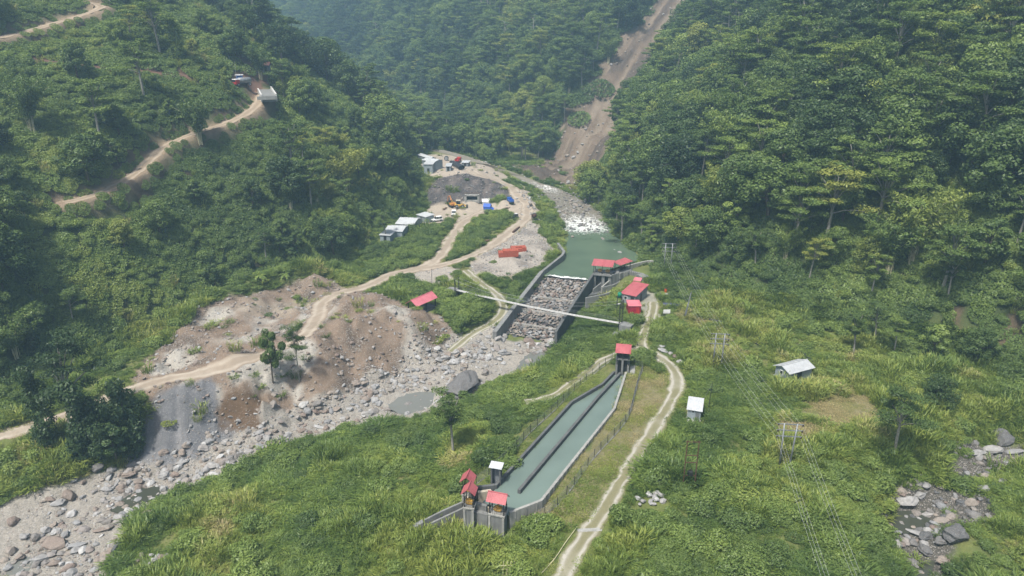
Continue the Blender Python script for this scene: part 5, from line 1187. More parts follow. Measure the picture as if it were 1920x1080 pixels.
    p = on(1001, 413); r = thing("concrete_mixer", "dark batching machine on legs where the works road bends", "mixer", p, .3); MB().tube([(-.8, 0, 1.4), (-.3, 0, 1.6), (.5, 0, 2.0), (.9, 0, 2.2)], [.4, .85, .85, .4], 12).build("drum", "rust", r); MB().box((.1, 0, 2.65), (1.3, 1.0, .12)).build("hopper", "galvanised", r)
    for x in (-.7, .7):
        for y in (-.6, .6): MB().tube([(x, y, -.2), (x, y, 2.6)], .06, 5).build("leg", "steel_dark", r)
    for (cx, cy, w_, h_, lab) in ((953, 478, 37, 1.7, "nearer stack of red bricks, stepped at one end"), (972, 471.5, 28, 1.6, "farther stack of red bricks, hollow on top")):
        p = on(cx, cy); L = w_ / 1280 * p.y * 1.05; r = thing("brick_stack", lab, "bricks", p, .1 if w_ > 30 else .18); ncol = 9 if w_ > 30 else 7; W = 2.6
        for i in range(ncol):
            for j in range(2):
                hh = h_ * (.7 if (w_ > 30 and i < 2) else 1) * (1 - .06 * random.random()) * (.75 if (w_ < 30 and j == 0 and 1 < i < 5) else 1); MB().box((-L / 2 + L * (i + .5) / ncol, -W / 4 + j * W / 2, hh / 2 - .15), (L / ncol - .05, W / 2 - .06, hh + .3)).build("brick_cube", "brick_red", r)
        keep_rect(p, L, W, .1)
    for i, (a, b, lab) in enumerate((((898, 456.5), (917, 452), "dark log lying beside the works road"), ((889, 463), (904, 459.5), "second dark log on the shoulder of the works road"), ((962, 437), (974, 427), "rusty girder lying in the works road"))):
        A, B = on(*a, .3), on(*b, .3); r = thing("log" if i < 2 else "girder", lab, "log" if i < 2 else "girder", (0, 0, 0)); MB().tube([A, A.lerp(B, .5) + Vector((0, 0, .12)), B], [.38, .34, .28], 8).build("trunk" if i < 2 else "beam", "timber" if i < 2 else "rust", r)
    # people by the sheds, very small in the view
    def person(p, rz, shirt, label):
        r = thing("person", label, "person", p, rz); m = MB(); m.tube([(-.1, 0, 0), (-.1, 0, .45), (-.09, 0, .88)], [.06, .07, .09], 8); m.tube([(.1, .08, 0), (.1, .04, .45), (.09, 0, .88)], [.06, .07, .09], 8); m.tube([(0, 0, .82), (0, 0, 1.1), (0, 0, 1.4), (0, 0, 1.48), (0, 0, 1.55)], [.15, .16, .2, .1, .06], 10)
        m.tube([(-.22, 0, 1.4), (-.28, .04, 1.12), (-.24, .16, .9)], [.06, .05, .04], 6); m.tube([(.22, 0, 1.4), (.28, .04, 1.12), (.24, .14, .9)], [.06, .05, .04], 6); m.tube([(0, 0, 1.52), (0, 0, 1.6), (0, 0, 1.7), (0, 0, 1.76)], [.06, .1, .1, .04], 10); o = m.build("body", shirt, r, True); MB().tube([(0, -.01, 1.68), (0, -.01, 1.78)], [.11, .06], 10).build("hair", "rubber", o)
    person(on(777, 431), .3, "steel_dark", "dark-clothed person standing beside the tin sheds"); person(on(787, 430), 2.0, "steel_dark", "dark-clothed person standing alone in front of the sheds")
    p = on(784, 439.5); r = thing("red_tarp", "red plastic sheet spread on the ground by the sheds", "tarp", p, .2); MB().slab([(-.9, -.5, .25), (.9, -.5, .3), (.9, .5, .2), (-.9, .5, .35)], .05).build("sheet", "paint_red", r)
    for q, rz, n_, mt, nm, lab in (((938, 399), .3, 7, "timber", "plank_stack", "stack of brown planks on the heap beyond the bushes"), ((925, 398), -.4, 5, "timber", "plank_stack", "crossed planks between the blue shelter and the works road"), ((948, 392), .8, 6, "rust", "rebar_bundle", "rusty bundle of reinforcing bars beside the works road"), ((834, 392), 1.2, 5, "timber", "plank_stack", "planks lying at the foot of the dark excavated face"), ((800, 425), .2, 5, "galvanised", "sheet_stack", "loose roofing sheets lying in front of the tin sheds")):
        p = on(*q, .1); r = thing(nm, lab, "building material", p, rz)
        for i in range(n_): MB().box((random.uniform(-.3, .3), (i % 3) * .32 - .3, .1 + .14 * (i // 3)), (3.2 + random.uniform(-.5, .5), .26, .1), random.uniform(-.12, .12)).build({"rust": "bar", "galvanised": "sheet"}.get(mt, "plank"), mt, r)
    far_camp()
works()
def hillside():
    p = on(455, 161); r = thing("tanker_truck", "silver tanker truck with red and white cab on the hillside", "truck", p, -2.2)
    MB().tube([(-3.2, 0, 1.75), (-3.0, 0, 1.75), (1.2, 0, 1.75), (1.4, 0, 1.75)], [.7, .95, .95, .7], 14).build("tank", "galvanised", r, True); MB().box((2.3, 0, 1.3), (1.5, 2.1, 1.5)).build("cab", "paint_red", r, bevel=.1); MB().box((2.3, 0, 2.15), (1.5, 2.1, .3)).build("cab_roof", "paint_white", r, bevel=.08); MB().box((3.06, 0, 1.7), (.06, 1.8, .6)).build("windscreen", "glass_dark", r); MB().box((0, 0, .7), (6.0, .9, .25)).build("chassis", "steel_dark", r); wheels(r, 6, 2.1, .48, (-2.2, 2.1)); sight(p, 4.5, .9); keep_rect(p, 8, 8, 0)
    p = on(450, 154); r = thing("blue_kiosk", "small dark blue kiosk behind the tanker truck", "kiosk", p, .2); MB().box((0, 0, 1.0), (2.0, 1.6, 2.4)).build("wall", "paint_blue", r); mono_roof(r, 2.3, 1.9, 2.25, 2.5, .1, "roof_white"); door(r, .4, -.82, .7, 1.7)
    c, L, W, rz = frame([(489, 176.5), (512, 176), (503, 164), (486, 164.5)], on(498, 172).z + .4); g = on(498, 176).z
    r = thing("concrete_ramp", "grey concrete tipping ramp with white kerb at the road's top bend", "ramp", (c.x, c.y, g), rz); L = max(L, 4); W = max(W, 5)
    m = MB(); m.add([(-L / 2, -W / 2, -1.5), (L / 2, -W / 2, -1.5), (L / 2, W / 2, -1.5), (-L / 2, W / 2, -1.5), (-L / 2, -W / 2, .3), (L / 2, -W / 2, .3), (L / 2, W / 2, 2.0), (-L / 2, W / 2, 2.0)], [(0, 1, 5, 4), (1, 2, 6, 5), (2, 3, 7, 6), (3, 0, 4, 7), (4, 5, 6, 7)]); m.build("slab", "concrete", r)
    MB().wall([(L / 2 + .25, -W / 2, .9), (L / 2 + .25, W / 2, 2.7)], .5, -1.5).build("kerb", "white_wash", r); MB().wall([(-L / 2 - .25, -W / 2, .8), (-L / 2 - .25, W / 2, 2.4)], .4, -1.5).build("kerb", "white_wash", r); MB().box((-.6, -W / 2 - .3, -.3), (L + 2.2, .4, 1.1)).build("retaining_wall", "concrete_light", r); keep_rect(c, L + 2, W + 2, rz); sight(c, 5.5, .9)
    p = on(497, 134); r = thing("brown_hut", "brown-roofed hut up among the trees above the ramp", "hut", p, .1); gable_walls(r, 3.4, 2.8, 2.3, .8, "block_wall"); gable_roof(r, 3.4, 2.8, 2.3, .82, .4, "roof_brown"); door(r, .6, -1.43, .8, 1.8); keep_rect(p, 5, 4, 0); sight(p, 3.2, .93)
    p = on(445, 158); r = thing("thin_pole", "thin pole beside the tanker truck", "pole", p); MB().tube([(0, 0, -.4), (0, 0, 7.5)], [.08, .06], 6).build("pole", "galvanised", r)
    # low concrete wall on the near river bank, stakes and hose in the foreground
    r = thing("river_wall", "short tilted concrete wall stub at the river's edge", "wall", (0, 0, 0)); a, b = on(213, 1043), on(246, 996); MB().wall([a + Vector((0, 0, 1.1)), b + Vector((0, 0, .9))], .5, [a.z - .8, b.z - .8]).build("wall_run", "concrete_dark", r, bevel=.06); KEEP.append([(a.x - .4, a.y), (a.x + .4, a.y), (b.x + .4, b.y), (b.x - .4, b.y)])
    r = thing("stake_trellis", "pale bamboo stakes lashed into a rough trellis in the grass", "trellis", (0, 0, 0))
    for x in (943, 950, 957, 963): a, b = on(x, 1078), on(x + 2, 1060); MB().tube([(a.x, a.y, a.z - .2), (a.x + .1, a.y + .3, a.z + 2.0)], .045, 5).build("stake", "bamboo_pale", r)
    a, b = on(938, 1076), on(966, 1076)
    for z in (.7, 1.4): MB().tube([a + Vector((0, 0, z)), b + Vector((0, 0, z))], .035, 5).build("crossbar", "bamboo_pale", r)
    KEEP.append([(a.x - .2, a.y - 1.5), (b.x + .2, b.y - 1.5), (b.x + .2, b.y + .8), (a.x - .2, a.y + .8)])
    P = [on(*q, .25) for q in ((1082, 990), (1060, 1020), (1040, 1050), (1015, 1078))]; r = thing("guy_wire", "pale hose running through the grass beside the track", "hose", (0, 0, 0)); MB().tube(smooth_path(P, 1.0), .05, 5).build("hose_run", "bamboo_pale", r)
    P = [on(*q) for q in ((1072, 1000), (1098, 985), (1130, 990), (1122, 1000), (1095, 1006))]; c = sum(P, Vector()) / 5; m = MB(); m.prism([(p.x, p.y) for p in (on(1080, 993), on(1128, 989), on(1129, 996), on(1084, 999))], c.z - .3, c.z + .13); o = m.build("culvert_slab", "concrete_light", None, bevel=.03); tag(o, "narrow concrete culvert slab across the two-rut track", "slab")
hillside()

# ---- boulders: those one can point to, then the largest of the rest; small stones are one mass
BO = [(868, 735, 6.4, .06, "huge dark purple boulder overgrown with grass at the river bank", (1.25, 1, .85)), (909, 702, 1.9, .2, "grey boulder just beyond the huge dark boulder", None), (911, 673, 1.8, .62, "flat pale boulder in mid river bed below the weir", (1.3, 1, .6)), (932, 674, 1.4, .1, "dark boulder beside the flat pale one in mid river bed", None), (951, 664, 1.5, .12, "low dark boulder nearest the weir toe", (1.3, 1, .5)),
      (683, 720, 1.7, .35, "brown boulder at the foot of the spoil slope", None), (630, 746, 1.1, .75, "blue-grey boulder under the spoil slope", None), (637, 826, 1.1, .15, "squat grey boulder at the grass edge of the river", None), (733, 803, .75, .98, "white boulder in the bank grass near the lone tree", None), (732, 788, .9, .4, "brown boulder at the bank edge left of the lone tree", None), (781, 838, 1.2, .45, "grey-brown boulder in grass, rear of a pair", None), (795, 846, 1.1, .68, "pale boulder in grass, front of a pair", None),
      (105, 1024, 3.0, .42, "massive pinkish split boulder in the lower river bed", (1.2, 1, .85)), (66, 1010, 1.6, .2, "dark grey boulder behind the massive split one", None), (86, 996, 1.5, .7, "pale boulder leaning by the massive split one", None), (22, 1036, 2.0, .3, "grey boulder near the lower pool", None), (144, 1025, 1.7, .85, "long white-grey boulder beside the massive split one", (1.4, .8, .6)), (75, 1050, 1.8, .72, "light grey flat boulder by the lower pool", (1.4, .9, .5)), (115, 1040, 1.3, .2, "blue-grey boulder downstream of the split one", None), (132, 1062, 1.4, .95, "whitish boulder at the grass edge of the lower river", None), (15, 1068, 1.3, .9, "pale boulder at the pool's edge, bottom corner", None), (128, 932, 2.4, .42, "angular pink boulder on the bushy left bank", None), (110, 945, 1.7, .72, "rounded blue-grey boulder on the bushy left bank", (1.3, .9, .8)), (95, 938, 1.3, .45, "small rusty boulder on the bushy left bank", None), (25, 980, 1.8, .44, "rust-brown boulder in the left bank grass", None), (238, 893, 2.1, .43, "long pink boulder at the edge of the gravel tip", (1.5, .8, .6)), (262, 905, 1.5, .4, "reddish boulder next to the long pink one", None), (240, 908, 1.4, .75, "pale grey boulder in front of the long pink one", None), (242, 924, 1.5, .72, "grey boulder beside the brown trickle, larger of two", None), (262, 924, 1.3, .78, "grey boulder beside the brown trickle, smaller of two", None), (182, 880, 2.3, .12, "big dark boulder under the trees at the gravel tip", None), (205, 893, 1.5, .12, "dark boulder between the big dark one and the pink one", None), (283, 965, 1.9, .43, "reddish-brown boulder at the grassy river edge", (1.4, .9, .6)), (222, 981, 1.4, .6, "tan boulder in mid river bed", None), (246, 975, 1.3, .72, "blue-grey boulder at the grass edge", None), (190, 996, 1.7, .42, "flat rusty boulder in the lower river bed", (1.6, .8, .4)), (300, 870, 1.4, .3, "brown block at the foot of the gravel tip", None), (342, 868, 1.4, .7, "light grey slab at the foot of the gravel tip", (1.4, .9, .5)), (510, 800, .9, .72, "blue-grey stone at the foot of the brown tip", None), (540, 838, 1.0, .42, "reddish stone at the grass edge of the river", (1.5, .8, .5)), (598, 802, 1.2, .95, "long pale slab in the river bed near the bank grass", (1.7, .7, .4)), (427, 868, .9, .95, "white stone in mid river bed below the tip", None),
      (1240, 651, 1.5, .9, "flat pale boulder by the track junction, rear of two", (1.3, .9, .5)), (1243, 659, 1.6, .88, "flat pale boulder by the track junction, front of two", (1.3, .9, .5)), (1257, 664, 1.2, .65, "rounded tan boulder by the track junction", None), (1266, 670, 1.2, .5, "mossy boulder in grass by the track bend", None), (1283, 669, 1.4, .92, "white pointed boulder in the grass by the track bend", (1.3, .7, .7)), (1275, 680, 1.3, .72, "dark-based grey boulder by the track bend", None),
      (1177, 958, 1.2, .43, "reddish boulder at the track edge near the stone pile", None), (1170, 1012, 1.1, .42, "brown boulder beside the track, farther of two", None), (1198, 1014, 1.2, .41, "brown boulder beside the track, nearer of two", None), (864, 1014, 1.5, .42, "round brown boulder in grass below the gate towers", None), (1005, 1002, 1.0, .72, "pale boulder in grass right of the gate towers", None), (848, 858, 1.0, .2, "grey boulder at the foot of the lone tree", None), (862, 856, .6, .3, "small boulder beside the lone tree", None), (872, 932 + 60, .8, .2, "grey rock half hidden below the gate towers", None),
      (1700, 945, 2.2, .68, "large pointed grey boulder standing in the dark stream pool", (1.3, .9, .9)), (1722, 932, 1.3, .7, "pale boulder behind the pointed one in the stream", None), (1730, 910, 1.9, .72, "broad blue-grey boulder at the stream bank", (1.4, 1, .6)), (1727, 890, 1.0, .7, "small upright boulder on the stream bank", None), (1860, 848, 2.4, .68, "big slanted grey slab in the upper stream", (1.2, .9, .9)), (1830, 852, 2.0, .9, "long pale slab in the upper stream", (1.6, .7, .5)), (1880, 826, 3.2, .04, "great dark overhanging boulder above the upper stream", None), (1900, 850, 1.8, .8, "pale flat rock at the right end of the stream", (1.6, .8, .4)), (1790, 1010, 3.4, .02, "great dark wet boulder beside the lower stream", (.9, .9, 1.2)), (1765, 1018, 1.7, .1, "dark mossy boulder left of the great wet one", None), (1680, 1000, 1.5, .8, "flat light boulder at the lower stream", (1.5, .8, .5)), (1722, 1004, 1.7, .95, "white slab in the lower stream", (1.6, .7, .4)), (1740, 998, 1.2, .7, "grey boulder behind the white slab", None), (1698, 1018, 1.3, .6, "tan boulder amid the lower stream rocks", None), (1712, 1016, 1.2, .45, "brown boulder amid the lower stream rocks", None), (1682, 1024, 1.5, .7, "pyramid-shaped grey boulder at the lower stream", (1, 1, 1.1)), (1732, 1024, 1.3, .72, "upright pale boulder in the lower stream", None), (1738, 968, 1.6, .65, "grey boulder across the pool under the grass island", (1.3, .8, .7)), (1880, 905, 1.3, .9, "pale boulder on the gravel bar beyond the stream", None), (1766, 978, 1.4, .3, "flat brown rock at the pool outlet", (1.5, .9, .4)),
      (1162, 477, 2.0, .72, "grey rock standing in the pool near the far bank", (.8, .8, 1.2)), (1152, 472, 1.4, .9, "pale rock on the far bank of the pool", None), (1031, 366, 1.8, .1, "dark rock splitting the rapids at the foot of the landslide", None), (1066, 366, 1.9, .15, "dark boulder at the river edge below the landslide", None)]
rgB = np.random.default_rng(77)
def boulder(x, y, z, s, tint, label, group, shape=None, k=0):
    me = ROCKS[k % len(ROCKS)]; o = bpy.data.objects.new("boulder", me); COL.objects.link(o); f = shape or (1 + .25 * rgB.normal() * .5, 1, 1 + .15 * rgB.normal())
    o.location = (x, y, z); o.scale = (s * f[0] / 2, s * f[1] / 2, s * f[2] / 2); o.rotation_euler = (.2 * rgB.normal(), .2 * rgB.normal(), 6.28 * rgB.random() if not shape else .4 * rgB.normal()); o["tint"] = float(tint); tag(o, label, "boulder", group); return o
BOXY = []
for i, (px, py, s, tint, lab, shape) in enumerate(BO):
    p = on(px, py); s *= 1.3 if px > 1620 else 1.15; tint = tint if px < 1620 or tint < .85 else .74; boulder(p.x, p.y, p.z + (.16 if s < 5 else .24) * s, s, tint, lab, "boulders", shape, i); BOXY.append((p.x, p.y, s))
# stone pile beside the track
PILES = []
for i in range(15):
    p = on(1212 + rgB.normal() * 14 + 12, 936 + rgB.normal() * 9); s = .7 + .5 * rgB.random(); PILES.append(boulder(p.x, p.y, p.z + .2 + .25 * rgB.random(), s, rgB.choice([.68, .72, .9, .97, .75]), "pale grey stone in the pile beside the two-rut track", "pile of pale stones beside the track", None, i + 3))
for i in range(8):
    p = on(285 + rgB.normal() * 16, 1050 + rgB.normal() * 8); s = .7 + .5 * rgB.random(); PILES.append(boulder(p.x, p.y, p.z + .2, s, rgB.choice([.68, .72, .3, .43, .75]), "stone in the small heap in the lower river bank grass", "heap of stones in the bank grass", None, i))
def scatter_rocks():
    items = []
    def zone_rocks(names, cell, smin, smax, tints, prob, ymax=400, pw=2.6, area=(-140, 110, 52, 400), ring=0.0):
        x, y = jitter_points(area[0], area[1], area[2], area[3], cell, rgB); M = masks(x, y, names, .8, 2.2); ok = np.maximum.reduce(list(M.values())) > .5; ok &= rgB.random(x.shape) < prob * np.clip(.85 + 1.5 * fbm(x, y, 8, 3, 261), .12, 1.6); x, y = x[ok], y[ok]
        z = G(x, y); ok = in_view(x, y, z, 1.0, 1.03, 1.04) & road_clear(x, y, -.1) ; x, y, z = x[ok], y[ok], z[ok]; n = fbm(x, y, 9, 3, 251)
        for a, b, c, q in zip(x, y, z, n):
            s = smin + (smax - smin) * rgB.random() ** pw; s *= 1 + .8 * max(0, q)
            items.append((s, a, b, c, float(np.clip(rgB.choice(tints) + .04 * rgB.normal(), 0, 1)), names[0]))
    PALE = [.2, .3, .35, .42, .6, .68, .72, .78, .9, .97]; BRN = [.3, .35, .38, .42, .45, .3, .62, .7, .9]
    zone_rocks(['bed'], .6, .16, 1.9, PALE, .68, pw=4.2); zone_rocks(['bed'], .36, .1, .34, PALE, .55, pw=1.5); zone_rocks(['spoil'], .5, .1, .3, BRN, .4, pw=1.5); zone_rocks(['spoil'], .68, .16, 1.2, BRN, .62, pw=4.2); zone_rocks(['tip'], 1.6, .12, .5, [.68, .7, .97], .3)
    zone_rocks(['brickyard', 'gravel_lot'], .6, .14, .75, PALE, .6); zone_rocks(['face'], 1.2, .3, 1.3, [.0, .05, .1, .2, .3, .6], .6); zone_rocks(['streambed'], .75, .25, 1.9, [.02, .05, .1, .12, .15, .2, .3, .3, .45, .75, .8], .62, pw=3.0); zone_rocks(['yard'], 2.2, .12, .4, PALE, .25); zone_rocks(['bankleft'], 1.6, .2, 1.0, BRN, .3); zone_rocks(['scar'], 2.6, .4, 2.2, [.3, .38, .6, .7], .35, area=(10, 170, 300, 520))
    # rockfall bank between the works road and the river, and stones along the river margins
    for (px, py, n_, sp, smin, smax, T) in ((985, 355, 60, (22, 14), .6, 1.6, [.9, .95, .62, .7]), (1000, 385, 70, (16, 16), .6, 1.6, [.9, .95, .62, .7]), (1085, 393, 210, (32, 22), .5, 2.2, [.1, .2, .3, .35, .68]), (1110, 425, 60, (26, 14), .5, 1.5, [.05, .1, .2, .3]), (1075, 375, 50, (30, 10), .5, 1.6, [.1, .2, .6]), (920, 308, 90, (40, 8), .5, 1.8, [.2, .6, .68]), (820, 335, 40, (14, 12), .5, 1.3, [.2, .3, .6]), (1130, 445, 14, (16, 10), .3, .9, [.3, .6]), (1440, 790, 5, (10, 8), .4, .9, [.9]), (815, 640, 80, (26, 22), .4, 1.2, [.6, .9, .62]), (1325, 590, 16, (14, 6), .3, .8, [.9, .97])):
        for _ in range(n_):
            p = on(px + rgB.normal() * sp[0], py + rgB.normal() * sp[1]); p.z += .75 if px > 1050 and py < 430 else 0; items.append((smin + (smax - smin) * rgB.random() ** 2, p.x, p.y, p.z, float(rgB.choice(T)), 'rim'))
    return items

# ================================================================== VEGETATION AND ROCKS
PROTO = bpy.data.collections.new("prototypes")      # never linked to the scene: only sources for the masses
def quads_mesh(name, C, U, W, shade, mat, extra=None):
    """leaf faces: centre C, half-length vector U, half-width vector W (rhombus)"""
    n = len(C); V = np.stack([C - U, C + W, C + U, C - W], 1).reshape(-1, 3)
    F = np.arange(4 * n).reshape(n, 4)
    return V, F, shade, mat
class Bunch:
    """collects leaf quads and wood tubes into one or two meshes"""
    def __init__(self): self.C = []; self.U = []; self.W = []; self.S = []; self.wood = MB()
    def leaves(self, C, U, W, S): self.C.append(C); self.U.append(U); self.W.append(W); self.S.append(S)
    def leaf_mesh(self, name, mat="leaf"):
        C = np.concatenate(self.C); U = np.concatenate(self.U); W = np.concatenate(self.W); S = np.concatenate(self.S)
        n = len(C); V = np.stack([C - U, C + W, C + U, C - W], 1).reshape(-1, 3)
        me = bpy.data.meshes.new(name)
        me.vertices.add(4 * n); me.vertices.foreach_set("co", V.astype(np.float32).ravel())
        me.loops.add(4 * n); me.loops.foreach_set("vertex_index", np.arange(4 * n, dtype=np.int32))
        me.polygons.add(n); me.polygons.foreach_set("loop_start", np.arange(0, 4 * n, 4, dtype=np.int32)); me.polygons.foreach_set("loop_total", np.full(n, 4, np.int32))
        me.update(calc_edges=True); setattr_f(me, "shade", np.repeat(np.clip(S, 0, 1), 4))
        me.materials.append(MATS[mat]); return me
def unit(v): return v / np.maximum(np.linalg.norm(v, axis=-1, keepdims=True), 1e-9)
def clump(b, c, r, n, size, rg, base=0.5, flat=1.0, droop=0.0, hollow=0.55, up=0.5):
    """leaves through an ellipsoid; faces lie roughly along its skin"""
    d = unit(rg.normal(size=(n, 3))); rad = hollow + (1 - hollow) * rg.random((n, 1)) ** 0.6
    r = np.asarray(r, float) * np.ones(3)
    P = np.asarray(c) + d * rad * r
    nrm = unit(d / r * r.mean() + rg.normal(size=(n, 3)) * 0.55 + np.array([0, 0, up]))
    t = unit(np.cross(nrm, rg.normal(size=(n, 3)))); w = np.cross(nrm, t)
    t = unit(t + np.array([0, 0, -droop])); s = size * (0.65 + 0.7 * rg.random((n, 1)))
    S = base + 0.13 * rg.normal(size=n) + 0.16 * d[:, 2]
    b.leaves(P, t * s, w * s * 0.55 * flat, S)
def limb(b, p0, p1, r0, r1, sag=0.0, n=4):
    p0 = Vector(p0); p1 = Vector(p1); P = [p0.lerp(p1, i / (n - 1)) + Vector((0, 0, sag * 4 * (i / (n - 1)) * (1 - i / (n - 1)))) for i in range(n)]
    b.wood.tube(P, [r0 + (r1 - r0) * i / (n - 1) for i in range(n)], 5, False)
def tree_broad(seed, h=12, rw=4.4, n=24, leaf=0.25, per=260, trunk=0.3, low=0.3):
    rg = np.random.default_rng(seed); b = Bunch()
    lean = rg.normal(size=2) * 0.04 * h
    top = Vector((lean[0], lean[1], h * 0.62)); b.wood.tube([(0, 0, -1.2), (lean[0] * .2, lean[1] * .2, h * .2), (lean[0] * .6, lean[1] * .6, h * .42), top], [trunk * 1.25, trunk, trunk * .75, trunk * .4], 6, False)
    for i in range(n):
        a = i * 2.399 + rg.random(); z = low + (1 - low) * ((i + .5) / n); prof = math.sin(math.pi * min(1, (z - low) / (1 - low) * .82 + .16)) ** .7
        rr = rw * prof * (0.45 + .55 * rg.random()); c = np.array([lean[0] * z + rr * math.cos(a), lean[1] * z + rr * math.sin(a), h * z * .93])
        cr = rw * (0.26 + .16 * rg.random()); 
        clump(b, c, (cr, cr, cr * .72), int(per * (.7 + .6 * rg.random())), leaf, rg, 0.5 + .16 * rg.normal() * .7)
        if i % 2 == 0: limb(b, (lean[0] * .5, lean[1] * .5, h * (.22 + .3 * z)), c, trunk * .38, .05, .3)
    return b
def tree_layer(seed, h=14, rw=5.0, n=12, leaf=0.22, per=420, trunk=0.26, low=0.5):
    """open crown of flat, feathery tiers on rising limbs"""
    rg = np.random.default_rng(seed); b = Bunch(); lean = rg.normal(size=2) * .05 * h
    b.wood.tube([(0, 0, -1.2), (lean[0] * .3, lean[1] * .3, h * .3), (lean[0] * .7, lean[1] * .7, h * .6), (lean[0], lean[1], h * .86)], [trunk * 1.2, trunk, trunk * .7, trunk * .3], 6, False)
    for i in range(n):
        a = i * 2.399 + rg.random() * .8; z = low + (1 - low) * ((i + rg.random()) / n); rr = rw * (.25 + .75 * rg.random()) * (1.1 - .55 * (z - low) / (1 - low))
        c = np.array([lean[0] + rr * math.cos(a), lean[1] + rr * math.sin(a), h * z]); cr = rw * (.3 + .2 * rg.random())
        base = .5 + .13 * rg.normal()
        for k in range(3):
            cc = c + np.array([rg.normal() * cr * .45, rg.normal() * cr * .45, rg.normal() * .25]); clump(b, cc, (cr * .7, cr * .7, cr * .2), per // 3, leaf, rg, base + .05 * rg.normal(), .8, .15, .15, 1.2)
        limb(b, (lean[0] * .6, lean[1] * .6, h * (.3 + .35 * z) * .9), (c[0], c[1], c[2] - .2), trunk * .4, .05, .45)
    return b
def tree_column(seed, h=11, rw=1.5, leaf=0.3):
    """trunk wrapped in creepers, small crown"""
    rg = np.random.default_rng(seed); b = Bunch(); lean = rg.normal(size=2) * .06 * h
    b.wood.tube([(0, 0, -1), (lean[0] * .5, lean[1] * .5, h * .5), (lean[0], lean[1], h * .95)], [.28, .2, .08], 6, False)
    n = 13
    for i in range(n):
        z = (i + .4) / n; c = np.array([lean[0] * z + rg.normal() * .35 * rw, lean[1] * z + rg.normal() * .35 * rw, h * z])
        r = rw * (.62 + .35 * rg.random()) * (1.25 - .5 * z if z < .7 else .9)
        clump(b, c, (r, r, r * 1.15), 300, leaf * .7, rg, .42 + .12 * rg.normal(), 1, .5)
    return b
def bamboo(seed, h=13, n=34, leaf=0.3, spread=5.0):
    rg = np.random.default_rng(seed); b = Bunch()
    for i in range(n):
        a = rg.random() * 6.283; L = h * (.72 + .38 * rg.random()); out = spread * (.35 + .75 * rg.random()); r0 = .7 * rg.random()
        t = np.linspace(0, 1, 22); x = r0 + out * t ** 2.6; z = L * (t - .2 * t ** 3.2); P = np.stack([math.cos(a) * x, math.sin(a) * x, z], -1)
        if i % 2 == 0: b.wood.tube([tuple(q) for q in P[::4]], [.06, .055, .05, .04, .03, .02][:len(P[::4])], 4, False)
        m = 150; k = .3 + .7 * rg.random(m) ** .75; Q = np.stack([np.interp(k, t, P[:, j]) for j in range(3)], -1)
        wd = .22 + .55 * np.sin(np.clip((k - .25) / .75, 0, 1) * math.pi) ** .8
        Q = Q + rg.normal(size=(m, 3)) * wd[:, None] * np.array([.75, .75, .55])
        d = unit(np.array([math.cos(a), math.sin(a), -.55]) * .7 + rg.normal(size=(m, 3)) * .6); w = unit(np.cross(d, rg.normal(size=(m, 3)))); s = leaf * (.7 + .6 * rg.random((m, 1)))
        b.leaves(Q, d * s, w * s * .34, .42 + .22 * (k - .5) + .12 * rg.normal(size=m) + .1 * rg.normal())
    return b
def snag(seed, h=13, leafy=0):
    rg = np.random.default_rng(seed); b = Bunch()
    b.wood.tube([(0, 0, -1), (.15, .1, h * .4), (-.1, .2, h * .75), (.2, 0, h)], [.3, .24, .16, .05], 6, False)
    for i in range(11):
        a = i * 2.4; z = h * (.5 + .045 * i); L = 3.4 * (1.15 - .07 * i) * (.6 + .6 * rg.random())
        limb(b, (0, 0.1, z), (math.cos(a) * L, math.sin(a) * L, z + 1.2 * rg.random() + .2), .1, .025, .2)
        if leafy and i % 2: clump(b, np.array([math.cos(a) * L, math.sin(a) * L, z + .8]), (1.0, 1.0, .3), leafy, .28, rg, .5, .8, .1, .2, 1)
    if not b.C: b.leaves(np.zeros((1, 3)), np.ones((1, 3)) * .01, np.ones((1, 3)) * .01, np.array([.5]))
    return b
def shrub(seed, r=1.5, n=9, per=230, leaf=0.13, tall=.8):
    rg = np.random.default_rng(seed); b = Bunch()
    for i in range(n):
        a = i * 2.4; rr = r * .62 * math.sqrt((i + .2) / n); c = np.array([rr * math.cos(a), rr * math.sin(a), r * tall * (.3 + .5 * rg.random())]); cr = r * (.42 + .2 * rg.random())
        clump(b, c, (cr, cr, cr * .85), per, leaf, rg, .5 + .13 * rg.normal(), .9, .2, .45)
        if i < 3: limb(b, (0, 0, -.3), tuple(c), .05, .02)
    return b
def creeper(seed, r=2.4, n=620, leaf=0.18):
    """low quilt of broad leaves that follows the slope"""
    rg = np.random.default_rng(seed); b = Bunch(); a = rg.random(n) * 6.283; q = r * np.sqrt(rg.random(n)); x, y = q * np.cos(a), q * np.sin(a)
    z = .25 + .75 * (fbm(x + seed * 9.7, y, 1.4, 2, seed) + .55) * np.clip(1.15 - q / r, .1, 1)
    P = np.stack([x, y, z], -1); nr = unit(rg.normal(size=(n, 3)) * .55 + np.array([0, 0, .9])); t = unit(np.cross(nr, rg.normal(size=(n, 3)))); w = np.cross(nr, t); s = leaf * (.6 + .8 * rg.random((n, 1)))
    b.leaves(P, t * s, w * s * .7, .5 + .15 * rg.normal(size=n) + .25 * (z - .5)); return b
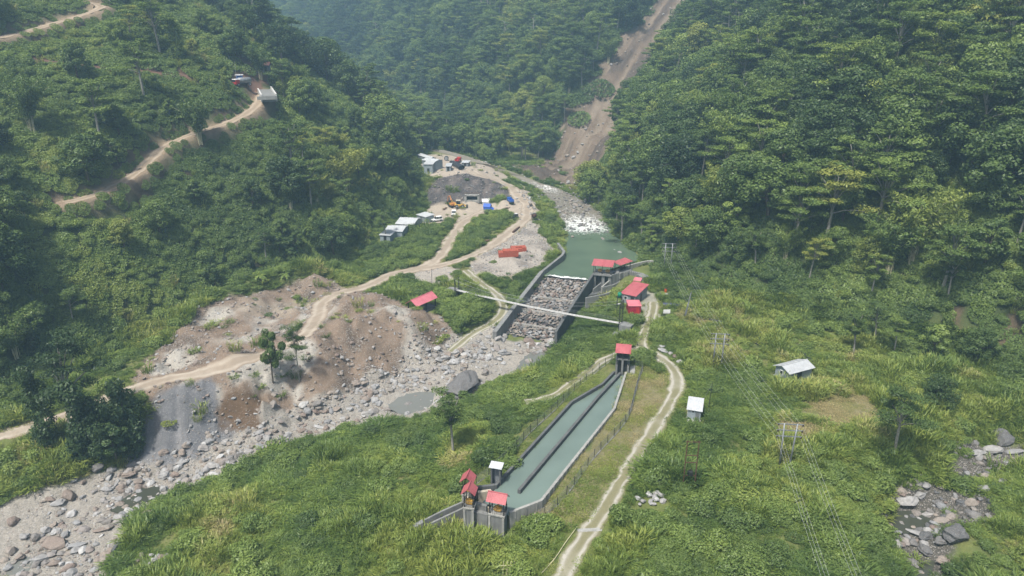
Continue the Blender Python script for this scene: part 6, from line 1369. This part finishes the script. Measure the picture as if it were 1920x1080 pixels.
def tuft(seed, r=.8, n=85, L=1.3, wid=.035, stiff=.5):
    """clump of long arching grass blades: two faces per blade"""
    rg = np.random.default_rng(seed); b = Bunch(); a = rg.random(n) * 6.283; q = r * np.sqrt(rg.random(n))
    base = np.stack([q * np.cos(a), q * np.sin(a), np.zeros(n) - .08], -1); a2 = a + rg.normal(size=n) * .8
    out = np.stack([np.cos(a2), np.sin(a2), np.zeros(n)], -1); l = L * (.55 + .65 * rg.random((n, 1))); k = (.25 + .5 * rg.random((n, 1))) * (1.2 - stiff)
    m1 = base + np.array([0, 0, 1]) * l * .55 + out * l * k * .3; tip = base + np.array([0, 0, 1]) * l * (.95 - .5 * k) + out * l * k * 1.25
    w = unit(np.cross(out, np.array([0, 0, 1.0])) + rg.normal(size=(n, 3)) * .3) * wid * (.7 + .6 * rg.random((n, 1)))
    S = .5 + .2 * rg.normal(size=n)
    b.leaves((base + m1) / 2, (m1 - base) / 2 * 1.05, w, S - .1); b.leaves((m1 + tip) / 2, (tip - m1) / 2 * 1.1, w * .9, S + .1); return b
def banana(seed):
    rg = np.random.default_rng(seed); b = Bunch(); b.wood.tube([(0, 0, -.3), (0, 0, 1.6)], [.16, .1], 6, False)
    for i in range(9):
        a = i * 2.4; L = 2.4 * (.7 + .5 * rg.random()); el = .5 + .5 * rg.random(); o = np.array([math.cos(a), math.sin(a), 0]); side = np.array([-math.sin(a), math.cos(a), 0]); P = []
        for k in range(6):
            t = k / 5; P.append(np.array([0, 0, 1.5]) + o * L * t * .8 + np.array([0, 0, L * (el * t - .9 * t * t)]))
        for k in range(5):
            w = .34 * math.sin(math.pi * (k + .7) / 5.6) + .05
            for sgn in (-1, 1):
                c = (P[k] + P[k + 1]) / 2 + side * sgn * w * .5 + np.array([0, 0, .06]); b.leaves(c[None], ((P[k + 1] - P[k]) * .62)[None], (side * w * .62)[None], np.array([.75 + .1 * rg.normal()]))
    return b
KINDS = {}      # kind -> list of (crown mesh, trunk mesh, height)
def reg(kind, b, mat="leaf", wood="bark", h=10):
    cm = b.leaf_mesh(kind + "_crown", mat); tm = b.wood.mesh(kind + "_trunk", wood, True) if b.wood.v else None
    KINDS.setdefault(kind, []).append((cm, tm, h))
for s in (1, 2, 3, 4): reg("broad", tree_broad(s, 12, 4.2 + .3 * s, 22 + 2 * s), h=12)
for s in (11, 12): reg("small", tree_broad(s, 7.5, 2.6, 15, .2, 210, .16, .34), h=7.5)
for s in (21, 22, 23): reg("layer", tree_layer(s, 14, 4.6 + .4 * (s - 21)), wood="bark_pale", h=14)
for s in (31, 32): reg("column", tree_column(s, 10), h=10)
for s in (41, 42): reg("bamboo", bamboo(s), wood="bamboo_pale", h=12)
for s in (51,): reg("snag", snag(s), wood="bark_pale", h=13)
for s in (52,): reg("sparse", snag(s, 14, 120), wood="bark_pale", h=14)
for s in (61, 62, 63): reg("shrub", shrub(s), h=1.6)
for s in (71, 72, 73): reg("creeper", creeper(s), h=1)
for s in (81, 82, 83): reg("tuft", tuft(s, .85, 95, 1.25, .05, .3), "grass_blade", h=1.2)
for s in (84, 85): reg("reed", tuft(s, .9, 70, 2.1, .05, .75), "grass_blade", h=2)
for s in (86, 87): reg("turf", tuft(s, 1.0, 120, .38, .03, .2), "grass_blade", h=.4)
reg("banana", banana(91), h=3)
for me_ in KINDS_ROCK: KINDS.setdefault("rock", []).append((me_, None, 1))

# ---- masses: one object per mass, points instanced by geometry nodes
_tree_cache = {}
def proto_objects(kind):
    r = []
    for i, (cm, tm, h) in enumerate(KINDS[kind]):
        o = bpy.data.objects.new(f"source_{kind}_{i}", cm)
        if tm is not None:
            # one joined mesh: crown + wood
            n1 = len(cm.vertices); me = bpy.data.meshes.new(f"source_{kind}_{i}")
            co = np.empty(n1 * 3, np.float32); cm.vertices.foreach_get("co", co); co2 = np.empty(len(tm.vertices) * 3, np.float32); tm.vertices.foreach_get("co", co2)
            V = np.concatenate([co, co2]).reshape(-1, 3)
            F = [tuple(p.vertices) for p in cm.polygons] + [tuple(k + n1 for k in p.vertices) for p in tm.polygons]
            me.from_pydata(V.tolist(), [], F)
            me.materials.append(cm.materials[0]); me.materials.append(tm.materials[0])
            me.polygons.foreach_set("material_index", np.array([0] * len(cm.polygons) + [1] * len(tm.polygons), np.int32))
            sh = np.empty(n1, np.float32); cm.attributes["shade"].data.foreach_get("value", sh); setattr_f(me, "shade", np.concatenate([sh, np.full(len(tm.vertices), .5)]))
            o.data = me
        r.append(o)
    return r
def mass_group(kinds):
    key = "_".join(kinds)
    if key in _tree_cache: return _tree_cache[key]
    col = bpy.data.collections.new("src_" + key); idx = {}; k = 0
    for kd in kinds:
        obs = proto_objects(kd); idx[kd] = []
        for o in obs:
            o.name = f"{k:02d}_{o.name}"; col.objects.link(o); idx[kd].append(k); k += 1
    g = bpy.data.node_groups.new("scatter_" + key, 'GeometryNodeTree')
    g.interface.new_socket("Geometry", in_out='INPUT', socket_type='NodeSocketGeometry'); g.interface.new_socket("Geometry", in_out='OUTPUT', socket_type='NodeSocketGeometry')
    gi = g.nodes.new("NodeGroupInput"); go = g.nodes.new("NodeGroupOutput"); ip = g.nodes.new("GeometryNodeInstanceOnPoints"); ci = g.nodes.new("GeometryNodeCollectionInfo")
    ci.inputs["Collection"].default_value = col; ci.inputs["Separate Children"].default_value = True; ci.inputs["Reset Children"].default_value = True
    g.links.new(gi.outputs[0], ip.inputs["Points"]); g.links.new(ci.outputs[0], ip.inputs["Instance"]); ip.inputs["Pick Instance"].default_value = True
    for nm, ty, sock in (("which", 'INT', "Instance Index"), ("turn", 'FLOAT_VECTOR', "Rotation"), ("size", 'FLOAT_VECTOR', "Scale")):
        n = g.nodes.new("GeometryNodeInputNamedAttribute"); n.data_type = ty; n.inputs["Name"].default_value = nm
        g.links.new(n.outputs[0], ip.inputs[sock])
    g.links.new(ip.outputs[0], go.inputs[0])
    _tree_cache[key] = (g, idx); return _tree_cache[key]
def mass(name, label, cat, items):
    """items: list of (kind, x, y, z, rz, scale xyz, tint, tilt x, tilt y)"""
    kinds = sorted({i[0] for i in items}); g, idx = mass_group(kinds)
    me = bpy.data.meshes.new(name); n = len(items)
    me.vertices.add(n); me.vertices.foreach_set("co", np.array([(i[1], i[2], i[3]) for i in items], np.float32).ravel())
    which = [idx[i[0]][hash((round(i[1], 2), round(i[2], 2))) % len(idx[i[0]])] for i in items]
    a = me.attributes.new("which", 'INT', 'POINT'); a.data.foreach_set("value", np.array(which, np.int32))
    a = me.attributes.new("turn", 'FLOAT_VECTOR', 'POINT'); a.data.foreach_set("vector", np.array([(i[7], i[8], i[4]) for i in items], np.float32).ravel())
    a = me.attributes.new("size", 'FLOAT_VECTOR', 'POINT'); a.data.foreach_set("vector", np.array([i[5] for i in items], np.float32).ravel())
    setattr_f(me, "tint", np.array([i[6] for i in items]))
    o = bpy.data.objects.new(name, me); COL.objects.link(o); md = o.modifiers.new("scatter", 'NODES'); md.node_group = g
    return tag(o, label, cat, kind="stuff")
def plant(name, kind, p, sc, tint, label, cat="tree", group=None, rz=None, var=0, part=("trunk", "crown"), squash=1.0):
    """one plant as a thing: root empty > trunk, crown"""
    cm, tm, h = KINDS[kind][var % len(KINDS[kind])]
    r = thing(name, label, cat, p, random.uniform(0, 6.28) if rz is None else rz, group); r.scale = (sc * squash, sc * squash, sc)
    c = bpy.data.objects.new(part[1], cm); COL.objects.link(c); c.parent = r; c["tint"] = float(tint)
    if tm is not None:
        t = bpy.data.objects.new(part[0], tm); COL.objects.link(t); t.parent = r
    return r

# ---- where plants may stand
def road_clear(x, y, pad):
    ok = np.ones(x.shape, bool)
    for k, (P, w, t) in ROADS.items():
        d, _, _ = seg_dist(x, y, P[::2] + [P[-1]]); ok &= d > w + pad
    return ok
def built_clear(x, y, pad=.4):
    ok = np.ones(x.shape, bool)
    for bx, by, bs in BOXY + [(o.location.x, o.location.y - .5, 2.2) for o in PILES]: ok &= (x - bx) ** 2 + (y - by + .25 * bs) ** 2 > (.42 * bs + .25) ** 2
    for P in KEEP:
        d, _, _ = seg_dist(x, y, list(P) + [P[0]]); ok &= ~(in_poly(x, y, P) | (d < pad))
    for P, lab in [([(g.x, g.y) for g in w[2]], 0) for w in WATERS]: ok &= ~in_poly(x, y, P)
    d, a, _ = seg_dist(x, y, _rc); Ls = np.concatenate([[0], np.cumsum(np.hypot(*np.diff(np.array(_rc)[:, :2], axis=0).T))]); ok &= d > np.interp(a, Ls, _rw) + .5
    return ok
_vx = np.arange(-620, 420, 4.0); _vy = np.arange(40, 1200, 4.0)
_VG = G(*np.meshgrid(_vx, _vy))
def Gc(x, y):
    i = np.clip(((y - 40) / 4).astype(int), 0, len(_vy) - 1); j = np.clip(((x + 620) / 4).astype(int), 0, len(_vx) - 1); return _VG[i, j]
def in_view(x, y, z, top, mx=1.08, my=1.12):
    """inside the frame (with a margin) and not wholly behind a ridge"""
    d = y * _cp - (z - CAM_H) * _sp; u = x / d * FPX / 960; v0 = (y * _sp + (z - CAM_H) * _cp) / d * FPX / 540; v1 = (y * _sp + (z + top - CAM_H) * _cp) / d * FPX / 540
    ok = (d > 5) & (np.abs(u) < mx) & (v1 > -my) & (v0 < my)
    for t in np.linspace(.25, .97, 34):
        ok &= Gc(x * t, y * t) < CAM_H + (z + top + 3 - CAM_H) * t + 1.5
    return ok
def jitter_points(x0, x1, y0, y1, cell, rg):
    nx = int((x1 - x0) / cell); ny = int((y1 - y0) / cell)
    gx, gy = np.meshgrid(np.arange(nx), np.arange(ny)); x = x0 + (gx + rg.random(gx.shape)) * cell; y = y0 + (gy + rg.random(gx.shape)) * cell
    return x.ravel(), y.ravel()
BAREZ = ['spoil', 'bed', 'tip', 'tip_brown', 'yard', 'gravel_lot', 'brickyard', 'face', 'camp', 'scar', 'forecourt', 'streambed']
def bare(x, y):
    M = masks(x, y, BAREZ, .8, 2.0); M['scar'] = masks(x, y, ['scar'], 2.0, 9.0)['scar']; return np.maximum.reduce(list(M.values()))

# ---- rocks
def px_of(x, y, z): return x / (y * _cp - (z - CAM_H) * _sp)
def ordinal(n): return f"{n}{'th' if 10 <= n % 100 <= 20 else {1: 'st', 2: 'nd', 3: 'rd'}.get(n % 10, 'th')}"
def number_same(things):
    """look-alikes in one place are told apart by their order across the picture"""
    by = {}
    for o in things: by.setdefault(o["label"], []).append(o)
    for lab, os_ in by.items():
        if len(os_) > 1:
            os_.sort(key=lambda o: px_of(*o.location))
            for i, o in enumerate(os_): o["label"] = f"{ordinal(i + 1)} from left, {lab}"
def next_label(a, w, x, y): return f"{a} {w}"
RK = scatter_rocks(); RK.sort(key=lambda q: -q[0] / math.hypot(q[1], q[2]))
RW = {'bed': "stone in the dry gravel river bed", 'spoil': "stone on the bulldozed spoil ground", 'streambed': "rock in the side stream bed", 'rim': "rock at the river margin above the weir", 'face': "rock on the dark excavated face", 'scar': "rock on the landslide", 'bankleft': "rock on the left river bank", 'tip': "stone on the grey gravel tip", 'brickyard': "stone by the brick stacks", 'yard': "stone in the works yard"}
def tone_word(t): return "dark grey" if t < .16 else "grey-brown" if t < .38 else "reddish" if t < .5 else "light grey" if t < .85 else "whitish"
LOOSE = []
for i, (s, x, y, z, t, zn) in enumerate(RK[:185]):
    LOOSE.append(boulder(x, y, z + .12 * s, s, t, f"{'large' if s > 1.2 else 'smaller'} {tone_word(t)} {RW[zn]}", "loose boulders: " + RW[zn], None, i))
number_same(LOOSE + PILES)
mass("rubble", "loose stones and pebbles over the river bed, spoil ground and yard", "stones", [("rock", x, y, z + .1 * s, 6.28 * rgB.random(), (s / 2 * (1 + .3 * rgB.random()), s / 2, s / 2 * (.8 + .3 * rgB.random())), t, .3 * rgB.normal(), .3 * rgB.normal()) for (s, x, y, z, t, zn) in RK[185:]])

# ---- landmark trees: (kind, base pixel, height m, tint, variant, label)
LAND = [
 ("layer", (850, 852), 11.5, .42, 0, "lone slender feathery tree standing on rocks beside the settling basin"),
 ("layer", (1676, 852), 13.0, .34, 1, "tall thin forked tree at the edge of the stream bank"),
 ("small", (512, 718), 12.0, .42, 0, "leafy young tree on the spoil edge, rounder of the pair", .62),
 ("layer", (562, 716), 13.5, .36, 2, "young tree with bare lower trunk and tufted top on the spoil edge", .55),
 ("layer", (138, 842), 22.0, .1, 1, "tallest dark tree in the cluster beside the gravel tip", .75),
 ("column", (248, 846), 14.5, .18, 0, "narrow dark creeper-covered tree right against the grey gravel tip"),
 ("broad", (190, 868), 13.0, .16, 2, "dark bushy tree in the middle of the cluster by the gravel tip", .68),
 ("column", (88, 836), 15.0, .2, 0, "dark irregular tree on the uphill side of the cluster", .8),
 ("column", (160, 862), 15.5, .14, 1, "creeper-hung dark tree leaning within the cluster by the tip"),
 ("small", (222, 872), 9.0, .3, 1, "low leafy tree at the water side of the cluster"),
 ("bamboo", (375, 272), 14.0, .5, 0, "great bamboo clump hiding the bend of the hillside road"),
 ("bamboo", (60, 250), 15.0, .55, 1, "pale plumed bamboo clump on the slope above the hillside road"),
 ("layer", (725, 452), 10.0, .55, 0, "feathery tree leaning over the tin-roofed sheds"),
 ("broad", (235, 470), 8.0, .95, 0, "yellow-green tree standing out on the dark wooded slope"),
 ("broad", (300, 440), 9.0, .6, 3, "round pale green tree below the hillside road"),
 ("column", (428, 178), 8.0, .9, 1, "ochre-green narrow tree beside the tanker truck"),
 ("layer", (1600, 668), 10.0, .45, 0, "flat-topped tree leaning over the clearing behind the tin-roofed hut"),
 ("layer", (1640, 640), 9.5, .4, 1, "tall thin-trunked tree at the back of the clearing"),
 ("layer", (1676, 662), 8.5, .78, 2, "pale green airy tree in the hillside clearing"),
 ("small", (1746, 672), 8.0, .75, 1, "small light green tree in the middle of the clearing"),
 ("column", (1768, 632), 7.5, .72, 0, "slim light green tree on the far side of the clearing"),
 ("broad", (1830, 680), 8.0, .4, 1, "wide bushy tree on the right of the clearing"),
 ("broad", (1760, 770), 7.0, .3, 2, "dense round tree overhanging the side stream"),
 ("layer", (1505, 190), 14.0, .62, 1, "broad umbrella tree rising from the opposite slope"),
 ("sparse", (1580, 130), 17.0, .35, 0, "tall half-bare tree high on the opposite slope"),
 ("snag", (1808, 75), 16.0, .3, 0, "leafless branching tree against the haze at the top of the slope"),
 ("layer", (1324, 318), 12.0, .5, 2, "grey-green umbrella tree with crooked limbs low on the opposite slope"),
 ("sparse", (1362, 90), 18.0, .4, 0, "bare-trunked tall tree near the head of the landslide"),
 ("broad", (1040, 640) if False else (1630, 510), 9.0, .92, 3, "bright yellow-green tree low on the shaded slope"),
 ("layer", (1168, 240), 13.0, .75, 0, "single pale umbrella tree standing on the landslide"),
 ("bamboo", (1140, 120), 14.0, .7, 0, "bright bamboo clump beside the upper landslide"),
 ("banana", (490, 530), 3.2, .75, 0, "banana plant at the edge of the spoil ground"),
 ("banana", (535, 525), 2.8, .7, 0, "smaller banana plant under the dark trees by the spoil ground"),
 ("banana", (1392, 578), 3.4, .8, 0, "banana plant at the foot of the opposite slope"),
 ("bamboo", (490, 150), 13.0, .42, 1, "tall dark bamboo behind the concrete ramp"),
]
LANDXY = []
for i, (kd, px, h, tint, var, label, *sq) in enumerate(LAND):
    p = on(*px); hh = KINDS[kd][var % len(KINDS[kd])][2]
    nm = {"bamboo": "bamboo_clump", "banana": "banana_plant", "snag": "dead_tree"}.get(kd, "tree")
    plant(nm, kd, p, h / hh, tint, label, {"bamboo": "bamboo", "banana": "plant"}.get(kd, "tree"), var=var, part=("stem", "foliage") if kd in ("bamboo", "banana") else ("trunk", "crown"), squash=sq[0] if sq else 1.0)
    LANDXY.append((p.x, p.y))
LANDXY = np.array(LANDXY)

# ---- forest
rgF = np.random.default_rng(11)
def forest_points():
    x, y = jitter_points(-620, 330, 60, 1150, 5.0, rgF)
    dl, dr = hill_d(x, y); hd = np.maximum(dl, dr); ok = (hd > 1.0) | (y > 338) | ((dr > -7) & (y > 200) & (x > 0)) | ((y > 318) & (x < -8))
    x, y, dl, dr, hd = (q[ok] for q in (x, y, dl, dr, hd))
    far = y > 330
    n1 = fbm(x, y, 26, 3, 181)
    left = dl > dr
    # left slope: creeper-covered openings between groves; right and far: closed forest
    dens = np.where(left, .1 + .8 * smooth(0.02, .4, n1) + .75 * (1 - smooth(4, 26, dl)) * (y > 150) + .55 * smooth(280, 330, y) + .5 * (1 - smooth(120, 170, y)), .74 + .5 * n1)
    dens = np.where(~left & (y < 330), .62 + .7 * n1 + .2 * smooth(8, 40, dr), dens); dens = np.where(far & ~left, .62, dens)
    ok = rgF.random(x.shape) < dens; x, y, left, hd, far, n1 = (q[ok] for q in (x, y, left, hd, far, n1))
    z = G(x, y); ok = in_view(x, y, z, 12); x, y, z, left, hd, far, n1 = (q[ok] for q in (x, y, z, left, hd, far, n1))
    ok = road_clear(x, y, 1.6) & built_clear(x, y, 2.0); M = masks(x, y, ['scar', 'farm', 'camp', 'yard', 'face', 'streambed'], .8, 1.0)
    ok &= np.maximum.reduce(list(M.values())) < .3
    dq = np.min(np.hypot(x[:, None] - LANDXY[:, 0], y[:, None] - LANDXY[:, 1]), 1); ok &= dq > 3.4
    # keep the roads and the small hillside works visible: nothing tall just in front of them
    for k in ('hill_road', 'upper_hill_road'):
        P = np.array(ROADS[k][0]); d, _, _ = seg_dist(x * 1.0, y, P); zi = z
        dd = np.full(x.shape, 1e9)
        for t in np.linspace(0, 1, 70):
            q = P[int(t * (len(P) - 1))]; s = np.hypot(q[0], q[1]); f = (x * q[0] + y * q[1]) / (s * s); px_ = np.abs(x * q[1] - y * q[0]) / s
            near = (f < 1.0) & (f > .85); dd = np.where(near, np.minimum(dd, px_), dd)
        ok &= ~((dd < 3.2) & (rgF.random(x.shape) < .93))
    for pq in SIGHT:
        s = math.hypot(pq[0], pq[1]); f = (x * pq[0] + y * pq[1]) / (s * s); px_ = np.abs(x * pq[1] - y * pq[0]) / s
        ok &= ~((f < 1.01) & (f > pq[3]) & (px_ < pq[2]))
    return tuple(q[ok] for q in (x, y, z, left, hd, far, n1))
FX = forest_points()
def forest_items():
    x, y, z, left, hd, far, n1 = FX; items = []
    r = rgF.random((len(x), 8)); nt = fbm(x, y, 38, 3, 191); edge = hd < 9
    for i in range(len(x)):
        a = r[i, 0]
        if far[i] and not left[i]: kd = "layer" if a < .5 else ("broad" if a < .86 else ("column" if a < .9 else ("bamboo" if a < .97 else "sparse" if a < .99 else "snag"))); sc = .9 + .65 * r[i, 1] ** 1.4
        elif left[i]:
            kd = "broad" if a < .4 else ("small" if a < .62 else ("layer" if a < .82 else ("column" if a < .93 else "bamboo"))); sc = .6 + .75 * r[i, 1] ** 1.5
            if y[i] > 290: sc *= 1.2
        else: kd = "broad" if a < .46 else ("layer" if a < .74 else ("small" if a < .84 else ("bamboo" if a < .94 else ("column" if a < .975 else ("sparse" if a < .99 else "snag"))))); sc = .75 + .85 * r[i, 1] ** 1.5
        if edge[i]: sc *= .82
        t = (.5 if left[i] else .47) + .55 * nt[i] + .5 * (r[i, 2] - .5) + {"bamboo": .14, "layer": .12, "small": .1, "broad": -.03}.get(kd, 0) + (.35 if r[i, 3] > .96 else 0)
        if kd == "column": t -= .1
        if kd == "bamboo" and r[i, 4] > .5: t += .12
        items.append([kd, x[i], y[i], z[i], 6.283 * r[i, 5], (sc * (.9 + .3 * r[i, 6]), sc * (.9 + .3 * r[i, 7]), sc), float(np.clip(t, .02, 1)), 0, 0])
    return items
ITEMS = forest_items()
# the 268 trees that show largest become things of their own; the far wood is one mass
ITEMS.sort(key=lambda q: -KINDS[q[0]][0][2] * q[5][2] / math.hypot(q[1], q[2]))
def where_words(x, y):
    dl, dr = hill_d(np.array([x]), np.array([y])); dl, dr = float(dl[0]), float(dr[0])
    if dl > dr:
        if dl < 14: return "at slope foot above spoil ground" if y < 200 else "at slope foot behind tin sheds"
        zr = np.array(ROADS['hill_road'][0]); j = np.argmin(np.hypot(zr[:, 0] - x, zr[:, 1] - y))
        if y > 290: return "on far spur behind tin sheds"
        return "above the hillside road" if Gs(x, y) > zr[j, 2] + 2 else "below the hillside road"
    if y > 300: return "on opposite slope near the landslide"
    if dr < 14: return "at foot of opposite slope" if y > 150 else "on bank above side stream"
    return "high on opposite slope" if Gs(x, y) > 45 else "low on opposite slope"
KW = {"broad": "round-crowned", "small": "small bushy", "layer": "flat-tiered feathery", "column": "narrow creeper-wrapped", "bamboo": "plumed bamboo clump", "sparse": "half-bare tall", "snag": "leafless pale"}
TREES_ = []
for it in ITEMS[:268]:
    kd, x, y, z, rz, sc, t = it[:7]; var = int(abs(x * 7 + y * 13)) 
    tone = "dark green" if t < .26 else ("mid green" if t < .5 else ("light green" if t < .72 else "yellow-green"))
    w = where_words(x, y); lab = next_label(f"{tone} {KW[kd]}{'' if kd == 'bamboo' else ' tree'}", w, x, y)
    r = plant("bamboo_clump" if kd == "bamboo" else "tree", kd, (x, y, z), sc[2], t, lab, "bamboo" if kd == "bamboo" else "tree", "trees " + w, rz, var, ("stem", "foliage") if kd == "bamboo" else ("trunk", "crown"), sc[0] / sc[2]); TREES_.append(r)
number_same(TREES_)
mass("forest", "closed hazy forest covering the slopes behind the nearer trees", "forest", ITEMS[268:])

# ---- undergrowth on the slopes, grass and bushes on the terrace
rgU = np.random.default_rng(23)
def slope_tilt(x, y):
    e = 1.2; return np.arctan((G(x, y + e) - G(x, y - e)) / (2 * e)), -np.arctan((G(x + e, y) - G(x - e, y)) / (2 * e))
def undergrowth():
    items = []
    for (y0, y1, cell, scl) in ((60, 230, 1.9, 1.0), (230, 340, 2.4, 1.25), (340, 520, 4.2, 2.1), (520, 900, 8.0, 3.4)):
        x, y = jitter_points(-560, 300, y0, y1, cell, rgU); dl, dr = hill_d(x, y); hd = np.maximum(dl, dr); ok = hd > -1.5; x, y, hd, dl, dr = (q[ok] for q in (x, y, hd, dl, dr))
        z = G(x, y); ok = in_view(x, y, z, 1.5, 1.05, 1.06); x, y, z, hd, dl, dr = (q[ok] for q in (x, y, z, hd, dl, dr))
        ok = road_clear(x, y, .5) & built_clear(x, y, .8) & (bare(x, y) < .35); d, _, _ = seg_dist(x, y, _bench); ok &= d > 2.2
        ok &= ~((np.exp(-((x - CUTBANK.x) ** 2 + (y - CUTBANK.y) ** 2) / 90) > .45) & (rgU.random(x.shape) < .75)); fm = masks(x, y, ['farm'], .8, 2)['farm']; ok &= ~((fm > .5) & (rgU.random(x.shape) < .45))
        x, y, z, dl, dr = (q[ok] for q in (x, y, z, dl, dr)); hr = np.minimum(seg_dist(x, y, ROADS['hill_road'][0][::2])[0], seg_dist(x, y, ROADS['upper_hill_road'][0][::2])[0]); r = rgU.random((len(x), 6)); n = fbm(x, y, 22, 3, 201); n2 = fbm(x, y, 6, 3, 211); tx, ty = slope_tilt(x, y)
        for i in range(len(x)):
            kd = "creeper" if r[i, 0] < .62 else ("shrub" if r[i, 0] < .9 else "reed"); s = scl * (.75 + .6 * r[i, 1]) * (1.0 if kd != "reed" else .8)
            t = .55 + .35 * n[i] + .25 * n2[i] + .2 * (r[i, 2] - .5) + (.16 if dl[i] > dr[i] else 0)
            k = .8 if kd == "creeper" else .3
            if hr[i] < 6: kd, k, s = "creeper", .8, s * .6
            items.append((kd, x[i], y[i], z[i], 6.283 * r[i, 3] if kd != "creeper" else 0.0, (s, s, s * (.8 + .6 * r[i, 4])), float(np.clip(t, .05, .9)), tx[i] * k, ty[i] * k))
    return items
mass("undergrowth", "creepers, shrubs and tall weeds covering the slopes between the trees", "undergrowth", undergrowth())
def terrace():
    gr, bu = [], []
    x, y = jitter_points(-130, 130, 52, 345, .82, rgU); dl, dr = hill_d(x, y); hd = np.maximum(dl, dr); ok = hd < 1.5; x, y = x[ok], y[ok]
    z = G(x, y); ok = in_view(x, y, z, 1.5, 1.04, 1.05); x, y, z = x[ok], y[ok], z[ok]
    ok = built_clear(x, y, .3); ok &= rgU.random(x.shape) < np.clip(1.35 - y / 320, .3, 1); x, y, z = x[ok], y[ok], z[ok]
    b = bare(x, y); rc = road_clear(x, y, -.1); rc2 = road_clear(x, y, .9); M = masks(x, y, ['shrub', 'bushA', 'bushB', 'bushC', 'bushD', 'dry', 'dry2', 'verge', 'verge2', 'farm', 'bankleft', 'streambed', 'bed', 'brownreed'], 1.0, 2.0)
    n = fbm(x, y, 15, 3, 221); n2 = fbm(x, y, 4.5, 3, 231); n3 = fbm(x, y, 6.5, 3, 241); r = rgU.random((len(x), 7)); db, _, _ = seg_dist(x, y, [p[:2] for p in BASIN] + [BASIN[0][:2]]); bush = np.maximum.reduce([M['bushA'], M['bushB'], M['bushC'], M['bushD']])
    for i in range(len(x)):
        if b[i] > .45 and bush[i] < .5:
            if M['streambed'][i] > .4 and n2[i] > .02 and r[i, 0] < .6: pass
            elif r[i, 0] > .02 or M['bed'][i] > .3: continue
        if not rc[i]: continue
        s = (.65 + .7 * r[i, 1] ** 1.5) * (1 + 1.1 * n3[i]); short = M['verge'][i] > .5 or M['verge2'][i] > .5 or M['dry'][i] > .5 or M['dry2'][i] > .5 or not rc2[i] or (db[i] < 3.0 and y[i] > 96)
        t = .42 + .55 * n[i] + .5 * n2[i] + .3 * (r[i, 2] - .5)
        if M['dry'][i] > .5 or M['dry2'][i] > .5: t += .35
        if M['verge'][i] > .5: t += .3
        if M['brownreed'][i] > .5: t += .5
        if short:
            if r[i, 3] < .8: gr.append(("turf", x[i], y[i], z[i], 6.283 * r[i, 4], (s, s, s), float(np.clip(t + .1, .1, 1)), 0, 0))
            continue
        p_sh = .1 + .45 * M['shrub'][i] * (n2[i] > -.1) + .85 * bush[i] + .6 * smooth(.1, .35, n2[i] - .3 * n[i]) + .25 * (M['bankleft'][i]) 
        if r[i, 5] < p_sh:
            if r[i, 6] < (.26 if bush[i] < .5 else .4): 
                q = .55 + 1.0 * r[i, 1] ** 2; bu.append(("shrub", x[i], y[i], z[i], 6.283 * r[i, 4], (q, q, q * (.8 + .4 * r[i, 0])), float(np.clip(t * .7 + .34, .3, .9)), 0, 0))
            elif r[i, 6] < .55: bu.append(("creeper", x[i], y[i], z[i], 6.283 * r[i, 4], (.6, .6, .7), float(np.clip(t * .8 + .34, .3, .95)), 0, 0))
            else: gr.append(("tuft", x[i], y[i], z[i], 6.283 * r[i, 4], (s, s, s * .9), float(np.clip(t - .12, .05, .9)), 0, 0))
        else:
            kd = "reed" if (n[i] + .6 * n3[i] > .08 and r[i, 6] < .4) else "tuft"; q = s * (.62 if kd == "tuft" else .75)
            gr.append((kd, x[i], y[i], z[i], 6.283 * r[i, 4], (s, s, q * 1.15), float(np.clip(t, .05, 1)), 0, 0))
    return gr, bu
_gr, _bu = terrace()
mass("grass", "tall green and straw-coloured grass over the terrace and river bank", "grass", _gr)
mass("shrubbery", "low bushes mixed through the grass and along the road banks", "bushes", _bu)
print("instances forest", len(ITEMS), "grass", len(_gr), "bush", len(_bu))

# ================================================================== AIR
def build_haze():
    m = MB(); m.box((0, 580, 83), (2500, 1500, 210)); o = m.build("haze", "dark_void"); o.data.materials.clear()
    mt = bpy.data.materials.new("haze"); mt.use_nodes = True; nt = mt.node_tree; nt.nodes.remove(nt.nodes["Principled BSDF"])
    v = nt.nodes.new("ShaderNodeVolumePrincipled"); v.inputs["Color"].default_value = (0.5, 0.78, 1.0, 1); v.inputs["Density"].default_value = HAZE; v.inputs["Anisotropy"].default_value = 0.25
    nt.links.new(v.outputs[0], nt.nodes["Material Output"].inputs["Volume"]); o.data.materials.append(mt)
    tag(o, "thin bluish haze filling the valley", "haze", kind="stuff")
HAZE = 0.00058
build_haze()
